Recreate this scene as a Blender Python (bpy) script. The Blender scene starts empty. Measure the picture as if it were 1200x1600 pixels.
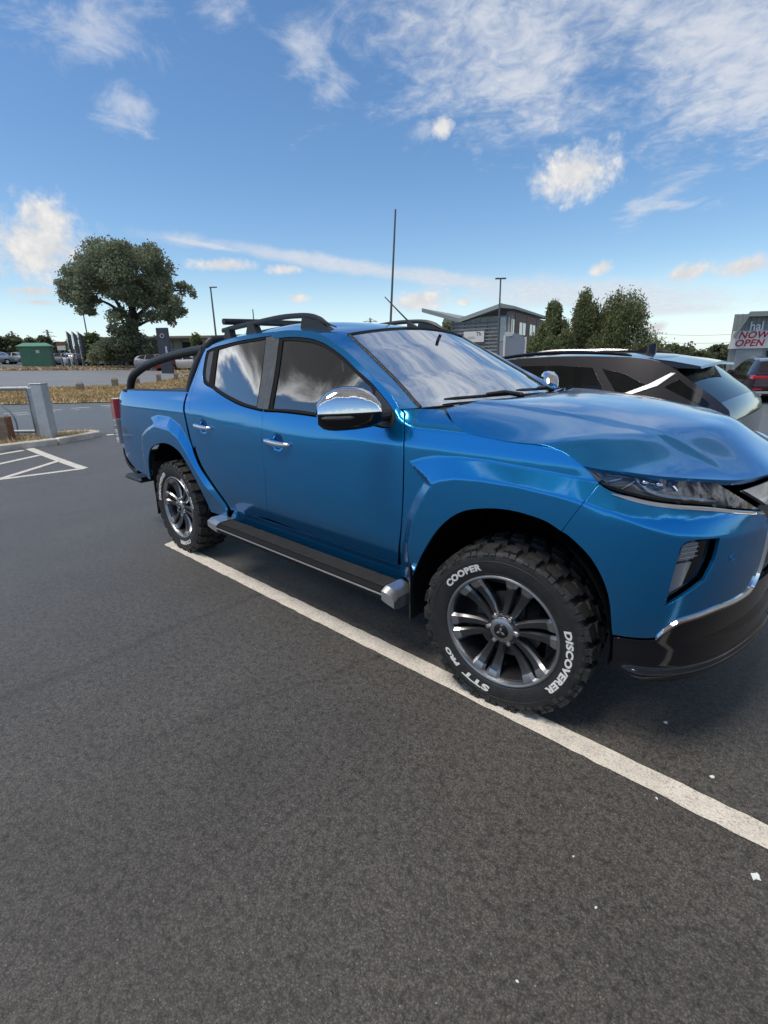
import bpy, bmesh, math, random
import numpy as np
from mathutils import Vector, Matrix, geometry
random.seed(7); rng=np.random.default_rng(7)
S=bpy.context.scene
COL=S.collection
rad=math.radians

# ============ camera ============
CF=789.0; CC=np.array([.993,-2.627,1.525]); CY,CP,CR=2.3306,-.2971,-.0240
_f=np.array([math.cos(CP)*math.cos(CY),math.cos(CP)*math.sin(CY),math.sin(CP)])
_r=np.cross(_f,[0,0,1]);_r/=np.linalg.norm(_r);_u=np.cross(_r,_f)
_r,_u=math.cos(CR)*_r+math.sin(CR)*_u,-math.sin(CR)*_r+math.cos(CR)*_u
cam=bpy.data.cameras.new('camera'); camo=bpy.data.objects.new('camera',cam); COL.objects.link(camo)
m=Matrix(((_r[0],_u[0],-_f[0],CC[0]),(_r[1],_u[1],-_f[1],CC[1]),(_r[2],_u[2],-_f[2],CC[2]),(0,0,0,1)))
camo.matrix_world=m
cam.sensor_fit='VERTICAL'; cam.sensor_height=24; cam.sensor_width=18; cam.lens=24*CF/1600
cam.clip_start=.05; cam.clip_end=3000
S.camera=camo

def ray(px,py):
    d=_f+((px-600)/CF)*_r-((py-800)/CF)*_u
    return d/np.linalg.norm(d)
FH=np.array([math.cos(CY),math.sin(CY),0.]); RH=np.array([math.sin(CY),-math.cos(CY),0.])
def at(px,py,depth):
    "the place seen in direction (px,py) at a horizontal distance along the view"
    d=ray(px,py); return CC+d*(depth/(d@FH))

# ============ world ============
SUN_EL,SUN_AZ=rad(64),rad(246)       # direction to the sun (from +x, counter-clockwise)
EXPO=0.55
W=bpy.data.worlds.new('World'); S.world=W; W.use_nodes=True
nt=W.node_tree; nt.nodes.clear()
def N(t,**k):
    n=nt.nodes.new(t)
    for a,b in k.items(): setattr(n,a,b)
    return n
def lk(a,b): nt.links.new(a,b)
def mth(op,a,b=None,c=None,clamp=False):
    n=N('ShaderNodeMath',operation=op,use_clamp=clamp)
    for i,v in enumerate((a,b,c)):
        if v is None: continue
        if hasattr(v,'default_value') or hasattr(v,'is_output'): lk(v,n.inputs[i])
        else: n.inputs[i].default_value=v
    return n.outputs[0]
def vm(op,a,b=None):
    n=N('ShaderNodeVectorMath',operation=op)
    for i,v in enumerate((a,b)):
        if v is None: continue
        if hasattr(v,'is_output'): lk(v,n.inputs[i])
        else: n.inputs[i].default_value=tuple(v)
    return n.outputs['Value'] if op in('DOT_PRODUCT','LENGTH') else n.outputs[0]
def ramp(x,a,b,lo=0.,hi=1.):
    n=N('ShaderNodeMapRange',interpolation_type='SMOOTHSTEP')
    lk(x,n.inputs[0])
    for i,v in enumerate((a,b,lo,hi)): n.inputs[1+i].default_value=v
    return n.outputs[0]
tc=N('ShaderNodeTexCoord'); D=vm('NORMALIZE',tc.outputs['Generated'])
sky=N('ShaderNodeTexSky',sky_type='NISHITA',sun_disc=False,sun_elevation=SUN_EL,sun_rotation=math.pi/2-SUN_AZ,altitude=50,air_density=1.0,dust_density=.4,ozone_density=1.6)
sep=N('ShaderNodeSeparateXYZ'); lk(D,sep.inputs[0])
el=sep.outputs['Z']
# cloud deck coordinates
zz=mth('ADD',mth('MAXIMUM',el,0.),.13)
cb=N('ShaderNodeCombineXYZ'); lk(mth('DIVIDE',sep.outputs['X'],zz),cb.inputs[0]); lk(mth('DIVIDE',sep.outputs['Y'],zz),cb.inputs[1])
def noise(vec,scale,detail,rough,dist=0.,off=(0,0,0)):
    n=N('ShaderNodeTexNoise'); n.inputs['Scale'].default_value=scale; n.inputs['Detail'].default_value=detail
    n.inputs['Roughness'].default_value=rough; n.inputs['Distortion'].default_value=dist
    lk(vm('ADD',vec,off),n.inputs['Vector']); return n.outputs['Fac']
n_puff=noise(D,19,8,.62,.3)
n_fine=noise(D,60,4,.6,.0,(3,1,2))
n_wisp=noise(cb.outputs[0],4.6,10,.66,.5,(5,2,0))
n_rip=noise(cb.outputs[0],16,5,.6,.6,(1,7,0))
def blob(px,py,rx,ry,rot=0.):
    d=ray(px,py); e1=np.cross(d,[0,0,1]); e1/=np.linalg.norm(e1); e2=np.cross(e1,d)
    c,s=math.cos(rad(rot)),math.sin(rad(rot)); a,b=c*e1-s*e2,s*e1+c*e2
    # angular radii
    k=np.linalg.norm(_f+((px-600)/CF)*_r-((py-800)/CF)*_u)*CF
    va=vm('DOT_PRODUCT',D,a/(rx/k)); vb=vm('DOT_PRODUCT',D,b/(ry/k))
    q=mth('SQRT',mth('ADD',mth('MULTIPLY',va,va),mth('MULTIPLY',vb,vb)))
    m=mth('SUBTRACT',1.,q); fr=mth('GREATER_THAN',vm('DOT_PRODUCT',D,d),.2)
    return mth('MULTIPLY',mth('ADD',m,4.),fr)          # 0..5, 4 = rim
def blobd(az,e,ra,re):
    a,e=rad(az),rad(e); d=np.array([math.cos(e)*math.cos(a),math.cos(e)*math.sin(a),math.sin(e)]); e1=np.cross(d,[0,0,1]); e1/=np.linalg.norm(e1); e2=np.cross(e1,d)
    va=vm('DOT_PRODUCT',D,e1/math.sin(rad(ra))); vb=vm('DOT_PRODUCT',D,e2/math.sin(rad(re)))
    q=mth('SQRT',mth('ADD',mth('MULTIPLY',va,va),mth('MULTIPLY',vb,vb)))
    return mth('MULTIPLY',mth('ADD',mth('SUBTRACT',1.,q),4.),mth('GREATER_THAN',vm('DOT_PRODUCT',D,d),.2))
def union(bl):
    o=bl[0]
    for b in bl[1:]: o=mth('MAXIMUM',o,b)
    return mth('SUBTRACT',o,4.)
cum=union([blob(*b) for b in [(62,385,95,62,-8),(72,342,55,42),(898,270,74,44,-14),(655,470,60,18,-8),(1072,427,46,17,-14),(1164,416,52,19,-6),(940,419,24,12,-20),(692,199,22,18),(445,421,34,9),(350,414,56,11),(465,466,22,7),(52,455,46,10),(60,472,36,8),(1026,511,18,12),(725,472,14,6)]])
cum_n=mth('ADD',mth('MULTIPLY',n_puff,.62),mth('MULTIPLY',n_fine,.38))
cum_a=ramp(mth('ADD',cum,mth('MULTIPLY',mth('SUBTRACT',cum_n,.5),2.7)),-.08,.75)
wsp=union([blob(*b) for b in [(140,28,170,85,-8),(345,22,70,36),(500,66,105,85,10),(520,140,80,44,-40),(196,166,56,46,-30),(655,205,40,26,-30),(1040,300,90,36,-20),(1050,320,70,18)]])
wsp_a=mth('MULTIPLY',ramp(mth('ADD',wsp,mth('MULTIPLY',mth('SUBTRACT',n_wisp,.5),3.6)),.15,1.35),.66)
big=union([blob(*b) for b in [(790,70,240,130,12),(900,-60,420,150,0),(1000,-260,520,220,0),(1130,80,190,140,25),(1190,150,80,70,30)]]+[blobd(97,46,32,17),blobd(70,40,25,20)])
big_a=mth('MULTIPLY',ramp(mth('ADD',big,mth('ADD',mth('MULTIPLY',mth('SUBTRACT',n_wisp,.5),1.9),mth('MULTIPLY',mth('SUBTRACT',n_rip,.5),1.1))),-.15,1.1),.86)
stk=union([blob(*b) for b in [(500,408,290,15,8.5),(330,384,90,7,8),(690,436,160,16,9),(930,462,330,30,5),(1050,482,150,16,3)]])
n_st=noise(D,9,6,.6,.6,(2,2,2))
stk_a=mth('MULTIPLY',ramp(mth('ADD',stk,mth('MULTIPLY',mth('SUBTRACT',n_st,.5),1.6)),.0,.75),.75)
# broken heavy cloud over the part of the sky behind the camera
n_deck=noise(cb.outputs[0],.62,10,.58,.35,(1.7,4.3,0))
back=vm('DOT_PRODUCT',D,-FH)
n_dk2=noise(D,4.5,10,.60,.6,(4,1,3))
dk=mth('ADD',mth('SUBTRACT',mth('MULTIPLY',el,.75),mth('MULTIPLY',vm('DOT_PRODUCT',D,(.39,-.92,0)),.42)),mth('ADD',mth('MULTIPLY',mth('SUBTRACT',n_deck,.5),.22),mth('MULTIPLY',mth('SUBTRACT',n_dk2,.5),.40)))
bk=ramp(back,-.50,-.36)
dk=mth('SUBTRACT',mth('MULTIPLY',mth('ADD',dk,.6),bk),.6)
deck_a=ramp(dk,.215,.245)
deck_v=mth('MULTIPLY',ramp(dk,.222,.30,2.3,.27),ramp(n_dk2,.3,.7,1.25,.75))
low_a=mth('MULTIPLY',ramp(mth('SUBTRACT',mth('ADD',mth('MULTIPLY',n_puff,.7),mth('MULTIPLY',n_fine,.3)),mth('MULTIPLY',mth('ABSOLUTE',mth('SUBTRACT',el,.115)),1.9)),.44,.53),bk)
# colours
mx=N('ShaderNodeMix',data_type='RGBA')
def mixc(f,a,b):
    n=N('ShaderNodeMix',data_type='RGBA')
    if hasattr(f,'is_output'): lk(f,n.inputs['Factor'])
    else: n.inputs['Factor'].default_value=f
    for v,i in((a,'A'),(b,'B')):
        sk=[q for q in n.inputs if q.name==i and q.type=='RGBA'][0]
        if hasattr(v,'is_output'): lk(v,sk)
        else: sk.default_value=(*v,1)
    return [q for q in n.outputs if q.type=='RGBA'][0]
cshade=ramp(mth('ADD',mth('MULTIPLY',n_fine,.35),n_puff),.55,.95)
c_cum=mixc(cshade,(.74,.76,.79),(1.0,.985,.95))
c_wsp=mixc(n_rip,(.62,.68,.80),(.92,.93,.95))
cv=N('ShaderNodeCombineColor'); lk(deck_v,cv.inputs[0]); lk(deck_v,cv.inputs[1]); lk(mth('MULTIPLY',deck_v,1.03),cv.inputs[2])
thin=mth('MAXIMUM',mth('MAXIMUM',wsp_a,big_a),stk_a)
ccol=mixc(deck_a,c_wsp,cv.outputs[0]); ccol=mixc(cum_a,ccol,c_cum)
ccol=mixc(low_a,ccol,(.98,.95,.88))
alpha=mth('MAXIMUM',mth('MAXIMUM',mth('MAXIMUM',thin,deck_a),cum_a),low_a)
hs=N('ShaderNodeHueSaturation'); hs.inputs['Saturation'].default_value=1.20; hs.inputs['Value'].default_value=.94; lk(sky.outputs[0],hs.inputs['Color'])
skyc=mixc(ramp(el,-.04,.16,.62,0.),hs.outputs[0],(5.4,6.9,7.9))
bg1=N('ShaderNodeBackground'); lk(skyc,bg1.inputs[0]); bg1.inputs[1].default_value=.108
bg2=N('ShaderNodeBackground'); lk(ccol,bg2.inputs[0]); bg2.inputs[1].default_value=.63
mxs=N('ShaderNodeMixShader'); lk(alpha,mxs.inputs[0]); lk(bg1.outputs[0],mxs.inputs[1]); lk(bg2.outputs[0],mxs.inputs[2])
wo=N('ShaderNodeOutputWorld'); lk(mxs.outputs[0],wo.inputs[0])

# ============ sun (soft: it stands behind thin cloud) ============
sl=bpy.data.lights.new('sun','SUN'); sl.energy=2.2; sl.angle=rad(26); sl.color=(1,.93,.83)
so=bpy.data.objects.new('sun',sl); COL.objects.link(so)
sd=Vector((math.cos(SUN_EL)*math.cos(SUN_AZ),math.cos(SUN_EL)*math.sin(SUN_AZ),math.sin(SUN_EL)))
so.rotation_euler=sd.to_track_quat('Z','Y').to_euler(); so.location=(0,0,60)
S.view_settings.view_transform='Standard'; S.view_settings.look='None'
S.view_settings.exposure=EXPO; S.view_settings.gamma=1; S.view_settings.use_curve_mapping=False
S.cycles.max_bounces=8; S.cycles.transparent_max_bounces=16; S.cycles.glossy_bounces=5

# ============ materials ============
def new_mat(name):
    m=bpy.data.materials.new(name); m.use_nodes=True; return m
def pbr(name,col,rough=.5,metal=0.,coat=0.,spec=.5,var=0.,vscale=8.,bump=0.,bscale=60.,coatr=.03,obj=True):
    m=new_mat(name); t=m.node_tree; b=t.nodes['Principled BSDF']
    b.inputs['Base Color'].default_value=(*col,1); b.inputs['Roughness'].default_value=rough; b.inputs['Metallic'].default_value=metal
    b.inputs['Coat Weight'].default_value=coat; b.inputs['Coat Roughness'].default_value=coatr; b.inputs['Specular IOR Level'].default_value=spec
    if var or bump:
        tc=t.nodes.new('ShaderNodeTexCoord'); co=tc.outputs['Object']
    if var:
        n=t.nodes.new('ShaderNodeTexNoise'); n.inputs['Scale'].default_value=vscale; n.inputs['Detail'].default_value=6; n.inputs['Roughness'].default_value=.65
        t.links.new(co,n.inputs['Vector'])
        r=t.nodes.new('ShaderNodeMapRange'); r.inputs[1].default_value=.3; r.inputs[2].default_value=.7; r.inputs[3].default_value=1-var; r.inputs[4].default_value=1+var
        t.links.new(n.outputs['Fac'],r.inputs[0])
        x=t.nodes.new('ShaderNodeVectorMath'); x.operation='SCALE'; x.inputs[0].default_value=col; t.links.new(r.outputs[0],x.inputs['Scale'])
        t.links.new(x.outputs[0],b.inputs['Base Color'])
    if bump:
        n=t.nodes.new('ShaderNodeTexNoise'); n.inputs['Scale'].default_value=bscale; n.inputs['Detail'].default_value=4
        t.links.new(co,n.inputs['Vector'])
        u=t.nodes.new('ShaderNodeBump'); u.inputs['Strength'].default_value=bump; u.inputs['Distance'].default_value=.02
        t.links.new(n.outputs['Fac'],u.inputs['Height']); t.links.new(u.outputs[0],b.inputs['Normal'])
    return m
def glassy(name,tint,ior=1.5,rough=.0,boost=1.0):
    "thin tinted pane: see-through with a mirror sheen"
    m=new_mat(name); t=m.node_tree; t.nodes.remove(t.nodes['Principled BSDF'])
    o=t.nodes['Material Output']; tr=t.nodes.new('ShaderNodeBsdfTransparent'); tr.inputs[0].default_value=(*tint,1)
    g=t.nodes.new('ShaderNodeBsdfGlossy'); g.inputs['Roughness'].default_value=rough; g.inputs[0].default_value=(.97,.99,1,1)
    f=t.nodes.new('ShaderNodeFresnel'); f.inputs[0].default_value=ior
    k=t.nodes.new('ShaderNodeMath'); k.operation='MULTIPLY'; k.use_clamp=True; k.inputs[1].default_value=boost; t.links.new(f.outputs[0],k.inputs[0])
    x=t.nodes.new('ShaderNodeMixShader'); t.links.new(k.outputs[0],x.inputs[0]); t.links.new(tr.outputs[0],x.inputs[1]); t.links.new(g.outputs[0],x.inputs[2])
    t.links.new(x.outputs[0],o.inputs[0]); return m
def car_paint(name,col,flake=.14,rough=.22,metal=.82,dust=.0):
    m=pbr(name,col,rough,metal,.85,.15); t=m.node_tree; b=t.nodes['Principled BSDF']; b.inputs['Coat IOR'].default_value=1.52
    tc=t.nodes.new('ShaderNodeTexCoord')
    v=t.nodes.new('ShaderNodeTexVoronoi'); v.inputs['Scale'].default_value=900; t.links.new(tc.outputs['Object'],v.inputs['Vector'])
    r=t.nodes.new('ShaderNodeMapRange'); r.inputs[3].default_value=1-flake; r.inputs[4].default_value=1+flake; t.links.new(v.outputs['Color'],r.inputs[0])
    x=t.nodes.new('ShaderNodeVectorMath'); x.operation='SCALE'; x.inputs[0].default_value=col; t.links.new(r.outputs[0],x.inputs['Scale'])
    sp=t.nodes.new('ShaderNodeSeparateXYZ'); t.links.new(tc.outputs['Object'],sp.inputs[0])
    dn=t.nodes.new('ShaderNodeTexNoise'); dn.inputs['Scale'].default_value=5; dn.inputs['Detail'].default_value=8; dn.inputs['Roughness'].default_value=.7; t.links.new(tc.outputs['Object'],dn.inputs['Vector'])
    d1=t.nodes.new('ShaderNodeMapRange'); d1.inputs[1].default_value=.85; d1.inputs[2].default_value=.40; d1.inputs[3].default_value=.0; d1.inputs[4].default_value=.30; t.links.new(sp.outputs[2],d1.inputs[0])
    d2=t.nodes.new('ShaderNodeMapRange'); d2.inputs[1].default_value=.38; d2.inputs[2].default_value=.75; t.links.new(dn.outputs['Fac'],d2.inputs[0])
    dm=t.nodes.new('ShaderNodeMath'); dm.operation='MULTIPLY'; t.links.new(d1.outputs[0],dm.inputs[0]); t.links.new(d2.outputs[0],dm.inputs[1])
    mxd=t.nodes.new('ShaderNodeMix'); mxd.data_type='RGBA'; t.links.new(dm.outputs[0],mxd.inputs[0]); t.links.new(x.outputs[0],mxd.inputs[6]); mxd.inputs[7].default_value=(.13,.12,.105,1)
    t.links.new(mxd.outputs[2],b.inputs['Base Color'])
    # faint orange peel and dust film
    n=t.nodes.new('ShaderNodeTexNoise'); n.inputs['Scale'].default_value=9; n.inputs['Detail'].default_value=5; t.links.new(tc.outputs['Object'],n.inputs['Vector'])
    r2=t.nodes.new('ShaderNodeMapRange'); r2.inputs[1].default_value=.35; r2.inputs[2].default_value=.75; r2.inputs[3].default_value=.006; r2.inputs[4].default_value=.035
    t.links.new(n.outputs['Fac'],r2.inputs[0]); t.links.new(r2.outputs[0],b.inputs['Coat Roughness'])
    n2=t.nodes.new('ShaderNodeTexNoise'); n2.inputs['Scale'].default_value=350; n2.inputs['Detail'].default_value=1; t.links.new(tc.outputs['Object'],n2.inputs['Vector'])
    u=t.nodes.new('ShaderNodeBump'); u.inputs['Strength'].default_value=.012; u.inputs['Distance'].default_value=.004; t.links.new(n2.outputs['Fac'],u.inputs['Height']); t.links.new(u.outputs[0],b.inputs['Coat Normal'])
    return m
MAT=dict(
 silver_grey=pbr('silver_grey_trim',(.42,.43,.45),.22,metal=.7,coat=.5),
 trim_rubber=pbr('trim_rubber',(.012,.012,.013),.75,spec=.15),
 blue=car_paint('blue_metallic_paint',(.001,.205,.51),metal=.80,rough=.17),
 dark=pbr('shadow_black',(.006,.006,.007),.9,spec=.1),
 black=pbr('satin_black_plastic',(.018,.018,.02),.45,var=.2,vscale=14,bump=.05,bscale=300),
 gloss=pbr('gloss_black',(.006,.006,.009),.10,coat=.25,spec=.4),
 grey_trim=pbr('grey_trim_film',(.075,.074,.073),.32,var=.25,vscale=30),
 rubber=pbr('tyre_rubber',(.017,.0165,.0165),.62,var=.35,vscale=22,bump=.15,bscale=140),
 tread=pbr('tread_rubber',(.022,.0215,.021),.7,var=.5,vscale=40,bump=.25,bscale=120),
 letter=pbr('raised_white_letter',(.72,.70,.66),.6,var=.12,vscale=60),
 chrome=pbr('chrome',(.83,.83,.84),.06,metal=1.),
 silver=pbr('brushed_silver',(.58,.58,.59),.28,metal=.85,var=.1,vscale=40),
 alloy=pbr('dark_alloy',(.062,.064,.070),.33,metal=.75,coat=.4),
 machined=pbr('machined_alloy',(.36,.36,.38),.30,metal=.9,var=.1,vscale=60),
 disc=pbr('brake_iron',(.12,.11,.10),.45,metal=.8,var=.3,vscale=30),
 cloth=pbr('seat_cloth',(.035,.035,.038),.9,bump=.2,bscale=200),
 dash=pbr('dash_plastic',(.028,.028,.03),.6,bump=.1,bscale=300),
 priv=glassy('privacy_glass',(.045,.05,.055),1.75,boost=2.6),
 door_glass=glassy('door_glass',(.15,.175,.17),1.7,boost=2.3),
 screen=glassy('windscreen_glass',(.50,.56,.55),1.45,.006,boost=.78),
 lens=glassy('lamp_lens',(.86,.88,.9),1.55,boost=1.0),
 red_lens=pbr('red_lamp_lens',(.42,.012,.018),.12,coat=.8),
 clear_lens=pbr('frosted_clear_lens',(.21,.215,.23),.15,coat=.8),
 bezel=pbr('lamp_bezel',(.19,.195,.205),.2,metal=.5,coat=.3),
 led=pbr('white_light_guide',(.80,.82,.85),.2,coat=.5),
 paper=pbr('white_paper',(.74,.76,.76),.7),
)
# ============ mesh helpers ============
def link(o,parent=None):
    COL.objects.link(o)
    if parent is not None: o.parent=parent
    return o
def mesh_obj(name,V,F,mat,parent=None,smooth=True,ang=None,normals=None,mats=None,fm=None,loc=None):
    me=bpy.data.meshes.new(name)
    V=np.asarray(V,float)
    me.from_pydata([tuple(v) for v in V],[],[tuple(int(i) for i in f) for f in F])
    for x in (mats or [mat]): me.materials.append(x)
    if fm is not None: me.polygons.foreach_set('material_index',np.asarray(fm,np.int32))
    me.polygons.foreach_set('use_smooth',[bool(smooth)]*len(me.polygons))
    me.update()
    if ang is not None and smooth: me.set_sharp_from_angle(angle=rad(ang))
    if normals is not None: me.normals_split_custom_set_from_vertices([tuple(n) for n in normals])
    o=bpy.data.objects.new(name,me); link(o,parent)
    if loc is not None: o.location=loc
    return o
def tag(o,label=None,cat=None,group=None,kind=None):
    if label: o['label']=label
    if cat: o['category']=cat
    if group: o['group']=group
    if kind: o['kind']=kind
    return o
def thing(name,label,cat,loc=(0,0,0),rz=0.,group=None):
    o=bpy.data.objects.new(name,None); link(o); o.location=loc; o.rotation_euler=(0,0,rz); o.empty_display_size=.2
    return tag(o,label,cat,group)
class MB:
    def __init__(s): s.V=[];s.F=[];s.M=[]
    def add(s,V,F,m=0):
        b=len(s.V); s.V+= [tuple(v) for v in V]; s.F+=[tuple(b+i for i in f) for f in F]; s.M+=[m]*len(F); return s
    def box(s,c,d,rot=None,m=0,bev=0.):
        x,y,z=[q/2 for q in d]
        if bev:
            V=[];e=bev
            for sx in(-1,1):
                for sy in(-1,1):
                    for sz in(-1,1):
                        V+=[(sx*(x-e),sy*(y-e),sz*z),(sx*(x-e),sy*y,sz*(z-e)),(sx*x,sy*(y-e),sz*(z-e))]
            bm=bmesh.new(); [bm.verts.new(v) for v in V]; r=bmesh.ops.convex_hull(bm,input=bm.verts); bm.verts.ensure_lookup_table(); bm.verts.index_update()
            F=[[v.index for v in f.verts] for f in bm.faces]; V=[v.co[:] for v in bm.verts]; bm.free()
        else:
            V=[(a*x,b*y,c_*z) for c_ in(-1,1) for a,b in((-1,-1),(1,-1),(1,1),(-1,1))]
            F=[(3,2,1,0),(4,5,6,7),(0,1,5,4),(1,2,6,5),(2,3,7,6),(3,0,4,7)]
        V=np.array(V)
        if rot is not None: V=V@np.array(rot).T
        return s.add(V+np.array(c),F,m)
    def tube(s,P,r,n=10,cap=True,m=0,sq=None):
        P=np.asarray(P,float); k=len(P); R=np.broadcast_to(np.asarray(r,float),(k,)) if np.ndim(r)<2 else r
        T=np.gradient(P,axis=0); T/=np.linalg.norm(T,axis=1)[:,None]
        up=np.array([0,0,1.]) if abs(T[0][2])<.9 else np.array([1.,0,0])
        V=[]
        for i in range(k):
            a=np.cross(T[i],up); a/=np.linalg.norm(a); b=np.cross(a,T[i]); up=b
            for j in range(n):
                t=2*math.pi*j/n; ca,sa=math.cos(t),math.sin(t)
                if sq: 
                    q=(abs(ca)**sq+abs(sa)**sq)**(-1/sq); ca*=q; sa*=q
                V.append(P[i]+R[i]*(ca*a+sa*b))
        F=[(i*n+j,i*n+(j+1)%n,(i+1)*n+(j+1)%n,(i+1)*n+j) for i in range(k-1) for j in range(n)]
        if cap: F+=[tuple(range(n))[::-1],tuple((k-1)*n+j for j in range(n))]
        F=[f[::-1] for f in F]
        return s.add(V,F,m)
    def loft(s,SEC,closed=True,cap=True,m=0,flip=False):
        SEC=np.asarray(SEC,float); k,n=SEC.shape[:2]
        F=[]
        for i in range(k-1):
            for j in range(n if closed else n-1):
                F.append((i*n+j,i*n+(j+1)%n,(i+1)*n+(j+1)%n,(i+1)*n+j))
        if cap and closed: F+=[tuple(range(n))[::-1],tuple((k-1)*n+j for j in range(n))]
        if flip: F=[f[::-1] for f in F]
        return s.add(SEC.reshape(-1,3),F,m)
    def lathe(s,prof,n=48,axis='y',m=0,flip=False):
        # prof: (r, h) along axis
        V=[];k=len(prof)
        for r,h in prof:
            for j in range(n):
                t=2*math.pi*j/n; c,sn=r*math.cos(t),r*math.sin(t)
                V.append((c,h,sn) if axis=='y' else ((c,sn,h) if axis=='z' else (h,c,sn)))
        F=[(i*n+j,i*n+(j+1)%n,(i+1)*n+(j+1)%n,(i+1)*n+j) for i in range(k-1) for j in range(n)]
        if flip: F=[f[::-1] for f in F]
        return s.add(V,F,m)
    def prism(s,poly,a,b,axis=1,m=0):
        # poly in the two other axes, extruded along axis a..b
        n=len(poly); V=[]
        for h in(a,b):
            for p in poly:
                v=[0,0,0]; o=[i for i in range(3) if i!=axis]; v[o[0]],v[o[1]]=p; v[axis]=h; V.append(v)
        F=[tuple(range(n)),tuple(range(n,2*n))[::-1]]+[(i,i+n,(i+1)%n+n,(i+1)%n) for i in range(n)]
        ar=sum(poly[i][0]*poly[(i+1)%n][1]-poly[(i+1)%n][0]*poly[i][1] for i in range(n))
        if (ar>0)==(axis==1): pass
        else: F=[f[::-1] for f in F]
        return s.add(V,F,m)
    def ball(s,c,r,n=12,m=0):
        r=np.broadcast_to(np.asarray(r,float),(3,)); V=[];k=n//2+1
        for i in range(k):
            p=math.pi*i/(k-1)
            for j in range(n):
                t=2*math.pi*j/n; V.append((c[0]+r[0]*math.sin(p)*math.cos(t),c[1]+r[1]*math.sin(p)*math.sin(t),c[2]+r[2]*math.cos(p)))
        F=[(i*n+j,(i+1)*n+j,(i+1)*n+(j+1)%n,i*n+(j+1)%n) for i in range(k-1) for j in range(n)]
        return s.add(V,F,m)
    def obj(s,name,mat,parent=None,smooth=True,ang=35,mats=None,loc=None):
        return mesh_obj(name,s.V,s.F,mat,parent,smooth,ang,mats=mats,fm=s.M if mats else None,loc=loc)
def mirror_y(mb):
    o=MB(); o.V=[(x,-y,z) for x,y,z in mb.V]; o.F=[f[::-1] for f in mb.F]; o.M=list(mb.M); return o
def text_mesh(body,size=1.,bold=0.,shear=0.,spacing=1.,align='CENTER'):
    c=bpy.data.curves.new('lettering',type='FONT'); c.body=body; c.size=size; c.offset=bold; c.shear=shear; c.space_character=spacing
    c.align_x=align; c.align_y='CENTER'; c.resolution_u=4
    o=bpy.data.objects.new('lettering',c); COL.objects.link(o); bpy.context.view_layer.update()
    me=bpy.data.meshes.new_from_object(o.evaluated_get(bpy.context.evaluated_depsgraph_get()))
    V=np.array([v.co[:] for v in me.vertices]); F=[tuple(p.vertices) for p in me.polygons]
    bpy.data.objects.remove(o); bpy.data.meshes.remove(me); bpy.data.curves.remove(c)
    return V,F
def catmull(P,n=12):
    P=np.asarray(P,float); Q=np.vstack([2*P[0]-P[1],P,2*P[-1]-P[-2]]); out=[]
    for i in range(1,len(Q)-2):
        p0,p1,p2,p3=Q[i-1:i+3]
        for t in np.linspace(0,1,n,endpoint=False):
            out.append(.5*((2*p1)+(-p0+p2)*t+(2*p0-5*p1+4*p2-p3)*t*t+(-p0+3*p1-3*p2+p3)*t**3))
    out.append(Q[-2]); return np.array(out)
def resample(P,step,m=2):
    P=np.asarray(P,float); d=np.r_[0,np.cumsum(np.linalg.norm(np.diff(P,axis=0),axis=1))]
    n=max(m,int(round(d[-1]/step))+1); t=np.linspace(0,d[-1],n)
    return np.stack([np.interp(t,d,P[:,i]) for i in range(P.shape[1])],1)
def outline(segs,step):
    "closed outline from smooth segments that meet in corners"
    out=[]
    for k,sg in enumerate(segs):
        a=np.array(sg,float)
        if k+1<len(segs): nxt=np.array(segs[k+1][0],float)
        else: nxt=np.array(segs[0][0],float)
        if np.linalg.norm(a[-1]-nxt)>1e-6: a=np.vstack([a,nxt])
        a=catmull(a,8) if len(a)>2 else a
        out.append(resample(a,step)[:-1])
    return np.vstack(out)
def area2(P): return float(np.sum(P[:,0]*np.roll(P[:,1],-1)-np.roll(P[:,0],-1)*P[:,1]))
def inset(P,d):
    "move a closed polygon inward by d (outward when negative)"
    s=1 if area2(P)>0 else -1
    a=P-np.roll(P,1,0); b=np.roll(P,-1,0)-P
    na=np.stack([-a[:,1],a[:,0]],1); nb=np.stack([-b[:,1],b[:,0]],1)
    na/=np.linalg.norm(na,axis=1)[:,None]+1e-12; nb/=np.linalg.norm(nb,axis=1)[:,None]+1e-12
    n=na+nb; l=np.linalg.norm(n,axis=1)[:,None]; n/=l+1e-9; k=1/np.maximum((n*na).sum(1),.5)[:,None]
    return P+s*d*n*k
def inside(Q,P):
    x,y=Q[:,0][:,None],Q[:,1][:,None]; x0,y0=P[:,0],P[:,1]; x1,y1=np.roll(x0,-1),np.roll(y0,-1)
    c=((y0>y)!=(y1>y)); xi=(x1-x0)*(y-y0)/np.where(y1==y0,1e-12,y1-y0)+x0
    return (np.sum(c&(x<xi),1)%2)==1
def dist_poly(Q,P):
    A=P;B=np.roll(P,-1,0);d=B-A; l=(d**2).sum(1)+1e-12
    t=np.clip(((Q[:,None]-A)*d).sum(2)/l,0,1); return np.sqrt((((A+t[...,None]*d)-Q[:,None])**2).sum(2)).min(1)
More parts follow.
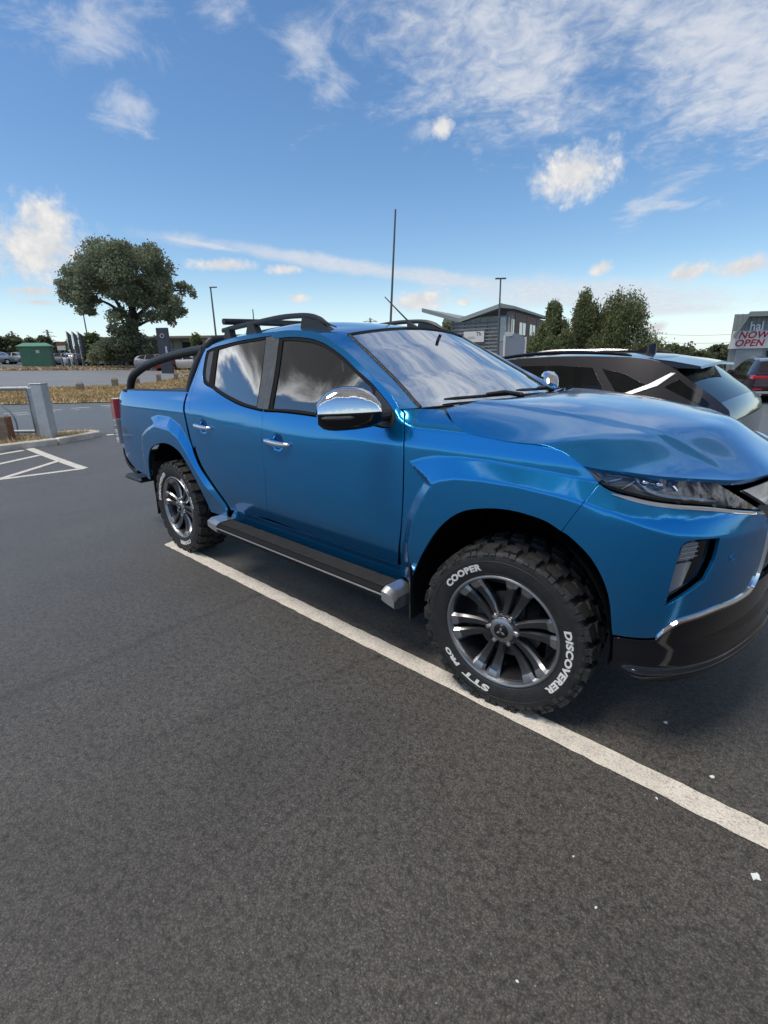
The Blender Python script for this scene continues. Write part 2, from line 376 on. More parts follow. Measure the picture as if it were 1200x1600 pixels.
def tri_fill(out,holes=(),step=.03,lines=()):
    lo,hi=out.min(0),out.max(0)
    gx=np.arange(lo[0]+step/2,hi[0],step); gy=np.arange(lo[1]+step/2,hi[1],step*.87)
    G=np.array([(x+(step/2 if j%2 else 0),y) for j,y in enumerate(gy) for x in gx]).reshape(-1,2)
    if len(G):
        k=inside(G,out)
        for h in holes: k&=~inside(G,h)
        G=G[k]
        if len(G):
            k=np.ones(len(G),bool)
            for h in (out,*holes): k&=dist_poly(G,h)>step*.45
            G=G[k]
    P=[out,*holes]; E=[];b=0
    for q in P:
        n=len(q); E+=[(b+i,b+(i+1)%n) for i in range(n)]; b+=n
    LP=[]
    for ln in lines:
        q=resample(np.asarray(ln,float),step*.7); k=inside(q,out)
        for h in holes: k&=~inside(q,h)
        for h in (out,*holes): k&=dist_poly(q,h)>.004
        idx={}
        for i in np.where(k)[0]: idx[i]=b+len(LP); LP.append(q[i])
        E+=[(idx[i],idx[i+1]) for i in idx if i+1 in idx]
    if LP and len(G):
        LA=np.array(LP); dm=np.array([np.min((LA[:,0]-g[0])**2+(LA[:,1]-g[1])**2) for g in G]); G=G[dm>(step*.5)**2]
    allp=np.vstack(P+([np.array(LP)] if LP else [])+([G] if len(G) else []))
    v,_,f,*_r2=geometry.delaunay_2d_cdt([Vector(p) for p in allp],E,[],0,1e-7)
    v=np.array([p[:] for p in v]); f=np.array([t for t in f if len(t)==3])
    c=v[f].mean(1); k=inside(c,out)
    for h in holes: k&=~inside(c,h)
    f=f[k]; a,b_,c_=v[f[:,0]],v[f[:,1]],v[f[:,2]]
    fl=((b_-a)[:,0]*(c_-a)[:,1]-(b_-a)[:,1]*(c_-a)[:,0])<0
    f[fl]=f[fl][:,::-1]
    return v,f
def mapn(fn,u,v,h=.0015):
    a=fn(u+h,v)-fn(u-h,v); b=fn(u,v+h)-fn(u,v-h); n=np.cross(a,b); return n/(np.linalg.norm(n,axis=-1,keepdims=True)+1e-12)
def panel(name,out,fn,mat,parent,step=.025,holes=(),lines=(),gap=.0022,thick=.014,flip=False,both=False,d=0.,flange=True):
    """sheet-metal panel: outline in (u,v) of the surface fn, softly turned-in edges. Returns the object(s)."""
    out=np.asarray(out,float)
    if area2(out)<0: out=out[::-1]
    o=inset(out,gap) if gap else out
    H=[]
    for h in holes:
        h=np.asarray(h,float)
        if area2(h)<0: h=h[::-1]
        H.append(inset(h,-gap) if gap else h)
    v,f=tri_fill(o,H,step,lines)
    P=fn(v[:,0],v[:,1]); Nn=mapn(fn,v[:,0],v[:,1])
    if flip: Nn=-Nn; f=f[:,::-1]
    P=P+Nn*d
    V=list(P);NN=list(Nn);F=[tuple(t) for t in f]
    if flange:
        for loop,sg in [(o,1)]+[(h,-1) for h in H]:
            n=len(loop); q=inset(loop,-.0016*sg)
            A=fn(loop[:,0],loop[:,1]); NA=mapn(fn,loop[:,0],loop[:,1])*(-1 if flip else 1)
            Bp=fn(q[:,0],q[:,1]); ed=Bp-A; ed/=np.linalg.norm(ed,axis=1)[:,None]+1e-9
            A=A+NA*d
            r1=A+ed*.0014-NA*.0012; r2=A+ed*.0018-NA*thick
            b=len(V); V+=list(A)+list(r1)+list(r1)+list(r2); NN+=list(NA)+list((NA*.5+ed*.85)/np.linalg.norm(NA*.5+ed*.85,axis=1)[:,None])+list(ed)+list(ed)
            for i in range(n):
                j=(i+1)%n
                for s0,s1 in((0,1),(2,3)):
                    qd=(b+s0*n+i,b+s1*n+i,b+s1*n+j,b+s0*n+j)
                    F.append(qd if (sg==1)!=flip else qd[::-1])
    V=np.array(V);NN=np.array(NN)
    o1=mesh_obj(name,V,F,mat,parent,normals=NN)
    if both:
        V2=V*[1,-1,1];N2=NN*[1,-1,1]; mesh_obj(name,V2,[t[::-1] for t in F],mat,parent,normals=N2)
    return o1
class TPS:
    def __init__(s,P,z,lam=1e-4):
        P=np.asarray(P,float);n=len(P);s.P=P
        K=s.k(np.linalg.norm(P[:,None]-P[None],axis=2))+lam*np.eye(n); A=np.zeros((n+3,n+3)); A[:n,:n]=K; A[:n,n]=1;A[:n,n+1:]=P;A[n,:n]=1;A[n+1:,:n]=P.T
        s.w=np.linalg.solve(A,np.r_[np.asarray(z,float),0,0,0])
    def k(s,r): return np.where(r>1e-9,r*r*np.log(np.maximum(r,1e-9)),0)
    def __call__(s,x,y):
        x=np.asarray(x,float);y=np.asarray(y,float); Q=np.stack([x,y],-1)
        r=np.linalg.norm(Q[...,None,:]-s.P,axis=-1); n=len(s.P)
        return s.k(r)@s.w[:n]+s.w[n]+s.w[n+1]*x+s.w[n+2]*y
# ---- body side / nose surface: plan curve + offset(s,z)
_pc=catmull([(-4.16,-.60),(-4.15,-.74),(-4.13,-.82),(-4.07,-.856),(-3.9,-.870),(-3.6,-.874),(-3.3,-.876),(-3.0,-.876),(-2,-.876),(-1,-.876),(-.3,-.876),(0,-.876),(.15,-.875),(.30,-.868),(.42,-.850),(.52,-.815),(.60,-.762),(.665,-.69),(.722,-.59),(.77,-.465),(.81,-.32),(.838,-.16),(.848,0)],24)
_d=np.r_[0,np.cumsum(np.linalg.norm(np.diff(_pc,axis=0),axis=1))]
_s0=np.interp(-1.0,_pc[:,0],_d); _ps=_d-_s0-1.0
_su=np.arange(_ps[0],_ps[-1],.004); _px=np.interp(_su,_ps,_pc[:,0]); _py=np.interp(_su,_ps,_pc[:,1])
_k=np.hanning(27);_k/=_k.sum()
def _sm(a): return np.convolve(np.pad(a,13,mode='reflect',reflect_type='odd'),_k,'valid')
_px,_py=_sm(_px),_sm(_py)
_tx,_ty=np.gradient(_px,_su),np.gradient(_py,_su); _tl=np.hypot(_tx,_ty)
_nx,_ny=_sm(_ty/_tl),_sm(-_tx/_tl)
S_NOSE=_su[-1]
def softp(t,s): 
    t=np.asarray(t,float)/s
    return s*np.where(t>30,t,np.log1p(np.exp(np.minimum(t,30))))
def sst(a,b,x):
    t=np.clip((x-a)/(b-a),0,1); return t*t*(3-2*t)
def smin(a,b,k): 
    h=np.clip(.5+.5*(b-a)/k,0,1); return b*(1-h)+a*h-k*h*(1-h)
FZO=np.array([(-.60,1.03),(-.504,1.058),(-.432,1.082),(-.357,1.098),(-.225,1.109),(-.084,1.110),(.127,1.102),(.275,1.093),(.356,1.085),(.5,1.06),(.7,1.02),(1.0,.985),(1.3,.97)])
FZR=np.array([(-.60,.965),(-.40,.968),(-.362,.978),(-.305,1.005),(-.227,1.026),(-.106,1.036),(.065,1.037),(.219,1.026),(.31,1.014),(.42,.993),(.518,.955),(.6,.930),(.8,.905),(1.3,.89)])
FXO=np.array([(.3,-.58),(.5,-.575),(.65,-.555),(.80,-.515),(.90,-.465),(.975,-.415),(1.0,-.43),(1.06,-.515),(1.2,-.70)])
RZO=np.array([(-3.6,1.08),(-3.32,1.09),(-3.19,1.118),(-2.97,1.113),(-2.8,1.062),(-2.71,.985),(-2.6,.86),(-2.5,.755),(-2.3,.60),(-2.2,.52)])
RZR=np.array([(-3.6,.99),(-3.49,.997),(-3.19,1.033),(-2.93,1.02),(-2.79,.968),(-2.66,.855),(-2.55,.733),(-2.42,.60),(-2.30,.508),(-2.2,.44)])
RXO=np.array([(.3,-3.62),(.5,-3.62),(.8,-3.58),(.93,-3.545),(1.0,-3.40),(1.04,-3.27),(1.09,-3.33),(1.2,-3.5)])
def off(s,z):
    s=np.asarray(s,float);z=np.asarray(z,float)
    zc=1.168-.035*sst(-1.95,-1.30,s)
    sharp=np.maximum(sst(-2.05,-2.5,s),sst(-1.25,-.85,s))
    sig=.03*(1-sharp)+.0035*sharp
    zm=np.minimum(z,1.13)
    o=-.196*(np.maximum(zm,.5)-.85)**2-.11*np.maximum(z-1.13,0)
    o=o-.17*softp(z-zc,sig)-.14*softp(z-1.24,.015)
    o=o-.13*softp(.63-z,.008)*sst(.45,.2,s)*sst(-2.75,-2.4,s)
    # wing shoulder rolls over under the bonnet
    fw=sst(-.64,-.46,s); t=np.maximum(z-1.205,0)
    o=o-fw*(12*t*t+90*t**3)
    # nose: lamp leans back, valance tucks under
    bf=sst(.25,.5,s)
    o=o-bf*(.42*softp(z-.985,.012)+.30*softp(.40-z,.015))
    # flared arches
    w=.010
    tz=(np.interp(s,FZO[:,0],FZO[:,1])-z)/(np.interp(s,FZO[:,0],FZO[:,1])-np.interp(s,FZR[:,0],FZR[:,1]))
    tx=(s-np.interp(z,FXO[:,0],FXO[:,1]))/.062
    t=smin(tz,tx,.18); t=smin(t,np.ones_like(t),.10); t=-smin(-t,np.zeros_like(t),.08)
    hf=.034*t*sst(1.5,.5,s)
    tz=(np.interp(s,RZO[:,0],RZO[:,1])-z)/(np.interp(s,RZO[:,0],RZO[:,1])-np.interp(s,RZR[:,0],RZR[:,1]))
    tx=(s-np.interp(z,RXO[:,0],RXO[:,1]))/.085
    t=smin(tz,tx,.16); t=smin(t,np.ones_like(t),.10); t=-smin(-t,np.zeros_like(t),.08)
    hr=.034*t
    door=(s>-2.15)&(s<-.9)
    return o+np.where(s>-1.2,hf,hr)*np.where(door,0,1)
def body(s,z,d=0.):
    s=np.asarray(s,float);z=np.asarray(z,float)
    x,y=np.interp(s,_su,_px),np.interp(s,_su,_py); nx,ny=np.interp(s,_su,_nx),np.interp(s,_su,_ny)
    o=off(s,z)+d
    return np.stack([x+nx*o,y+ny*o,z],-1)
def pix(P):
    d=np.asarray(P,float)-CC; z=d@_f
    return 600+CF*(d@_r)/z, 800-CF*(d@_u)/z
def hit(px,py):
    """where the sight line meets the body side: (s,z)"""
    d=ray(px,py); t=np.arange(1.2,6.5,.004); P=CC+t[:,None]*d
    m=(P[:,1]>-1.02)&(P[:,1]<-.2)&(P[:,0]<1.0)
    P=P[m]; 
    D=np.hypot(P[:,0][:,None]-_px[::3],P[:,1][:,None]-_py[::3]); i=D.argmin(1)*3
    i=np.minimum(i,len(_su)-1)
    ex,ey=P[:,0]-_px[i],P[:,1]-_py[i]
    s=_su[i]+(ex*_tx[i]+ey*_ty[i])/_tl[i]; dn=ex*_nx[i]+ey*_ny[i]
    g=dn-off(s,P[:,2])
    k=np.where((g[:-1]>0)&(g[1:]<=0))[0]
    if not len(k): return None
    k=k[0]; a=g[k]/(g[k]-g[k+1])
    return float(s[k]+a*(s[k+1]-s[k])),float(P[k,2]+a*(P[k+1,2]-P[k,2]))
def hits(*pts):
    return [hit(*p) for p in pts]
# ============ terrain, surfaces ============
K_SL=.036
def T(x,y):
    "height of the land: level round the pickup, then a gentle cross fall"
    x=np.asarray(x,float);y=np.asarray(y,float)
    lat=(x-CC[0])*RH[0]+(y-CC[1])*RH[1]
    dd=np.hypot(x+1.0,y+.9)
    return -K_SL*np.clip(lat,-70,70)*sst(4.5,11,dd)
def gp(px,py):
    d=ray(px,py); t=np.geomspace(.8,2000,5000); P=CC+t[:,None]*d; g=P[:,2]-T(P[:,0],P[:,1]); k=np.where(g<=0)[0]
    if not len(k): raise ValueError(('no ground',px,py))
    k=max(k[0],1); a=g[k-1]/(g[k-1]-g[k]); return P[k-1]+a*(P[k]-P[k-1])
def depth_of(P): return float((np.asarray(P)-CC)@FH)
def sheet(name,out,dz,mat,step=.5,holes=(),kind='structure',thick=0.):
    out=np.asarray(out,float)[:,:2]
    v,f=tri_fill(out if area2(out)>0 else out[::-1],[np.asarray(h)[:,:2] for h in holes],step)
    V=np.stack([v[:,0],v[:,1],T(v[:,0],v[:,1])+dz],1)
    o=mesh_obj(name,V,f,mat,smooth=False); o['kind']=kind; return o
def asphalt(name,base=.062,tint=(1.07,.975,.88),scale=1.,seams=False,lift=0.):
    m=new_mat(name); t=m.node_tree; b=t.nodes['Principled BSDF']; L=t.links.new
    g=t.nodes.new('ShaderNodeNewGeometry'); P=g.outputs['Position']
    def nz(s,d,r=.6):
        n=t.nodes.new('ShaderNodeTexNoise'); n.inputs['Scale'].default_value=s; n.inputs['Detail'].default_value=d; n.inputs['Roughness'].default_value=r; L(P,n.inputs['Vector']); return n.outputs['Fac']
    def mr(x,a,b_,c,d):
        n=t.nodes.new('ShaderNodeMapRange'); n.inputs[1].default_value=a;n.inputs[2].default_value=b_;n.inputs[3].default_value=c;n.inputs[4].default_value=d; L(x,n.inputs[0]); return n.outputs[0]
    def mm(op,a,c):
        n=t.nodes.new('ShaderNodeMath'); n.operation=op
        for i,v in enumerate((a,c)):
            if hasattr(v,'is_output'): L(v,n.inputs[i])
            else: n.inputs[i].default_value=v
        return n.outputs[0]
    v=t.nodes.new('ShaderNodeTexVoronoi'); v.inputs['Scale'].default_value=165*scale; v.inputs['Randomness'].default_value=1; L(P,v.inputs['Vector'])
    v2=t.nodes.new('ShaderNodeTexVoronoi'); v2.inputs['Scale'].default_value=340*scale; L(P,v2.inputs['Vector'])
    sc=t.nodes.new('ShaderNodeSeparateColor'); L(v.outputs['Color'],sc.inputs[0])
    sc2=t.nodes.new('ShaderNodeSeparateColor'); L(v2.outputs['Color'],sc2.inputs[0])
    stone=mr(sc.outputs[0],0,1,.68,1.32); fine=mr(sc2.outputs[0],0,1,.70,1.30)
    pit=mr(v.outputs['Distance'],.25,.75,1.12,.58)
    pits=mr(nz(34*scale,3,.7),.34,.52,.48,1.0)
    patch=mr(nz(.55,6,.62),.3,.7,.80,1.20); patch2=mr(nz(3.1,4,.6),.3,.7,.92,1.08)
    spk=mm('MULTIPLY',mr(sc2.outputs[1],.992,.999,1.,3.0),mm('MULTIPLY',mr(nz(1.15,5,.55),.66,.74,1.,.82),mr(nz(.8,7,.7),.60,.72,1.,1.16)))
    f=mm('MULTIPLY',mm('MULTIPLY',mm('MULTIPLY',stone,fine),mm('MULTIPLY',pit,pits)),mm('MULTIPLY',mm('MULTIPLY',patch,patch2),spk))
    if seams:
        sp=t.nodes.new('ShaderNodeSeparateXYZ'); L(P,sp.inputs[0])
        wob=mr(nz(2.2,5,.6),0,1,-.10,.10)
        for (A,Bp,w) in seams:
            A=np.array(A[:2]);Bp=np.array(Bp[:2]); d=(Bp-A)/np.linalg.norm(Bp-A); n_=np.array([-d[1],d[0]])
            q=mm('ADD',mm('MULTIPLY',sp.outputs[0],float(n_[0])),mm('MULTIPLY',sp.outputs[1],float(n_[1]))); q=mm('SUBTRACT',q,float(A@n_)); q=mm('ABSOLUTE',mm('ADD',q,wob),0.)
            al=mm('ADD',mm('MULTIPLY',sp.outputs[0],float(d[0])),mm('MULTIPLY',sp.outputs[1],float(d[1]))); 
            ln=float(np.linalg.norm(Bp-A)); al=mm('SUBTRACT',al,float(A@d)); on=mr(mm('ABSOLUTE',mm('SUBTRACT',al,ln/2),0.),ln/2,ln/2+.6,1,0)
            grain=mr(nz(40,3,.7),.35,.6,.25,1.)
            k=mm('MULTIPLY',mm('MULTIPLY',mr(q,0,w,1,0),on),grain); k=mm('MAXIMUM',mm('MINIMUM',k,1.),0.)
            f=mm('MULTIPLY',f,mm('SUBTRACT',1.,mm('MULTIPLY',k,.42)))
    x=t.nodes.new('ShaderNodeVectorMath'); x.operation='SCALE'; x.inputs[0].default_value=[base*q for q in tint]; L(f,x.inputs['Scale'])
    L(x.outputs[0],b.inputs['Base Color'])
    b.inputs['Roughness'].default_value=.60; b.inputs['Specular IOR Level'].default_value=.5; b.inputs['Sheen Weight'].default_value=.35; b.inputs['Sheen Roughness'].default_value=.4; b.inputs['Sheen Tint'].default_value=(1,.96,.9,1)
    bu=t.nodes.new('ShaderNodeBump'); bu.inputs['Strength'].default_value=.42; bu.inputs['Distance'].default_value=.0026
    h=mm('ADD',mm('ADD',mm('MULTIPLY',v.outputs['Distance'],-.55),mm('MULTIPLY',v2.outputs['Distance'],-.6)),mm('ADD',mm('MULTIPLY',nz(34*scale,3,.7),.7),mm('MULTIPLY',nz(150*scale,2,.6),.9))); L(h,bu.inputs['Height']); L(bu.outputs[0],b.inputs['Normal'])
    return m
def road_paint(name,col,wear=.25,grain=1.):
    m=pbr(name,col,.62,spec=.35); t=m.node_tree; b=t.nodes['Principled BSDF']; L=t.links.new
    g=t.nodes.new('ShaderNodeNewGeometry'); P=g.outputs['Position']
    v=t.nodes.new('ShaderNodeTexVoronoi'); v.inputs['Scale'].default_value=150*grain; L(P,v.inputs['Vector'])
    n=t.nodes.new('ShaderNodeTexNoise'); n.inputs['Scale'].default_value=11; n.inputs['Detail'].default_value=7; n.inputs['Roughness'].default_value=.7; L(P,n.inputs['Vector'])
    n3=t.nodes.new('ShaderNodeTexNoise'); n3.inputs['Scale'].default_value=120*grain; n3.inputs['Detail'].default_value=3; L(P,n3.inputs['Vector'])
    def mr(x,a,b_,c,d):
        q=t.nodes.new('ShaderNodeMapRange'); q.inputs[1].default_value=a;q.inputs[2].default_value=b_;q.inputs[3].default_value=c;q.inputs[4].default_value=d; L(x,q.inputs[0]); return q.outputs[0]
    a=mr(v.outputs['Distance'],.1,.8,1.06,.80); c=mr(n.outputs['Fac'],.3,.7,1-wear,1.05); n5=t.nodes.new('ShaderNodeTexNoise'); n5.inputs['Scale'].default_value=22; n5.inputs['Detail'].default_value=10; n5.inputs['Roughness'].default_value=.78; L(P,n5.inputs['Vector'])
    e0=mr(n3.outputs['Fac'],.30,.45,.55,1.); e1=mr(n5.outputs['Fac'],.60,.66,1.,.42); em=t.nodes.new('ShaderNodeMath'); em.operation='MULTIPLY'; L(e0,em.inputs[0]); L(e1,em.inputs[1]); e=em.outputs[0]
    k=t.nodes.new('ShaderNodeMath'); k.operation='MULTIPLY'; L(a,k.inputs[0]); L(c,k.inputs[1]); k2=t.nodes.new('ShaderNodeMath'); k2.operation='MULTIPLY'; L(k.outputs[0],k2.inputs[0]); L(e,k2.inputs[1])
    x=t.nodes.new('ShaderNodeVectorMath'); x.operation='SCALE'; x.inputs[0].default_value=col; L(k2.outputs[0],x.inputs['Scale']); L(x.outputs[0],b.inputs['Base Color'])
    bu=t.nodes.new('ShaderNodeBump'); bu.inputs['Strength'].default_value=.5; bu.inputs['Distance'].default_value=.004; L(v.outputs['Distance'],bu.inputs['Height']); bu.invert=True; L(bu.outputs[0],b.inputs['Normal'])
    return m
seams=[(gp(-60,1120),gp(410,925),.055),(gp(-60,822),gp(300,778),.06),(gp(300,1130),gp(640,1010),.03)]
MAT['asphalt']=asphalt('car_park_asphalt',.075,seams=seams)
MAT['road']=asphalt('road_asphalt',.085,(1,1,1.0),.5)
MAT['lot']=asphalt('pale_lot_surface',.18,(1.10,.97,.90),.5)
MAT['paint']=road_paint('cream_road_paint',(.80,.74,.66))
MAT['paint_far']=road_paint('white_road_paint',(.74,.72,.68),.2,.4)
MAT['earth']=pbr('dry_field',(.40,.30,.165),.95,var=.4,vscale=.6)
# base land: a sheet to the horizon, finer close by
def axis():
    a=np.r_[-900,-600,-400,-280,-200,-150,-110,-80,-60,-46,-36,-28]; b=np.arange(-24,24.1,1.0)
    return np.r_[a,b,-a[::-1]]
ax=axis(); X,Y=np.meshgrid(ax-2,ax+3,indexing='ij'); Z=T(X,Y); n=len(ax)
V=np.stack([X.ravel(),Y.ravel(),Z.ravel()],1); F=[(i*n+j,(i+1)*n+j,(i+1)*n+j+1,i*n+j+1) for i in range(n-1) for j in range(n-1)]
o=mesh_obj('ground',V,F,MAT['asphalt'],smooth=False); o['kind']='structure'
# bay line beside the pickup
def quad(a,b,c,d): return [a,b,c,d]
P0=gp(256.5,851.4);P1=gp(272.8,845.2);A1=gp(1200,1329);B1=gp(1200,1287.5)
dv=(A1-P0)[:2]; dv/=np.linalg.norm(dv)
A2=P0[:2]+dv*6.2; B2=P1[:2]+dv*6.2
L_=resample(np.array([P0[:2],A2]),.05); R_=resample(np.array([P1[:2],B2]),.05)
jit=lambda P,s: P+np.c_[rng.normal(0,s,len(P)),rng.normal(0,s,len(P))]
ol=np.vstack([jit(L_,.0022),jit(R_,.0022)[::-1]])
sheet('parking_line',ol,.004,MAT['paint'],.08)
# ============ roads, verge, kerbs, markings of the left-hand side ============
def G(*pts): return np.array([gp(*p)[:2] for p in pts])
def poly_px(pts,step=.25):
    P=G(*pts); return resample(np.vstack([P,P[:1]]),step)[:-1]
# service road beyond the kerb, verge, pale lot, mound
verge_near=[(-260,636),(-100,634.5),(0,633),(90,631),(180,629),(300,626),(420,624)]
verge_far =[(-260,609),(-100,608.5),(0,608),(60,607.5),(120,606.5),(200,603),(250,598),(275,592),(300,589),(420,588)]
lot_far   =[(-260,581),(-100,580.5),(0,580),(60,579.6),(120,579),(180,578.4),(235,577.6),(262,580),(278,586)]
road=G(*verge_near)[::-1]
kerb_line=[(-260,735),(-120,719),(0,704.5),(60,698),(98,693.5),(135,687),(155,681.5)]
def band(near,far,st): 
    P=np.vstack([resample(G(*near),st),resample(G(*far),st)[::-1]]); return P
road_near=[(-420,700),(-260,692),(0,684),(120,679.5),(160,677.5),(330,674),(470,671)]
sheet('road',band(road_near,verge_near,.6),.004,MAT['road'],1.0)
vg=sheet('grass_verge',band(verge_near,verge_far,.5),.03,None or MAT['earth'],.5)
sheet('pale_lot',band(verge_far[:-1],lot_far,.8),.008,MAT['lot'],1.6)
mound_far=[(-260,574.5),(-60,575.2),(0,575.3),(70,574.6),(140,573.6),(215,573),(300,573),(420,570)]
mo=sheet('dry_mound',band([(-40,579.3),(66,578.6),(120,578.4),(180,577.8),(235,577.2),(262,579),(280,585.5),(300,588.4),(420,587)],mound_far,1.0),.02,MAT['earth'],2.0)
# road dashes (double broken line)
def dash(p,q,w,nm='road_dash',dz=.008,m='paint_far'):
    a,b=G(p,q); d=(b-a)/np.linalg.norm(b-a); n_=np.array([-d[1],d[0]])*w/2
    q=[tuple(a+n_),tuple(b+n_),tuple(b-n_),tuple(a-n_)]; P=outline([[q[i],q[(i+1)%4]] for i in range(4)],.5)
    return sheet(nm,P,dz,MAT[m],.4)
for p,q in(((6,647),(43,645)),((78,641.6),(96,640.4)),((111,638.6),(141,636.4)),((157,634.6),(179,633.2)),((-60,651),(-20,648.5)),((198,631.8),(216,630.6))): dash(p,q,.10)
for p,q in(((10,650.6),(16,650.2)),((25,649.2),(48,647.2)),((79,644.2),(86,643.6)),((117,641),(123,640.4)),((165,636.6),(172,636))): dash(p,q,.08)
for p,q in(((167,680.2),(178,679.2)),((196,677.8),(222,676))): dash(p,q,.12,'give_way_dash')
# hatched bay markings
def line_px(a,b,w,nm='hatch_line',dz=.004): return dash(a,b,w,nm,dz,'paint_far')
dash((46,701),(131,732.5),.13,'hatch_line',.004)
dash((131,732.3),(-60,757),.09,'hatch_line',.0055)
dash((62,711.5),(-40,734),.09,'hatch_line',.0055)
dash((92,720.5),(-16,754),.09,'hatch_line',.007)
dash((37,704),(-40,717),.09,'hatch_line',.0055)
# kerb stones: an island tapering to the right
K=resample(G(*kerb_line),.915,3); K2=G((155,680.5),(140,679.6),(120,680.4),(90,682.5))
MAT['kerb']=pbr('concrete_kerb',(.56,.53,.48),.85,var=.28,vscale=6,bump=.3,bscale=90)
def kerb_stone(a,b,w=.13,h=.11):
    d=np.array(b)-np.array(a); L=np.linalg.norm(d); rz=math.atan2(d[1],d[0]); c=(np.array(a)+np.array(b))/2
    mb=MB(); mb.box((0,0,h/2-.03),(L-.012,w,h+.06),bev=.018); o=mb.obj('kerb_stone',MAT['kerb']); o.location=(c[0],c[1],float(T(*c))); o.rotation_euler=(0,0,rz); return o
isl=tag(thing('kerb_island',None,None,(0,0,0)),"pale concrete kerb edging the dry strip beneath the grey steel post",'kerb')
kst=[]
for i in range(len(K)-1): kst.append(kerb_stone(K[i],K[i+1]))
for i in range(len(K2)-1): kst.append(kerb_stone(K2[i],K2[i+1],.11,.10))
for o in kst: o.parent=isl
strip_=np.vstack([G((-260,733),(-120,717),(0,702.5),(60,696),(98,691.5),(135,685.5),(150,681)),G((140,680),(120,680.8),(60,684.5),(0,688),(-120,694),(-260,700))])
MAT['litter_soil']=pbr('dry_leaf_soil',(.20,.15,.09),.95,var=.5,vscale=14,bump=.5,bscale=50)
sheet('planting_strip',strip_,.085,MAT['litter_soil'],.3)
# ---- grass: straw-coloured tufts (nobody could count it)
def straw_mat(name,c1,c2):
    m=pbr(name,c1,.85,spec=.2); t=m.node_tree; b=t.nodes['Principled BSDF']
    g=t.nodes.new('ShaderNodeNewGeometry'); n=t.nodes.new('ShaderNodeTexNoise'); n.inputs['Scale'].default_value=.9; n.inputs['Detail'].default_value=5
    t.links.new(g.outputs['Position'],n.inputs['Vector'])
    a=t.nodes.new('ShaderNodeMath'); a.operation='ADD'; t.links.new(n.outputs['Fac'],a.inputs[0])
    q=t.nodes.new('ShaderNodeMapRange'); q.inputs[3].default_value=-.28; q.inputs[4].default_value=.28; t.links.new(g.outputs['Random Per Island'],q.inputs[0]); t.links.new(q.outputs[0],a.inputs[1])
    r=t.nodes.new('ShaderNodeValToRGB'); r.color_ramp.elements[0].position=.3; r.color_ramp.elements[1].position=.72
    r.color_ramp.elements[0].color=(*c1,1); r.color_ramp.elements[1].color=(*c2,1); t.links.new(a.outputs[0],r.inputs[0]); t.links.new(r.outputs[0],b.inputs['Base Color']); return m
MAT['straw']=straw_mat('straw_grass',(.28,.215,.115),(.58,.455,.26))
MAT['straw_far']=straw_mat('straw_grass_far',(.34,.26,.155),(.56,.445,.28))
def tufts(name,poly,n,h,mat,dz=.0,wd=.02):
    lo,hi=poly.min(0),poly.max(0); Q=rng.uniform(lo,hi,(n*3,2)); Q=Q[inside(Q,poly)][:n]
    # thin out with distance
    V=[];F=[]
    z=T(Q[:,0],Q[:,1])+dz
    for (x,y),zz in zip(Q,z):
        d=math.hypot(x-CC[0],y-CC[1]); k=max(1,d/14)
        for _ in range(3):
            a=rng.uniform(0,6.28); hh=h*rng.uniform(.35,1.2); w=wd*k*rng.uniform(.6,1.4); l=rng.uniform(-1,1,2)*hh*1.0
            ox,oy=rng.uniform(-.08,.08,2)*k
            b=len(V); V+=[(x+ox-w*math.cos(a),y+oy-w*math.sin(a),zz-.01),(x+ox+w*math.cos(a),y+oy+w*math.sin(a),zz-.01),(x+ox+l[0],y+oy+l[1],zz+hh)]; F.append((b,b+1,b+2))
    o=mesh_obj(name,V,F,mat,smooth=False); o['kind']='stuff'; return o
vp=band(verge_near,verge_far,.5)
tufts('verge_grass',vp,15000,.10,MAT['straw'],.03,.016)
tufts('mound_grass',band([(-40,579.3),(66,578.6),(120,578.4),(180,577.8),(235,577.2),(262,579),(280,585.5),(300,588.4),(420,587)],mound_far,1.0),9000,.16,MAT['straw_far'],.02,.03)
tufts('strip_grass',strip_,900,.07,MAT['straw'],.085,.008)
# far fields and hedges all round (they close the horizon)
MAT['far_green']=pbr('far_woodland',(.085,.105,.06),.95,var=.45,vscale=.12)
def far_wood(name,R0,a0,a1,h,seed):
    r=np.random.default_rng(seed); mb=MB()
    n=int((a1-a0)*R0/5)
    for k in range(n):
        a=a0+(a1-a0)*(k+r.uniform(-.4,.4))/n; R_=R0+r.uniform(-18,18); x,y=CC[0]+R_*math.cos(a),CC[1]+R_*math.sin(a); hh=h*r.uniform(.55,1.25); w=r.uniform(3.5,7)
        zb=float(T(x,y))
        V=[];m_=7;q=6
        for i in range(q):
            p=math.pi*i/(q-1)
            for j in range(m_):
                t=2*math.pi*j/m_; rr=1+r.uniform(-.25,.25)
                V.append((x+w*rr*math.sin(p)**.7*math.cos(t),y+w*rr*math.sin(p)**.7*math.sin(t),zb+hh*.5+hh*.55*rr*math.cos(p)))
        F=[(i*m_+j,(i+1)*m_+j,(i+1)*m_+(j+1)%m_,i*m_+(j+1)%m_) for i in range(q-1) for j in range(m_)]
        mb.add(V,F)
    o=mb.obj(name,MAT['far_green'],smooth=False); o['kind']='stuff'; return o
cy0=CY
far_wood('far_wood',230,cy0+rad(50),cy0+rad(310),7.5,3)
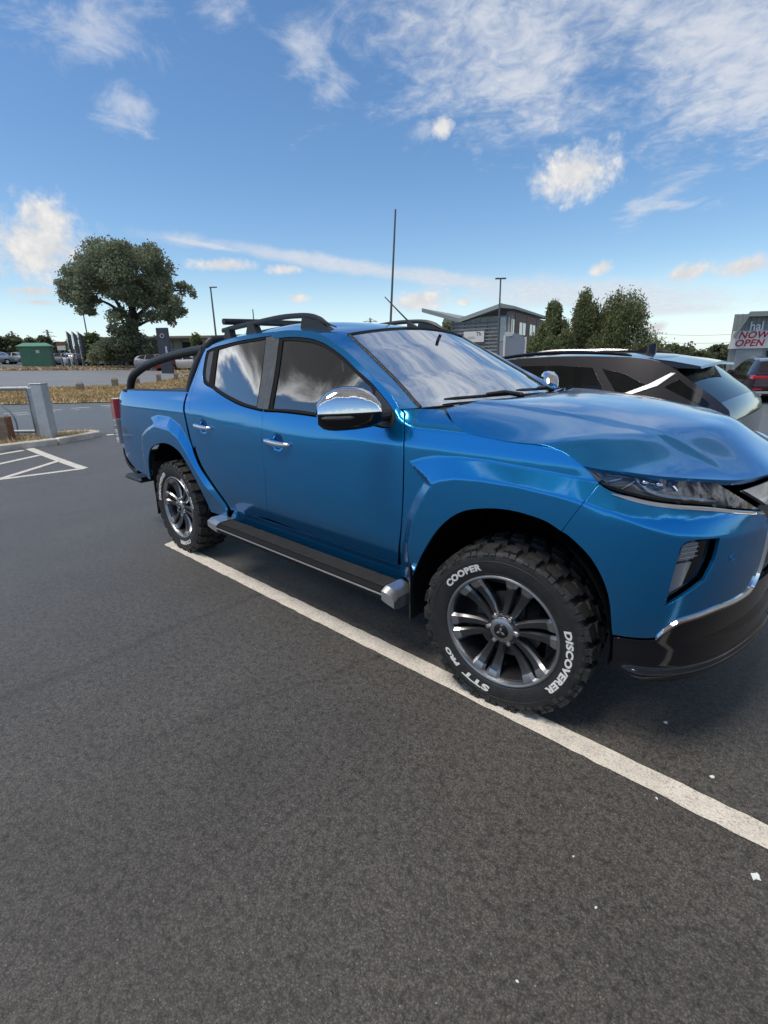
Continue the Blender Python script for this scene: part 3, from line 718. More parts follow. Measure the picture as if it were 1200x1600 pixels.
# pale ground of the distance so that the horizon is not asphalt
MAT['field']=pbr('distant_fields',(.13,.12,.07),.95,var=.4,vscale=.02)
ring=[]
def annulus(name,r0,r1,dz,m):
    th=np.linspace(0,2*math.pi,97)[:-1]; V=[];F=[]
    for r_ in(r0,(r0+r1)/2,r1):
        for t in th: x,y=CC[0]+r_*math.cos(t),CC[1]+r_*math.sin(t); V.append((x,y,float(T(x,y))+dz))
    n=96; F=[(i*n+j,(i+1)*n+j,(i+1)*n+(j+1)%n,i*n+(j+1)%n) for i in range(2) for j in range(n)]
    o=mesh_obj(name,V,[f[::-1] for f in F],m,smooth=False); o['kind']='structure'
annulus('fields',130,870,.5,MAT['field'])
# ============ the blue pickup ============
truck=thing('pickup_truck','blue double cab pickup with muddy terrain tyres, chrome mirrors and black sports bar','pickup truck',(0,0,0))
TB=truck
H=hits
ST=.03
# traced edges on the body side
gaptop=H((480,517),(495,520),(510,527),(525,537),(540,548),(555,561),(570,576.5),(585,592),(600,605),(615,622),(625.5,639))
gaptop_r=H((322.5,544),(337.5,536),(375,525.5),(427.8,518.5))
bgap=H((427.8,518.5),(420,570),(412,637),(409,700),(414,745),(418.5,797),(420,811))
dgap=H((625.5,639),(631.5,650),(630,694),(629,767),(625.5,830),(621,884))
sillz=.497
farch=H((645,899),(657.5,870),(683,828.7),(714,803),(750.5,795),(797,797.7),(848.7,813),(877,831))
farch2=H((877,831),(890,839),(921,870),(941.7,906),(952,942),(956,992))
fbgap=H((877,831),(936.5,755))
hoodg=H((696,639.5),(708,659),(723,672.5),(744,680),(795,690.5),(840,696.5),(870,701.6),(885,708.5),(912,728),(936.5,755))
cabshut=[(-2.617,1.615),(-2.648,1.548),(-2.662,1.387),(-2.665,1.279),(-2.652,1.178),(-2.618,1.05),(-2.585,.93)]
cabgap=[(-2.70,1.36),(-2.733,1.297),(-2.742,1.203),(-2.701,1.098),(-2.645,.943),(-2.525,.776),(-2.365,.635),(-2.274,.549),(-2.235,.51)]
# crease lines that the sheet metal follows
def crl(L,ds): return [[(a,b+d) for a,b in L] for d in ds]
DS=(-.012,-.006,0,.006,.012)
CR_F=crl(FZO,DS)+crl(FZR,DS)+[[(a+d,b) for a,b in FXO] for d in(-.012,0,.012,.03,.045,.055,.065)]
CR_R=crl(RZO,DS)+crl(RZR,DS)+[[(a+d,b) for a,b in RXO] for d in(-.012,0,.012,.035,.058,.07,.082)]
CR_D=crl([(-2.8,1.168),(-1.6,1.168)],(-.004,.004))
CR_D2=crl([(-1.6,1.133),(.4,1.133)],(-.004,.004))
def cup(sm,zc,r=1.): th=np.linspace(0,2*math.pi,28,endpoint=False); return np.stack([sm+.058*r*np.cos(th),zc+.054*r*np.sin(th)],1)
CUPS=((-1.545,1.053),(-2.445,1.083))
# ---- front door
dark_out=[[ (-1.79,1.222),(-1.5,1.226),(-1.18,1.219),(-.80,1.205),(-.70,1.198)],[(-.70,1.198),(-.645,1.205),(-.628,1.235),(-.640,1.268),(-.69,1.307),(-.748,1.345),(-.833,1.397),(-.90,1.43),(-.987,1.472),(-1.079,1.521),(-1.172,1.562),(-1.267,1.599),(-1.361,1.626),(-1.456,1.643),(-1.6,1.655),(-1.72,1.655),(-1.83,1.650)]]
bg=np.array(bgap)
def bx(z,dx=0.): return float(np.interp(z,bg[::-1,1],bg[::-1,0]))+dx
fhole=[[(bx(1.222,.006),1.222),(-1.5,1.226),(-1.18,1.219),(-.80,1.205),(-.70,1.198)],dark_out[1][:-1]+[(bx(1.652,.006),1.652)],[(bx(1.652,.006),1.652),(bx(1.44,.006),1.44),(bx(1.222,.006),1.222)]]
fh=outline(fhole,ST)
fdoor=outline([gaptop_r[-1:]+H((445,516.2),(460,516))+gaptop,dgap,[dgap[-1],(-1.2,sillz),bgap[-1]],bgap[::-1]],ST)
hb=lambda s,z:body(s,z)
panel('front_door',fdoor,body,MAT['blue'],TB,.03,[fh,cup(*CUPS[0])],CR_D2,both=True)
# ---- rear door
rhole=[[(bx(1.222,-.006),1.222),(-1.95,1.243),(-2.128,1.276),(-2.291,1.315),(-2.39,1.345),(-2.47,1.36)],[(-2.47,1.36),(-2.535,1.385),(-2.575,1.44),(-2.60,1.55),(-2.597,1.60)],[(-2.597,1.60),(-2.5,1.622),(-2.2,1.653),(-1.95,1.667),(bx(1.655,-.006),1.672)],[(bx(1.655,-.006),1.672),(bx(1.44,-.006),1.44),(bx(1.222,-.006),1.222)]]
rh=outline(rhole,ST)
rdoor=outline([[cabshut[0]]+gaptop_r[1:],bgap,[bgap[-1],(-2.0,sillz),(-2.222,sillz)],[(-2.222,.50),(-2.262,.549),(-2.352,.635),(-2.512,.776),(-2.585,.90)],[(-2.585,.93)]+cabshut[::-1][1:]],ST)
panel('rear_door',rdoor,body,MAT['blue'],TB,.03,[rh,cup(*CUPS[1])],CR_D,both=True)
# ---- door glass and black surrounds
fglass=outline([[(-1.635,1.243),(-1.4,1.246),(-1.18,1.238),(-.79,1.228)],[(-.79,1.228),(-.80,1.30),(-.833,1.372),(-.90,1.408),(-.987,1.452),(-1.079,1.500),(-1.172,1.541),(-1.267,1.578),(-1.361,1.605),(-1.456,1.622),(-1.6,1.636),(-1.70,1.638)],[(-1.70,1.638),(-1.66,1.44),(-1.635,1.243)]],ST)
rglass=outline([[(-1.80,1.246),(-1.95,1.262),(-2.128,1.295),(-2.291,1.332),(-2.392,1.364)],[(-2.392,1.364),(-2.425,1.48),(-2.455,1.606)],[(-2.455,1.606),(-2.2,1.637),(-1.885,1.655)],[(-1.885,1.655),(-1.835,1.44),(-1.80,1.246)]],ST)
qglass=outline([[(-2.465,1.378),(-2.52,1.40),(-2.555,1.45),(-2.578,1.54),(-2.577,1.592)],[(-2.577,1.592),(-2.512,1.606)],[(-2.512,1.606),(-2.488,1.48),(-2.465,1.378)]],ST)
def sub(nm,o,fnd,m,par,gap=.0,holes=(),both=True,thick=.008,step=.05):
    return panel(nm,o,lambda u,v:body(u,v,fnd),m,par,step,holes,(),gap,thick,both=both)
fr=inset(fh,.003); rr=inset(rh,.003)
sub('window_frame',fr,-.006,MAT['trim_rubber'],TB,holes=[fglass],thick=.02)
sub('window_frame',rr,-.006,MAT['trim_rubber'],TB,holes=[rglass,qglass],thick=.02)
sub('window_glass',inset(fglass,.001),-.013,MAT['door_glass'],TB)
sub('window_glass',inset(rglass,.001),-.013,MAT['priv'],TB)
sub('quarter_glass',inset(qglass,.001),-.010,MAT['grey_trim'],TB)
# satin B pillar covers
pf=outline([[(bx(1.24,.0026),1.236),(bx(1.64,.0026),1.652)],[(bx(1.64,.0026),1.652),(-1.735,1.652)],[(-1.735,1.652),(-1.69,1.44),(-1.665,1.236)],[(-1.665,1.236),(bx(1.24,.0026),1.236)]],ST)
pr=outline([[(bx(1.24,-.0026),1.238),(bx(1.655,-.0026),1.668)],[(bx(1.655,-.0026),1.668),(-1.872,1.664)],[(-1.872,1.664),(-1.815,1.44),(-1.782,1.240)],[(-1.782,1.240),(bx(1.24,-.0026),1.238)]],ST)
for o in(pf,pr): sub('pillar_cover',o,.0012,MAT['grey_trim'],TB,thick=.006)
# weather strip: a slim raised moulding under the glass
for pts in([(bx(1.23,.008),1.232),(-1.5,1.236),(-1.18,1.229),(-.85,1.214)],[(bx(1.23,-.008),1.232),(-1.95,1.252),(-2.128,1.285),(-2.291,1.323),(-2.39,1.353)]):
    c=catmull(pts,8); mb=MB(); mb.tube([body(a,b,-.001) for a,b in c],.0065,8); mb.obj('weather_strip',MAT['trim_rubber'],TB); mirror_y(mb).obj('weather_strip',MAT['trim_rubber'],TB)
# ---- cab corner behind the rear door
cab=outline([cabshut[::-1],[cabshut[0],(-2.60,1.635)],[(-2.60,1.635),(-2.63,1.55),(-2.66,1.45)]+cabgap[:5],[cabgap[4],(-2.585,.93)]],ST)
cab=outline([cabshut[::-1],[cabshut[0],(-2.625,1.625)],[(-2.625,1.625),(-2.655,1.55),(-2.69,1.42),(-2.724,1.30),(-2.73,1.203),(-2.69,1.098),(-2.634,.943),(-2.612,.91)]],ST)
panel('cab_corner',cab,body,MAT['blue'],TB,.03,both=True)
# ---- front wing
fend=outline([H((645,899))+[(-.505,.46),(-.515,.44)],[(-.515,.44),(-.60,.44)],[(-.60,.44),(-.600,.50)]+[(a+.006,b) for a,b in dgap[::-1][1:-1]],H((628.5,640),(654,638),(675,638.5)),hoodg,fbgap[::-1],farch[::-1]],ST)
panel('front_wing',fend,body,MAT['blue'],TB,.0135,(),CR_F+CR_D2,both=True)
# ---- sill
panel('sill',outline([[(-2.20,.495),(-.605,.495)],[(-.605,.495),(-.60,.40)],[(-.60,.40),(-2.25,.40)],[(-2.25,.40),(-2.20,.495)]],.05),lambda u,v:body(u,v,-.012),MAT['blue'],TB,.05,both=True)
# ---- cargo bed side
rarch=[(-2.495,.43),(-2.52,.51),(-2.566,.638),(-2.667,.764),(-2.772,.855),(-2.86,.892),(-2.943,.908),(-3.03,.912),(-3.116,.903),(-3.22,.878),(-3.318,.838),(-3.39,.76),(-3.44,.66),(-3.47,.545)]
bedtop=1.296
bed=outline([[(a-.016,b) for a,b in cabgap[1:]],[(-2.25,.50),(-2.27,.43)],[(-2.27,.43),(-2.495,.43)],rarch,[(-3.47,.545),(-3.60,.555),(-3.834,.585),(-4.0,.66),(-4.085,.745)],[(-4.085,.745),(-4.075,.9),(-4.075,1.15),(-4.07,1.245)],[(-4.07,1.245),(-4.045,bedtop-.012),(-3.98,bedtop)],[(-3.98,bedtop),(-3.4,1.303),(-2.75,1.312)]],ST)
panel('bed_side',bed,body,MAT['blue'],TB,.0145,(),CR_R+crl([(-4.1,1.168),(-2.7,1.168)],(-.004,.004)),both=True)
E0=body(np.array([-4.02,-3.4,-2.755]),np.array([1.296,1.303,1.312]))
# rail cap on top of the bed side, inner wall
for sg in(1,-1):
    mb=MB(); sec=[]
    for s_,z_ in[(-4.04,1.292),(-3.7,1.299),(-3.4,1.303),(-3.0,1.308),(-2.755,1.312)]:
        e=body(s_,z_,-.002); y=e[1]
        sec.append([(e[0],y,e[2]),(e[0],y+.008,e[2]+.010),(e[0],y+.05,e[2]+.012),(e[0],y+.075,e[2]+.006),(e[0],y+.075,e[2]-.35),(e[0],y+.06,e[2]-.35)])
    mb.loft(sec,closed=False,cap=False,m=0)
    (mb if sg==1 else mirror_y(mb)).obj('bed_rail',MAT['black'],TB)
mb=MB(); mb.box((-3.40,0,1.262),(1.29,1.44,.03),bev=.008); mb.obj('bed_cover',MAT['black'],TB)
mb=MB(); mb.box((-4.115,0,1.0),(.05,1.36,.52),bev=.012); mb.box((-4.118,0,1.25),(.06,1.40,.05),bev=.02)
mb.obj('tailgate',MAT['blue'],TB)
mb=MB(); mb.box((-4.146,0,1.12),(.02,.22,.05),bev=.008); mb.obj('tailgate_handle',MAT['chrome'],TB)
# ---- tail lamps: upright, wrapped round the corner, standing proud
for sg in(1,-1):
    for nm,z0,z1,mm in(('tail_lamp',1.035,1.215,'red_lens'),('tail_lamp_lower',.80,1.03,'clear_lens')):
        mb=MB(); sec=[]
        for z in np.linspace(z0,z1,7):
            k=.030*math.sin(math.pi*min(1,max(0,(z-.72)/.56)))
            sec.append([(-4.078,-.843,z),(-4.10,-.866-.2*k,z),(-4.17-1.3*k,-.862,z),(-4.20-1.5*k,-.82,z),(-4.19-.8*k,-.70,z),(-4.10,-.70,z)])
        mb.loft(sec,flip=True); o=(mb if sg==1 else mirror_y(mb)).obj(nm,MAT[mm],TB,ang=50)
        if nm=='tail_lamp_lower':
            for z in(.83,.875,.92,.965,1.01):
                q=MB(); q.box((-4.155,-.853,z),(.10,.03,.012),bev=.004); (q if sg==1 else mirror_y(q)).obj('lamp_rib',MAT['chrome'],o)
# ---- rear bumper
mb=MB(); mb.box((-4.17,0,.60),(.16,1.30,.13),bev=.03); mb.box((-4.20,0,.675),(.20,.70,.02),bev=.006)
mb.obj('rear_bumper',MAT['chrome'],TB)
for sg in(1,-1):
    mb=MB(); c=[(-4.088,.76),(-4.10,.70),(-4.06,.655),(-3.98,.605),(-3.88,.575),(-3.82,.572)]
    sec=[]
    for s_,z_ in catmull(c,5): 
        e=body(min(s_,-3.8),z_); x=s_
        sec.append([(x,e[1]-.004,z_+.004),(x-.012,e[1]-.006,z_-.028),(x-.012,e[1]+.05,z_-.03),(x,e[1]+.05,z_)])
    mb.loft(sec); (mb if sg==1 else mirror_y(mb)).obj('bumper_corner',MAT['gloss'],TB)
    mb=MB(); mb.box((-4.02,-.70*sg,.47),(.36,.30,.05),bev=.022); mb.obj('corner_step',MAT['black'],TB)
# ---- roof with windscreen pillars (one pressing)
wsL=[(543,523,-.56),(555,534.5,-.575),(570,548,-.592),(585,563,-.61),(600,578,-.628),(615,593,-.648),(630,609.5,-.667),(645,627.5,-.690),(654,637,-.702)]
wsE=np.array([at(0,0,1) if False else (CC+ray(a,b)*((y-CC[1])/ray(a,b)[1])) for a,b,y in wsL])
gt3=body(*np.array(gaptop_r+H((445,516.2),(460,516))+gaptop).T)
rc=[tuple(p) for p in gt3]+[tuple(p) for p in wsE]
rc+=[(-1.19,-.3,1.672),(-1.165,0,1.680),(-1.45,-.45,1.706),(-1.45,0,1.733),(-1.8,-.50,1.735),(-1.8,0,1.768),(-2.2,-.5,1.722),(-2.2,0,1.758),(-2.62,-.56,1.664),(-2.62,-.45,1.694),(-2.62,0,1.718),(-2.62,-.600,1.640),
     (-.95,-.3,1.60),(-.9,0,1.60),(-.6,-.3,1.46),(-.55,0,1.46)]
rc=np.array(rc); rc2=np.vstack([rc,rc[np.abs(rc[:,1])>1e-6]*[1,-1,1]])
roof_z=TPS(rc2[:,:2],rc2[:,2],2e-4)
def rooff(u,v): return np.stack([u,v,roof_z(u,v)],-1)
side=[tuple(p[:2]) for p in gt3]            # rear -> front, right side
wsv=[tuple(p[:2]) for p in wsE]
sl_=[(a,-b) for a,b in side]; wl=[(a,-b) for a,b in wsv]
ro=outline([[(-2.63,0),(-2.63,-.45),(-2.63,-.6)],[(-2.63,-.612)]+side,[side[-1],wsv[-1]],wsv[::-1],[wsv[0],(-1.18,-.3),(-1.155,0),(-1.18,.3),wl[0]],wl,[wl[-1],sl_[-1]],sl_[::-1]+[(-2.63,.612)],[(-2.63,.612),(-2.63,.45),(-2.63,0)]],.03)
panel('roof',ro,rooff,MAT['blue'],TB,.03,gap=.001,thick=.02)
# cab back wall with its window
mb=MB(); sec=[]
for y in np.linspace(-1,1,13):
    sec.append([(-2.62,y*.60,float(roof_z(-2.62,y*.60))-.004),(-2.66,y*.66,1.5),(-2.70,y*.78,1.3),(-2.70,y*.80,.9)])
mb.loft(sec,closed=False,cap=False,flip=True); mb.obj('cab_back',MAT['blue'],TB)
# ---- windscreen
wsn=len(wsE); vv=np.linspace(0,1,wsn)
def wsf(u,v):
    e=np.stack([np.interp(v,vv,wsE[:,i]) for i in range(3)],-1)
    b=.10+.17*v
    k=1-u*u
    return np.stack([e[...,0]+b*k*.62,-u*e[...,1]*-1*1.0 if False else u*np.abs(e[...,1]),e[...,2]+.030*k*(1-v)+.012*k],-1)
U=np.linspace(-1,1,33); VV=np.linspace(0,1,25)
g=np.array([[wsf(np.array(u),np.array(v)) for u in U] for v in VV])
mb=MB(); mb.loft(g,closed=False,cap=False); 
o=mb.obj('windscreen',MAT['screen'],TB,ang=None)
# black frit band and rubber edge
mb=MB(); e=[wsf(np.array(-.985),np.array(v))+np.array([0,0,.003]) for v in VV]; mb.tube(e,.007,6)
mb2=mirror_y(mb); mb.V+=mb2.V; mb.F+=[tuple(i+len(mb2.V) for i in f) for f in mb2.F]
mb.tube([wsf(np.array(u),np.array(0.))+np.array([.004,0,.003]) for u in U],.006,6)
mb.obj('windscreen_seal',MAT['black'],TB)
mb=MB(); gi=np.array([[wsf(np.array(u),np.array(v))-np.array([.004,0,.006]) for u in U] for v in np.linspace(.91,1.0,4)]); mb.loft(gi,closed=False,cap=False); mb.obj('windscreen_border',MAT['gloss'],TB)
# ---- bonnet
hb3=body(*np.array(hoodg).T)
hlt=[(a,b-q_) for (a,b),q_ in zip(H((936.5,751),(911,726.5),(975,737.5),(1050,743),(1137.5,746)),(0,0,0,.002,.006))]
ht3=body(*np.array(hlt[1:]).T)
hc=[tuple(p) for p in hb3[:-1]]+[tuple(p) for p in ht3]
hc+=[(-.35,-.35,1.302),(-.33,0,1.306),(-.10,0,1.303),(.10,0,1.287),(.33,0,1.257),(.545,0,1.212),(.66,0,1.160),(.735,0,1.106),(.79,0,1.060),(.476,.42,1.178),(.61,.42,1.130),(.70,.42,1.088),(-.05,-.4,1.292),(.2,-.4,1.268),(.4,-.4,1.238),(.55,-.3,1.196),(.66,-.25,1.146),(.745,-.25,1.096),
     (0,-.65,1.262),(.2,-.65,1.238),(.37,-.62,1.205),(.48,-.55,1.180)]
hc=np.array(hc); hc2=np.vstack([hc,hc[np.abs(hc[:,1])>1e-6]*[1,-1,1]])
_hb=lambda x,y: np.stack([np.asarray(x)**i*np.asarray(y)**(2*j) for i in range(4) for j in range(3)],-1)
def _hk(x,y): return -.62*softp(np.asarray(x)-(.585-.62*np.abs(np.asarray(y))**2.0),.022)      # nose break
_hw=np.where((hc2[:,0]>.28)&(np.abs(hc2[:,1])>.5),5.,1.)
_ha=np.linalg.lstsq(_hb(hc2[:,0],hc2[:,1])*_hw[:,None],(hc2[:,2]-_hk(hc2[:,0],hc2[:,1]))*_hw,rcond=None)[0]
_h0=lambda x,y: _hb(x,y)@_ha+_hk(x,y)
_hr=TPS(hc2[:,:2],hc2[:,2]-_h0(hc2[:,0],hc2[:,1]),3e-2)
def hood_z(x,y): return _h0(x,y)+_hr(x,y)
def hoodf(u,v):
    a=np.abs(v); w_=.50+.10*np.clip(-(u-.2),-.5,.7)
    return np.stack([u,v,hood_z(u,v)+.010*(1-sst(w_-.02,w_+.03,a))*sst(.74,.5,u)],-1)
he=[tuple(p[:2]) for p in hb3[:-1]]; hf=[tuple(p[:2]) for p in ht3]
_ls=np.array([.295,.36,.43,.52,.60,.70,.82,.95,1.10,1.27,S_NOSE]); lipz=np.full(len(_ls),1.10)
for _ in range(30): _p=body(_ls,lipz); lipz=.5*lipz+.5*(hood_z(_p[:,0],_p[:,1]))
lip=body(_ls,lipz,.004); hf=[tuple(p[:2]) for p in lip]; hf2=hf[:-1]+[(hf[-1][0],0.)]
hlt=[hlt[0]]+[(float(q),float(np.interp(q,_ls,lipz))-.007) for q in(.293,.36,.43,.52,.60,.70,.80)]
back=[(he[0][0],he[0][1]),(-.355,-.52),(-.30,-.3),(-.275,0)]
mir=lambda L:[(a,-b) for a,b in L[::-1]]
ho=outline([he[:-1],[he[-2],hf[0]],hf2+mir(hf2)[1:],[mir(hf2)[-1],mir(he[:-1])[0]],mir(he[:-1]),mir(back)+back[::-1][1:]],.03)
panel('bonnet',ho,hoodf,MAT['blue'],TB,.028,gap=.002,thick=.02)
# cowl under the screen, wipers
mb=MB(); sec=[]
for y in np.linspace(-.68,.68,15):
    q=y/.70; x0=float(np.interp(abs(y),[0,.3,.52,.70],[-.268,-.293,-.345,-.425])); p=wsf(np.array(q),np.array(1.0))
    sec.append([(x0+.02,y,float(hood_z(x0+.02,y))-.022),(x0-.03,y,float(hood_z(x0,y))-.022),(p[0]-.02,p[1],p[2]-.012)])
mb.loft(sec,closed=False,cap=False,flip=False); mb.obj('cowl',MAT['black'],TB)
def wiper(y0,y1,v0,v1):
    mb=MB(); a=wsf(np.array(y0),np.array(1.0))+np.array([.03,0,.014]); b=wsf(np.array((y0+y1)/2),np.array(v0))+np.array([.01,0,.030])
    mb.tube([a,(a+b)/2+np.array([0,0,.012]),b],[.014,.011,.008],8)
    mb.ball(a,(.022,.022,.014))
    o=mb.obj('wiper',MAT['black'],TB)
    mb=MB(); P=[wsf(np.array(t),np.array(np.interp(t,[min(y0,y1),max(y0,y1)],[v0,v1]) if y0<y1 else np.interp(t,[y1,y0],[v1,v0])))+np.array([.006,0,.016]) for t in np.linspace(y0,y1,9)]
    mb.tube(P,[.005]+[.009]*7+[.005],6); mb.obj('blade',MAT['black'],o)
wiper(-.10,-.80,.985,.95); wiper(.62,-.02,.985,.93)
# ---- front bumper skin
hlb=H((936.5,755),(957,767.5),(1017,782.5),(1100,791),(1150,796),(1192.5,798.7))
chl=H((956,992),(1021,997),(1037,984),(1061,969),(1120,948))
fog=outline([H((1064,856),(1080,845),(1125,841)),H((1125,841),(1117,875),(1101,907)),H((1101,907),(1040,947)),H((1040,947),(1052,900),(1064,856))],.02)
tip=hlb[-1]
SB=1.075
bum=outline([fbgap,hlb,[tip,(SB,.90),(SB,.80),(SB-.01,.70)],[(SB-.01,.70),(1.03,.645),(.94,.632),(.823,.632)],chl[::-1],farch2[::-1]],.022)
panel('front_bumper',bum,body,MAT['blue'],TB,.0135,[fog],CR_F[:10],both=True)
# chrome blade along the lower edge of the skin
c=[(SB+.004,.93),(SB+.006,.80),(SB-.004,.70),(1.035,.640),(.94,.624),(.823,.622),(.74,.61),(.667,.594),(.625,.558),(.598,.521)]
for sg in(1,-1):
    P=catmull(c,6); n=len(P); mb=MB(); sec=[]
    for i,(a,b) in enumerate(P):
        t=np.gradient(P,axis=0)[i]; t/=np.linalg.norm(t)+1e-9; nn=np.array([-t[1],t[0]]); w_=.011*min(1,.35+i*.2,.35+(n-1-i)*.12)
        A=[body(*(P[i]+nn*w_*k),d) for k,d in((1,0.),(.6,.008),(-.6,.010),(-1,0.))]
        sec.append(A)
    mb.loft(sec); (mb if sg==1 else mirror_y(mb)).obj('chrome_blade',MAT['chrome'],TB,ang=60)
# black lower bumper
def lowf(u,v):
    t=np.clip((v-.33)/.20,0,1)
    return body(u,v,.014*sst(.497,.485,v)*sst(.46,.60,u)+.020*sst(.405,.392,v)*sst(.47,.58,u)-.045*sst(.375,.29,v))
low=outline([[(.462,.512),(.597,.518),(.625,.553),(.667,.588),(.74,.604),(.823,.617),(.94,.619),(1.035,.634),(1.09,.66)],[(1.09,.66),(S_NOSE-.002,.66)],[(S_NOSE-.002,.66),(S_NOSE-.002,.275)],[(S_NOSE-.002,.275),(1.1,.275),(.8,.30),(.63,.34)],[(.63,.34),(.47,.385)],[(.47,.385),(.462,.512)]],.025)
panel('lower_bumper',low,lowf,MAT['gloss'],TB,.025,both=True)
# ---- headlamps
hlo=outline([hlt[1:],[hlt[-1],tip],[(a,b+.002) for a,b in hlb[::-1][:-1]]+[hlb[0]],[hlb[0],hlt[1]]],.02)
for sg in(1,):
    panel('headlamp',inset(hlo,.003),lambda u,v:body(u,v,-.045),MAT['bezel'],TB,.03,gap=0,thick=.004,both=True)
    panel('headlamp_lens',inset(hlo,.003),lambda u,v:body(u,v,-.004),MAT['lens'],TB,.03,gap=0,thick=.04,both=True)
hp=np.array(hlo)
def hlz(s,f):   # height inside the lamp, 0 bottom .. 1 top
    zb=float(np.interp(s,[q[0] for q in hlb],[q[1] for q in hlb])); zt=float(np.interp(s,[q[0] for q in hlt[1:]]+[tip[0]],[q[1] for q in hlt[1:]]+[tip[1]]))
    return zb+(zt-zb)*f
def strip(nm,pts,w,d,m,par=TB,rise=.006,taper=True):
    P=catmull(pts,6) if len(pts)>2 else resample(np.array(pts,float),.02)
    n=len(P); mb=MB(); sec=[]; T=np.gradient(P,axis=0)
    for i in range(n):
        t=T[i]/(np.linalg.norm(T[i])+1e-9); nn=np.array([-t[1],t[0]]); k=min(1,.3+i*.25,.3+(n-1-i)*.25) if taper else 1
        sec.append([body(*(P[i]+nn*w*k*a),d+b) for a,b in((.5,0.),(.3,rise),(-.3,rise),(-.5,0.))])
    mb.loft(sec); mb.obj(nm,m,par,ang=50); mirror_y(mb).obj(nm,m,par,ang=50)
strip('light_guide',[(.355,hlz(.355,.70)),(.40,hlz(.40,.80)),(.47,hlz(.47,.80))],.016,-.030,MAT['led'])
strip('light_guide',[(.47,hlz(.47,.80)),(.50,hlz(.50,.55)),(.535,hlz(.535,.30)),(.60,hlz(.60,.2)),(.70,hlz(.70,.2)),(.80,hlz(.80,.2))],.011,-.028,MAT['led'])
strip('reflector_fin',[(.38,hlz(.38,.25)),(.425,hlz(.425,.62))],.018,-.036,MAT['silver'])
strip('reflector_fin',[(.43,hlz(.43,.1)),(.475,hlz(.475,.6))],.014,-.036,MAT['silver'])
for s0 in(.56,.62):
    strip('reflector_fin',[(s0,hlz(s0,.85)),(s0+.03,hlz(s0+.03,.45))],.022,-.040,MAT['chrome'])
for s0 in(.70,.76,.82,.88):
    pl=[(s0,hlz(s0,.92)),(s0+.045,hlz(s0+.045,.92)),(s0+.085,hlz(s0+.085,.40)),(s0+.04,hlz(s0+.04,.40))]
    panel('lamp_louvre',outline([[pl[i],pl[(i+1)%4]] for i in range(4)],.02),lambda u,v:body(u,v,-.028),MAT['silver_grey'],TB,.03,gap=.002,thick=.01,both=True)
for s0 in(.515,.575):
    z=hlz(s0,.62); c=body(s0,z,-.040); n_=mapn(body,np.array(s0),np.array(z))
    mb=MB(); mb.ball((0,0,0),(.026,.026,.018),16); mb.V=[tuple(np.array(c)+np.array(v)) for v in mb.V]
    mb.obj('projector',MAT['chrome'],TB); mirror_y(mb).obj('projector',MAT['chrome'],TB)
strip('chrome_trim',[(a,b-.008) for a,b in hlb[1:]],.013,.001,MAT['chrome'],rise=.005)
# ---- stacked fog lamp in its recess
panel('fog_lamp_recess',inset(fog,.003),lambda u,v:body(u,v,-.035),MAT['bezel'],TB,.03,gap=0,thick=.004,both=True)
fo=np.array(fog); 
fl1=outline([[(.640,.885),(.655,.897),(.70,.897)],[(.70,.897),(.690,.835)],[(.690,.835),(.628,.825)],[(.628,.825),(.640,.885)]],.02)
fl2=outline([[(.628,.818),(.686,.828)],[(.686,.828),(.665,.735)],[(.665,.735),(.615,.700)],[(.615,.700),(.628,.818)]],.02)
for o_ in(fl1,fl2): panel('fog_lamp',o_,lambda u,v:body(u,v,-.018),MAT['clear_lens'],TB,.02,gap=.003,thick=.02,both=True)
for z in(.845,.862,.879): strip('lens_rib',[(.636,z-.004),(.695,z+.004)],.006,-.017,MAT['chrome'],rise=.004,taper=False)
fl3=outline([[(.705,.897),(.756,.897)],[(.756,.897),(.727,.768),(.70,.745)],[(.70,.745),(.672,.735)],[(.672,.735),(.705,.897)]],.02)
panel('fog_lamp_blank',fl3,lambda u,v:body(u,v,-.026),MAT['gloss'],TB,.02,gap=.002,thick=.01,both=True)
# parking sensor
q=hit(1144,871)
if q:
    c=body(*q); n_=mapn(body,np.array(q[0]),np.array(q[1])); zz_=Vector(n_).to_track_quat('Z','Y').to_matrix()
    mb=MB(); mb.lathe([(.0,.002),(.010,.002),(.0112,.0004),(.0118,.0004),(.0135,.0022),(.015,.0004)],20,'z'); mb.V=[tuple(np.array(zz_)@np.array(v)+c) for v in mb.V]
    mb.obj('parking_sensor',MAT['blue'],TB); mirror_y(mb).obj('parking_sensor',MAT['blue'],TB)
# ---- grille between the lamps
gr=outline([[(SB+.012,.66),(SB+.012,.93)],[(SB+.012,.93),(SB-.02,.98),(S_NOSE-.002,1.06)],[(S_NOSE-.002,1.06),(S_NOSE-.002,.66)],[(S_NOSE-.002,.66),(SB+.012,.66)]],.03)
panel('grille',gr,lambda u,v:body(u,v,-.02),MAT['gloss'],TB,.04,gap=0,both=True)
ug=outline([[(tip[0]-.10,1.045),(S_NOSE-.002,1.06)],[(S_NOSE-.002,1.06),(S_NOSE-.002,.985)],[(S_NOSE-.002,.985),(tip[0]+.03,.975)],[(tip[0]+.03,.975),(tip[0]-.10,1.045)]],.02)
panel('grille_top_bar',ug,lambda u,v:body(u,v,.002),MAT['silver_grey'],TB,.03,gap=.002,both=True)
for z in(.72,.79,.86): strip('grille_bar',[(SB+.02,z),(S_NOSE-.003,z)],.02,-.02,MAT['grey_trim'],rise=.016,taper=False)
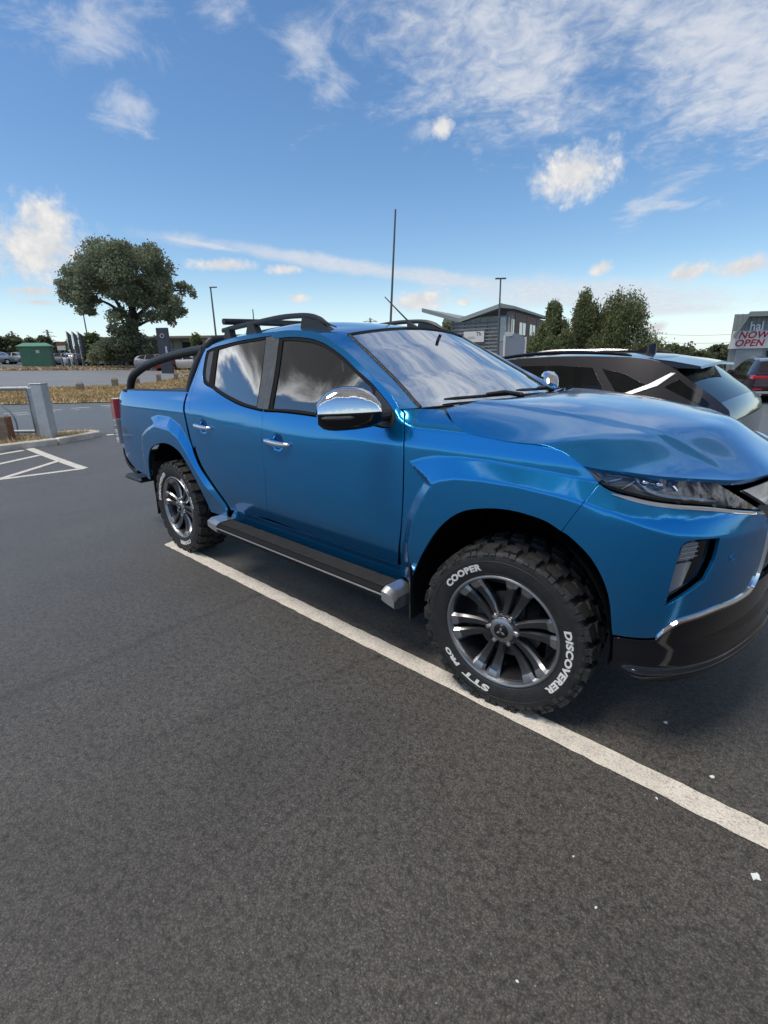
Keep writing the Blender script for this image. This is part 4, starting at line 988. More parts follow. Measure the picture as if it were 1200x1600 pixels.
# ---- sports bar
def arc(P,n=8): return catmull(P,n)
for sg in(1,-1):
    y1=-.735; 
    TT=[(-3.93,-.765,1.29),(-3.87,-.752,1.40),(-3.77,-.735,1.455),(-3.60,-.72,1.505),(-3.30,-.70,1.557),(-3.0,-.685,1.59),(-2.78,-.672,1.606),(-2.66,-.664,1.612)]
    mb=MB(); mb.tube(arc(TT),.034,16)
    mb.lathe([(.0,1.285),(.06,1.285),(.06,1.297),(.045,1.303),(.034,1.303)],20,'z'); 
    for i in range(len(mb.V)-100,len(mb.V)): x,y,z=mb.V[i]; mb.V[i]=(x-3.935,y-.766,z)
    (mb if sg==1 else mirror_y(mb)).obj('sports_bar',MAT['black'],TB)
hoop=[(-2.79,-.765,1.30),(-2.755,-.735,1.42),(-2.715,-.70,1.52),(-2.67,-.662,1.605),(-2.645,-.63,1.655),(-2.64,-.58,1.675),(-2.64,-.3,1.69),(-2.64,0,1.695)]
h2=hoop+[(a,-b,c) for a,b,c in hoop[::-1][1:]]
mb=MB(); mb.tube(arc(h2),[(.034)]*len(arc(h2)),16); mb.obj('sports_bar_hoop',MAT['black'],TB)
# ---- roof rails, cross bar
for sg in(1,-1):
    y=-.555
    TT=[(-1.32,y,1.700),(-1.39,y,1.722),(-1.47,y,1.757),(-1.56,y,1.780),(-1.68,y,1.788),(-1.85,y,1.789),(-2.1,y,1.776),(-2.35,y,1.762),(-2.56,y,1.745)]
    P=arc(TT,6); mb=MB(); sec=[]
    for x,yy,z in P:
        h=min(1,.25+max(0,-1.36-x)*8); sec.append([(x,yy-.016*h,z-.004),(x,yy-.010*h,z+.010*h),(x,yy+.010*h,z+.010*h),(x,yy+.018*h,z-.004),(x,yy+.014*h,z-.020*h),(x,yy-.012*h,z-.020*h)])
    mb.loft(sec,flip=True)
    # feet: solid wedges
    def foot(x0,x1,x2,x3):
        zt=lambda x:float(np.interp(-x,[-t[0] for t in TT],[t[2] for t in TT]))-.012; zb=lambda x:float(roof_z(x,y*1.02))-.004
        sec=[]
        for yy,sh in((y-.024,0),(y-.016,1),(y+.016,1),(y+.024,0)):
            sec.append([(x0,yy,zb(x0)),(x1,yy,zt(x1)),(x2,yy,zt(x2)),(x3,yy,zb(x3))])
        mb.loft(sec,flip=True)
    foot(-1.335,-1.46,-1.60,-1.62); foot(-2.10,-2.13,-2.20,-2.23); foot(-2.43,-2.44,-2.50,-2.53)
    (mb if sg==1 else mirror_y(mb)).obj('roof_rail',MAT['black'],TB,ang=40)
mb=MB(); mb.tube([(-2.47,-.60,1.795),(-2.47,-.3,1.80),(-2.47,0,1.80),(-2.47,.3,1.80),(-2.47,.60,1.795)],.022,10)
mb.tube([(-2.30,-.52,1.775),(-2.30,.52,1.775)],.012,8); mb.obj('cross_bar',MAT['black'],TB)
# ---- roof aerial
a0=np.array([-1.235,.03,float(roof_z(-1.235,.03))])
mb=MB(); sec=[]
for k,(dx,w_,h) in enumerate(((.05,.006,.002),(.035,.016,.012),(0,.020,.030),(-.03,.016,.045),(-.045,.008,.046))):
    sec.append([a0+np.array((dx,w_,-.004)),a0+np.array((dx,w_*.7,h)),a0+np.array((dx,-w_*.7,h)),a0+np.array((dx,-w_,-.004))])
mb.loft(sec,flip=True); o=mb.obj('aerial_base',MAT['black'],TB)
mb=MB(); mb.tube([a0+np.array((-.02,0,.035)),a0+np.array((-.115,-.008,.115)),a0+np.array((-.225,-.017,.21))],[.006,.005,.0035],8); mb.obj('aerial_mast',MAT['black'],o)
# ---- door mirrors
for sg in(1,-1):
    A=np.array([-.675,-.885,0]);B=np.array([-.845,-1.125,0]); L=B-A; ld=L/np.linalg.norm(L); back_=np.array([ld[1],-ld[0],0]); back_*=-1 if back_[0]>0 else 1
    def msec(t,part):
        # t 0 inner .. 1 outer
        e=math.sqrt(max(0,1-((t-.5)/.56)**2))**.55
        top=np.interp(t,[0,.12,.3,.5,.7,.88,1],[1.325,1.372,1.398,1.405,1.398,1.372,1.325]); bot=np.interp(t,[0,.15,.4,.7,.9,1],[1.232,1.212,1.203,1.200,1.207,1.235])
        zc=1.286; c=A+L*t; fw=.075*e; bw=.055*e
        pts=[]
        if part=='cap': rng_=[(math.pi/2*k/7) for k in range(-0,8)]; 
        n=9; P=[]
        for k in range(n):
            a=math.pi*k/(n-1)            # front (0) over top to back (pi)
            ca=math.cos(a); sa=math.sin(a)
            dpt=(fw if ca>0 else bw)*np.sign(ca)*abs(ca)**.7
            hgt=(top-zc if part=='cap' else bot-zc)*abs(sa)**.75
            P.append(c-back_*dpt+np.array([0,0,zc+hgt]))
        return P
    ts=np.r_[0,.03,.08,.16,.28,.42,.58,.72,.84,.92,.97,1]
    mb=MB(); mb.loft([msec(t,'cap') for t in ts],closed=False,cap=False); mb.add(msec(0,'cap'),[tuple(range(9))]); mb.add(msec(1,'cap'),[tuple(range(9))[::-1]])
    if sg==1: Mcap=mb
    o=(mb if sg==1 else mirror_y(mb)).obj('door_mirror',MAT['chrome'],TB,ang=60)
    mb=MB(); mb.loft([msec(t,'low') for t in ts],closed=False,cap=False,flip=True); mb.add(msec(0,'low'),[tuple(range(9))[::-1]]); mb.add(msec(1,'low'),[tuple(range(9))])
    (mb if sg==1 else mirror_y(mb)).obj('mirror_housing',MAT['gloss'],o,ang=50)
    # seam + indicator line on the front face, arm and sail
    mb=MB(); P=[A+L*t-back_*(.0765*math.sqrt(max(0,1-((t-.5)/.56)**2))**.55)+np.array([0,0,1.2845]) for t in np.linspace(.02,.98,15)]
    mb.tube(P,.0042,6); (mb if sg==1 else mirror_y(mb)).obj('mirror_seam',MAT['black'],o)
    mb=MB(); P=[A+L*t-back_*(.078*math.sqrt(max(0,1-((t-.5)/.56)**2))**.55)+np.array([0,0,1.268]) for t in np.linspace(.45,.95,9)]
    mb.tube(P,[.002]+[.009]*7+[.002],8); (mb if sg==1 else mirror_y(mb)).obj('indicator',MAT['grey_trim'],o)
    mb=MB(); mb.tube([(-.675,-.79,1.262),(-.685,-.86,1.258),(-.70,-.93,1.258)],[.030,.026,.034],10); (mb if sg==1 else mirror_y(mb)).obj('mirror_arm',MAT['black'],o)
    mb=MB(); sec=[]
    for t in np.linspace(.20,.84,7): 
        c=A+L*t+back_*.050*math.sqrt(max(0,1-((t-.5)/.56)**2))**.5
        sec.append([c+np.array([0,0,1.225]),c+np.array([0,0,1.365])])
    mb.loft(sec,closed=False,cap=False,flip=True); (mb if sg==1 else mirror_y(mb)).obj('mirror_glass',MAT['chrome'],o)
sail=outline([[(-.640,1.208),(-.632,1.235),(-.644,1.264),(-.69,1.302),(-.748,1.340),(-.80,1.372)],[(-.80,1.372),(-.79,1.30),(-.783,1.228)],[(-.783,1.228),(-.70,1.205),(-.640,1.208)]],.02)
sub('mirror_sail',sail,.002,MAT['black'],TB,thick=.012)
# ---- door handles
for (sa,sb,z) in((-1.675,-1.415,1.053),(-2.565,-2.325,1.083)):
    zc=z; sm_=(sa+sb)/2
    th=np.linspace(0,2*math.pi,28,endpoint=False)
    sm_,zc=[q for q in CUPS if abs(q[0]-sm_)<.1][0]
    def cupf(u,v,z0=zc,s0=sm_):
        r=np.sqrt(((u-s0)/.060)**2+((v-z0)/.056)**2); return body(u,v,-.001-.030*(1-sst(0,1,np.minimum(r,1))))
    panel('handle_cup',cup(sm_,zc,1.03),cupf,MAT['blue'],TB,.010,gap=0,thick=.002,both=True,flange=False)
    mb=MB(); sec=[]
    for t in np.linspace(0,1,13):
        s_=sa+(sb-sa)*t; k=math.sin(math.pi*t)**.5 if 0<t<1 else 0; h=.0165*(.55+.45*k); d0=.012+.022*k
        zz_=zc-.004+.006*(1-t)
        ring=[]
        for a in np.linspace(0,2*math.pi,10,endpoint=False):
            ring.append(body(s_,zz_+h*math.sin(a),d0+.010*math.cos(a)-.006*(1-k)))
        sec.append(ring)
    mb.loft(sec,flip=False); mb.obj('door_handle',MAT['chrome'],TB,ang=60); mirror_y(mb).obj('door_handle',MAT['chrome'],TB,ang=60)
# ---- side steps
for sg in(1,-1):
    yo,yi=-.985,-.845; zt=.425
    x0,x1=-2.22,-.575
    mb=MB(); prof=[(yi,zt-.004),(yi-.03,zt),(yo+.035,zt),(yo+.012,zt-.003),(yo,zt-.018),(yo,zt-.050),(yo+.015,zt-.066),(yi,zt-.066)]
    mb.loft([[(x,y,z) for y,z in prof] for x in np.linspace(x0,x1,9)],flip=True)
    o=(mb if sg==1 else mirror_y(mb)).obj('side_step',MAT['trim_rubber'],TB)
    for k in range(7):
        y=yi-.022-k*.0145; q=MB(); q.box(((x0+x1)/2,y,zt+.003),(x1-x0-.06,.007,.008),bev=.002); (q if sg==1 else mirror_y(q)).obj('tread_rib',MAT['rubber'],o)
    q=MB(); q.box(((x0+x1)/2,yo-.001,zt-.030),(x1-x0-.01,.006,.010),bev=.002); (q if sg==1 else mirror_y(q)).obj('step_trim',MAT['silver'],o)
    for xa,xb in((x0+.02,x0-.13),(x1-.02,x1+.05)):
        q=MB(); sec=[]
        for t in np.linspace(0,1,7):
            x=xa+(xb-xa)*t; w_=1-.10*t*t; top=zt+.010+(-.02 if xb>xa else .015)*t*t-(.03*t**4 if xb>xa else .012*t**4); bt=zt-.072-(.03*t if xb>xa else -.012*t)
            sec.append([(x,yi+.008,top-.006),(x,yi-.02,top),(x,yo*w_+yi*(1-w_)+.03,top),(x,yo*w_+yi*(1-w_)-.004,top-.018),(x,yo*w_+yi*(1-w_)-.004,bt+.016),(x,yo*w_+yi*(1-w_)+.014,bt),(x,yi+.008,bt)])
        q.loft(sec,flip=(xb>xa)); (q if sg==1 else mirror_y(q)).obj('step_end_cap',MAT['silver'],o,ang=18)
    for x in(-2.0,-1.4,-.8):
        q=MB(); q.tube([(x,-.90,.37),(x,-.6,.42)],.018,8); (q if sg==1 else mirror_y(q)).obj('step_bracket',MAT['dark'],o)
# ---- mud flaps, arch liners, underbody
for sg in(1,-1):
    for x0,zt,zb,nm in((-3.46,.80,.235,'r'),(-.515,.60,.25,'f')):
        mb=MB(); sec=[]
        for z in np.linspace(zb,zt,7):
            k=(z-zb)/(zt-zb); x=x0+(.055*k if nm=='r' else .02*k)+(.02*(1-k))
            sec.append([(x,-.885,z),(x-.012,-.88,z),(x-.012,-.60,z),(x,-.60,z)])
        mb.loft(sec); (mb if sg==1 else mirror_y(mb)).obj('mud_flap',MAT['black'],TB)
    for xc,A_ in((0,farch[::-1] and None),(-3.0,None)):
        mb=MB(); sec=[]
        for y in(-.862,-.55,-.40):
            row=[]
            for a in np.linspace(-.10 if xc==0 else -.25,math.pi+(.30 if xc==0 else .15),26):
                R_=.47 if (xc==0 and a<1.2) else (.50 if y<-.6 else .48)
                row.append((xc+R_*.98*math.cos(a),y,.44+R_*math.sin(a)))
            sec.append(row)
        mb.loft(sec,closed=False,cap=False,flip=False); (mb if sg==1 else mirror_y(mb)).obj('arch_liner',MAT['dark'],TB)
mb=MB(); mb.box((-1.75,0,.46),(4.6,.80,.20),bev=.03); mb.box((-1.5,0,.52),(1.75,1.58,.14),bev=.03); mb.box((-3.95,0,.62),(.30,1.40,.18),bev=.03); mb.box((.55,0,.52),(.26,1.3,.26),bev=.03)
mb.tube([(-3.0,-.62,.37),(-3.0,.62,.37)],.045,10); mb.tube([(0,-.62,.37),(0,.62,.37)],.035,10); mb.ball((-3.0,0,.36),(.15,.16,.14))
mb.obj('chassis',MAT['dark'],TB)
# added black sheet behind the outer panels, stands in for shade in the gaps
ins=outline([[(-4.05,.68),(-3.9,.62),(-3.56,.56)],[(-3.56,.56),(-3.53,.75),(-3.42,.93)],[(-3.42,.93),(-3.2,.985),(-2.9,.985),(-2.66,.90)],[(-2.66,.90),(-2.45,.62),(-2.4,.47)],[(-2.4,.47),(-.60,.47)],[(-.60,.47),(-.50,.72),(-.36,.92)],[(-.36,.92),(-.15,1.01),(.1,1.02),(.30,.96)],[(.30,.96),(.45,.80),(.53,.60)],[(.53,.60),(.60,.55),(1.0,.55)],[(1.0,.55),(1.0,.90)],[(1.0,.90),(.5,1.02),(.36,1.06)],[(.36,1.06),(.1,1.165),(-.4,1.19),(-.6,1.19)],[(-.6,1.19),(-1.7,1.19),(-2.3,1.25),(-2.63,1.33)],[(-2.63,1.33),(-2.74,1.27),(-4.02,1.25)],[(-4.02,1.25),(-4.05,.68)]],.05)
panel('dark_gap_backing',ins,lambda u,v:body(u,v,-.045),MAT['dark'],TB,.06,gap=0,flange=False,both=True)
# ---- cabin
mb=MB(); mb.box((-1.65,0,.78),(2.0,1.50,.06)); 
mb.box((-2.45,0,1.0),(.30,1.3,.5),bev=.05)
mb.obj('cabin_floor',MAT['dash'],TB)
mb=MB(); sec=[]
for y in np.linspace(-.72,.72,9):
    sec.append([(-.50,y,1.235-.02*abs(y)),(-.72,y,1.245),(-.90,y,1.235),(-.98,y,1.17),(-.95,y,.95),(-.75,y,.8)])
mb.loft(sec,closed=False,cap=False,flip=True); mb.obj('dashboard',MAT['dash'],TB)
def ry(a): c,s_=math.cos(a),math.sin(a); return ((c,0,s_),(0,1,0),(-s_,0,c))
for y in(-.36,.36):
    mb=MB(); mb.box((-1.40,y,.93),(.52,.50,.14),ry(-.08),bev=.05); mb.box((-1.74,y,1.18),(.14,.48,.60),ry(-.28),bev=.055); o=mb.obj('seat',MAT['cloth'],TB)
    mb=MB(); mb.box((-1.85,y,1.53),(.10,.27,.17),ry(-.2),bev=.04); mb.obj('head_restraint',MAT['cloth'],o)
mb=MB(); mb.box((-2.30,0,.95),(.5,1.3,.14),bev=.05); mb.box((-2.52,0,1.18),(.14,1.3,.46),bev=.05); mb.obj('rear_bench',MAT['cloth'],TB)
# steering wheel on the right-hand side
mb=MB(); c=np.array([-1.05,-.37,1.17]); ax=np.array([-.90,0,.43]); ax/=np.linalg.norm(ax); e1=np.array([0,1.,0]); e2=np.cross(ax,e1)
P=[c+.185*(math.cos(t)*e1+math.sin(t)*e2) for t in np.linspace(0,2*math.pi,37)]; mb.tube(P,.015,8,cap=False)
for t in(0,math.pi,-math.pi/2): mb.tube([c,c+.18*(math.cos(t)*e1+math.sin(t)*e2)],[.03,.018],8)
mb.ball(c,.06,12); mb.obj('steering_wheel',MAT['gloss'],TB)
mb=MB(); mb.box((-1.02,0,1.585),(.03,.22,.07),bev=.012); mb.tube([(-1.02,0,1.6),(-.99,0,1.65)],.01,6); mb.obj('rear_view_mirror',MAT['gloss'],TB)
mb=MB(); mb.box((-1.145,0.03,1.625),(.06,.10,.05),bev=.012); mb.obj('camera_pod',MAT['dash'],TB)

# crumpled clear sheet lying on the dashboard
r=np.random.default_rng(5); n=9; V=[];F=[]
for i in range(n):
    for j in range(n):
        V.append((-.30*(i/(n-1)-.5)+r.normal(0,.008),.42*(j/(n-1)-.5)+r.normal(0,.008),.02+.035*abs(math.sin(3.1*i/n*2+j*.8))+r.uniform(0,.02)))
F=[(i*n+j,(i+1)*n+j,(i+1)*n+j+1,i*n+j+1) for i in range(n-1) for j in range(n-1)]
o=mesh_obj('plastic_sheet',V,F,pbr('pale_film',(.55,.62,.62),.25,coat=.6),smooth=False); o.location=(-.74,-.16,1.235)
tag(o,'crumpled pale plastic sheet lying on the dashboard behind the windscreen','plastic sheet')
# ============ wheels ============
TR=.389; TZ=.379
def tyre_y(r): return float(np.interp(r,[.235,.250,.262,.29,.32,.348,.362,.372],[.098,.112,.121,.130,.1325,.131,.126,.116]))
def make_wheel(x,y,steer,spin,detail=True,side=1):
    W_=bpy.data.objects.new('wheel',None); link(W_,TB); W_.location=(x,y,TZ); W_.rotation_euler=(0,0,steer if side==1 else math.pi+steer); W_.empty_display_size=.2
    cs,sn=math.cos(spin),math.sin(spin)
    def spinv(V): V=np.asarray(V,float); return np.stack([V[:,0]*cs+V[:,2]*sn,V[:,1],-V[:,0]*sn+V[:,2]*cs],1)
    def fin(mb,nm,mats,ang=35,flat=False,parent=W_):
        V=spinv(mb.V)
        if flat: V[:,2]=np.maximum(V[:,2],-TZ+.001)
        mb.V=[tuple(v) for v in V]; return mb.obj(nm,mats[0],parent,ang=ang,mats=mats if len(mats)>1 else None)
    # carcass: outer side faces -y
    prof=[(.236,-.098),(.250,-.112),(.262,-.121),(.275,-.1265),(.29,-.130),(.305,-.132),(.32,-.1325),(.333,-.1325),(.348,-.131),(.358,-.127),(.365,-.117),(.368,-.10),(.370,-.06),(.3705,0),(.370,.06),(.368,.10),(.365,.117),(.348,.131),(.32,.1325),(.29,.130),(.262,.121),(.236,.098)]
    mb=MB(); mb.lathe(prof,96,'y')
    # moulded rings on the sidewall
    for r in(.268,.326):
        mb.lathe([(r-.0025,-tyre_y(r-.0025)+.0005),(r,-tyre_y(r)-.0018),(r+.0025,-tyre_y(r+.0025)+.0005)],96,'y')
    fin(mb,'tyre',[MAT['rubber']],flat=True)
    # tread blocks and side biters
    mb=MB()
    def block(th0,poly,r0,r1,taper=.88):
        # poly: (dtheta*R, y)
        c=np.mean(poly,0); lo=[];hi=[]
        for a,yy in poly:
            for R_,L,k in((r0,lo,1),(r1,hi,taper)):
                a2=c[0]+(a-c[0])*k; y2=c[1]+(yy-c[1])*k; t=th0+a2/.372; rr=R_-.005*(abs(y2)/.12)**3*(1 if R_==r1 else .4)
                L.append((rr*math.cos(t),y2,rr*math.sin(t)))
        n=len(poly); mb.add(lo+hi,[tuple(range(n,2*n))]+[(i,(i+1)%n,n+(i+1)%n,n+i) for i in range(n)])
        f0=len(mb.F)
    NB=26; pit=2*math.pi/NB
    for k in range(NB):
        t=k*pit; L=pit*.372
        v=.006 if k%2 else -.004
        block(t,[(-.34*L,-.050),(.02*L,-.056),(.36*L,-.044),(.40*L,-.016),(.08*L,-.006),(-.30*L,-.010)],.369,TR)
        block(t+pit*.5,[(-.36*L,.012),(-.05*L,.006),(.34*L,.014),(.38*L,.046),(.02*L,.056),(-.34*L,.050)],.369,TR)
        for sgn,ph in((-1,.22),(1,.72)):
            y0,y1=(.064,.124+v)
            p=[(-.36*L,sgn*y0),(.24*L,sgn*(y0-.002)),(.34*L,sgn*.085),(.30*L,sgn*y1),(-.30*L,sgn*y1),(-.40*L,sgn*.09)]
            if sgn>0: p=p[::-1]
            block(t+pit*ph,p,.366,TR-.001)
            # biter down the shoulder
            n2=(.30 if k%2 else .20); rl=.334 if k%2 else .346
            for a0,a1,rb in((-.33,-.06,rl),(.02,.30,rl+.010)):
                Q=[]
                for r_,dy in((TR-.006,.007),(.372,.0065),(.356,.0055),(rb,.0005)):
                    for a in(a0,a1):
                        tt=t+pit*ph+a*pit
                        Q.append((r_*math.cos(tt),sgn*(tyre_y(min(r_,.372))+dy+(.0035 if r_>.373 else 0)),r_*math.sin(tt)))
                        Q.append((r_*math.cos(tt),sgn*(tyre_y(min(r_,.372))-.004),r_*math.sin(tt)))
                F=[]
                for i in range(3):
                    b=4*i
                    F+=[(b,b+4,b+6,b+2),(b,b+1,b+5,b+4),(b+2,b+6,b+7,b+3)]
                F+=[(0,2,3,1),(12,13,15,14)]
                if sgn<0: F=[f for f in F]
                else: F=[f[::-1] for f in F]
                mb.add(Q,F)
    bm=bmesh.new(); vs=[bm.verts.new(v) for v in spinv(mb.V)]
    for f in mb.F:
        try: bm.faces.new([vs[i] for i in f])
        except ValueError: pass
    bmesh.ops.recalc_face_normals(bm,faces=bm.faces)
    for v in bm.verts: v.co.z=max(v.co.z,-TZ+.0015)
    me=bpy.data.meshes.new('tread'); bm.to_mesh(me); bm.free(); me.materials.append(MAT['tread'])
    link(bpy.data.objects.new('tread',me),W_)
    if not detail: pass
    # lettering on the sidewall
    if side==1:
        for txt,deg,size,sp in(('COOPER',-38,.042,39),('DISCOVERER',101,.042,62),('STT',200,.042,27),('PRO',229,.030,19)):
            mb=MB(); V,F=text_mesh(txt,size,bold=.0022,shear=.08,spacing=1.08); V=V*[rad(sp)*.2985/np.ptp(V[:,0]),1,1]; V[:,0]-=(V[:,0].max()+V[:,0].min())/2
            rm=.2985
            a=rad(deg)+V[:,0]/rm; r_=rm+V[:,1]*.92
            X=r_*np.sin(a); Z=r_*np.cos(a)
            yy=np.array([-tyre_y(q)-.0016 for q in r_])
            mb.add(np.stack([X,yy,Z],1),F)
            fin(mb,'sidewall_word',[MAT['letter']])
    # rim
    mb=MB()
    mb.lathe([(.262,-.118),(.258,-.124),(.2525,-.1255),(.247,-.123),(.2435,-.115),(.240,-.104)],96,'y',m=1)
    mb.lathe([(.240,-.104),(.234,-.085),(.226,-.05),(.218,.03),(.222,.10),(.24,.115)],72,'y',m=0)
    for k in range(12):
        pr=k//2; sd_=-1 if k%2==0 else 1
        ac=pr*math.pi/3+rad(17)
        a_in=ac+sd_*rad(15.5); a_out=ac+sd_*rad(9.0)
        pin=np.array([.060*math.sin(a_in),.060*math.cos(a_in)]); pout=np.array([.242*math.sin(a_out),.242*math.cos(a_out)])
        dd=(pout-pin)/np.linalg.norm(pout-pin); nn=np.array([dd[1],-dd[0]])
        sec=[]
        for r_,w_,yf in((.060,.0130,-.094),(.085,.0150,-.088),(.125,.0178,-.083),(.165,.0205,-.086),(.196,.0235,-.094),(.212,.0270,-.103),(.226,.0310,-.110),(.242,.0330,-.1135)):
            f=(r_-.060)/.182; p=pin+(pout-pin)*f; q=[]
            for o_,y_ in((-1.0,.012),(-.62,0),(.62,0),(1.0,.012),(.9,.040),(-.9,.040)):
                pp=p+nn*w_*o_; q.append((pp[0],yf+y_,pp[1]))
            sec.append(q)
        b=len(mb.F); mb.loft(sec)
        for i in range(b,len(mb.F)):
            kk=i-b; ring,j=divmod(kk,6)
            if kk<42 and ring>=5 and j in(0,1,2): mb.M[i]=1
            elif kk<42 and ring<5 and j in(0,2) and ((j==0)==(sd_<0)): mb.M[i]=2
    # hub
    mb.lathe([(.078,-.066),(.074,-.088),(.066,-.094),(.060,-.094)],36,'y',m=0)
    mb.lathe([(.062,-.090),(.056,-.104),(.050,-.108),(.034,-.110),(.033,-.106),(0.0001,-.106)],12,'y',m=1)
    bm=bmesh.new(); vs=[bm.verts.new(v) for v in spinv(mb.V)]
    for f,mi in zip(mb.F,mb.M):
        try: q=bm.faces.new([vs[i] for i in f]); q.material_index=mi; q.smooth=True
        except ValueError: pass
    bmesh.ops.recalc_face_normals(bm,faces=bm.faces)
    me=bpy.data.meshes.new('rim'); bm.to_mesh(me); bm.free()
    for mm in('alloy','machined','machined'): me.materials.append(MAT[mm])
    me.set_sharp_from_angle(angle=rad(28)); rim=link(bpy.data.objects.new('rim',me),W_)
    # centre cap with the three-lozenge emblem
    mb=MB(); mb.lathe([(.0335,-.107),(.0325,-.1125),(.030,-.1145),(.0001,-.1150)],32,'y'); fin(mb,'centre_cap',[MAT['gloss']],ang=60)
    mb=MB()
    for k in range(3):
        a=k*2*math.pi/3; R0=.0235
        def pt(r,t): return (r*math.sin(t),-.1162,r*math.cos(t))
        P=[(0,-.1162,0),pt(R0*.577,a+rad(30)),pt(R0,a),pt(R0*.577,a-rad(30))]
        k_=.90; c=np.mean(P,0); P=[tuple(c+(np.array(p)-c)*k_) for p in P]
        mb.add(P+[tuple(np.array(p)+[0,.002,0]) for p in P],[(0,1,2,3),(0,4,5,1),(1,5,6,2),(2,6,7,3),(3,7,4,0)])
    bm=bmesh.new(); vs=[bm.verts.new(v) for v in spinv(mb.V)]; [bm.faces.new([vs[i] for i in f]) for f in mb.F]; bmesh.ops.recalc_face_normals(bm,faces=bm.faces)
    me=bpy.data.meshes.new('emblem'); bm.to_mesh(me); bm.free(); me.materials.append(MAT['silver']); link(bpy.data.objects.new('emblem',me),W_)
    for k in range(6):
        a=k*math.pi/3+rad(30); c=(.066*math.sin(a),.066*math.cos(a)); q=MB(); q.lathe([(.0125,-.080),(.0122,-.100),(.010,-.104),(.006,-.1055),(.0001,-.1055)],6,'y'); q.V=[(v[0]+c[0],v[1],v[2]+c[1]) for v in q.V]; fin(q,'wheel_nut',[MAT['chrome']])
    mb=MB(); mb.lathe([(.06,-.03),(.155,-.03),(.155,-.005),(.06,-.005)],40,'y'); mb.lathe([(.0,-.045),(.085,-.045),(.085,.0)],24,'y')
    fin(mb,'brake_disc',[MAT['disc']])
    mb=MB(); mb.box((-.13*0+.12,-.02,.08),(.09,.08,.12),bev=.02); mb.box((0,.03,0),(.30,.02,.30)); mb.obj('brake_caliper',MAT['dark'],W_)
    return W_
make_wheel(.004,-.772,.115,0.,side=1)
make_wheel(-3.0,-.770,0.,rad(-157),side=1)
make_wheel(0,.765,.0773,.3,side=-1); make_wheel(-3.0,.765,0,.8,side=-1)
# ============ trees ============
def leaf_mat(name,c,c2,trans=.45):
    m=pbr(name,c,.62,spec=.3); t=m.node_tree; b=t.nodes['Principled BSDF']
    g=t.nodes.new('ShaderNodeNewGeometry'); r=t.nodes.new('ShaderNodeValToRGB'); r.color_ramp.elements[0].color=(*c,1); r.color_ramp.elements[1].color=(*c2,1)
    t.links.new(g.outputs['Random Per Island'],r.inputs[0]); t.links.new(r.outputs[0],b.inputs['Base Color'])
    tl=t.nodes.new('ShaderNodeBsdfTranslucent'); t.links.new(r.outputs[0],tl.inputs[0]); x=t.nodes.new('ShaderNodeMixShader'); x.inputs[0].default_value=trans
    t.links.new(b.outputs[0],x.inputs[1]); t.links.new(tl.outputs[0],x.inputs[2]); t.links.new(x.outputs[0],t.nodes['Material Output'].inputs[0]); return m
MAT['oak']=leaf_mat('oak_leaves',(.15,.185,.13),(.28,.315,.20))  # leaf tone lifted: the distance haze is put into the colour
MAT['shrub']=leaf_mat('shrub_leaves',(.09,.12,.05),(.18,.21,.09))
MAT['olive']=leaf_mat('hedge_leaves',(.085,.105,.06),(.16,.18,.09))
MAT['yellowleaf']=leaf_mat('yellowing_leaves',(.11,.12,.035),(.24,.22,.06))
MAT['conifer']=leaf_mat('conifer_sprays',(.115,.14,.07),(.25,.27,.125),.45)
MAT['bark']=pbr('bark',(.060,.052,.045),.9,var=.35,vscale=5,bump=.5,bscale=18)
def leaves(cent,rad_,n,size,seed,up=.0,elong=1.,shell=.35):
    "leaf-sized quads spread through ellipsoidal clumps; cent (k,3), rad (k,3)"
    r=np.random.default_rng(seed); V=[];F=[]
    cent=np.asarray(cent,float);rad_=np.asarray(rad_,float); w=rad_.prod(1)**(2/3); cnt=np.maximum((n*w/w.sum()).astype(int),4)
    for c,q,k in zip(cent,rad_,cnt):
        d=r.normal(size=(k,3)); d/=np.linalg.norm(d,axis=1)[:,None]; rr=r.uniform(shell,1,k)**.6
        P=c+d*rr[:,None]*q*(1+.18*r.normal(size=(k,1)))
        A=r.normal(size=(k,3)); A[:,2]+=up; A/=np.linalg.norm(A,axis=1)[:,None]; B=np.cross(A,r.normal(size=(k,3))); B/=np.linalg.norm(B,axis=1)[:,None]
        s=size*r.uniform(.55,1.35,(k,1)); A=A*s*elong;B=B*s
        b=len(V); V+=list(np.stack([P-A-B*.25,P+B*.8-A*.15,P+A,P-B*.75+A*.1],1).reshape(-1,3)); F+=[(b+4*i,b+4*i+1,b+4*i+2,b+4*i+3) for i in range(k)]
    return V,F
def limb(mb,P,r0,r1,n=8):
    P=catmull(P,4) if len(P)>2 else np.array(P,float); mb.tube(P,np.linspace(r0,r1,len(P)),n)
def loc_at(px,py,depth,base_py):
    P=at(px,py,depth); return P
class Frame:
    "upright picture-parallel frame standing on the land at a given distance"
    def __init__(s,px,py,depth):
        P=at(px,py,depth); s.o=np.array([P[0],P[1],float(T(P[0],P[1]))]); s.depth=depth; s.px=px
        s.rz=CY-math.pi/2
    def loc(s,px,py,dy=0.):
        "local x (right), y (away), z (up) of a sight line at this distance + dy"
        P=at(px,py,s.depth+dy)-s.o; return np.array([P@RH,P@FH,P[2]])
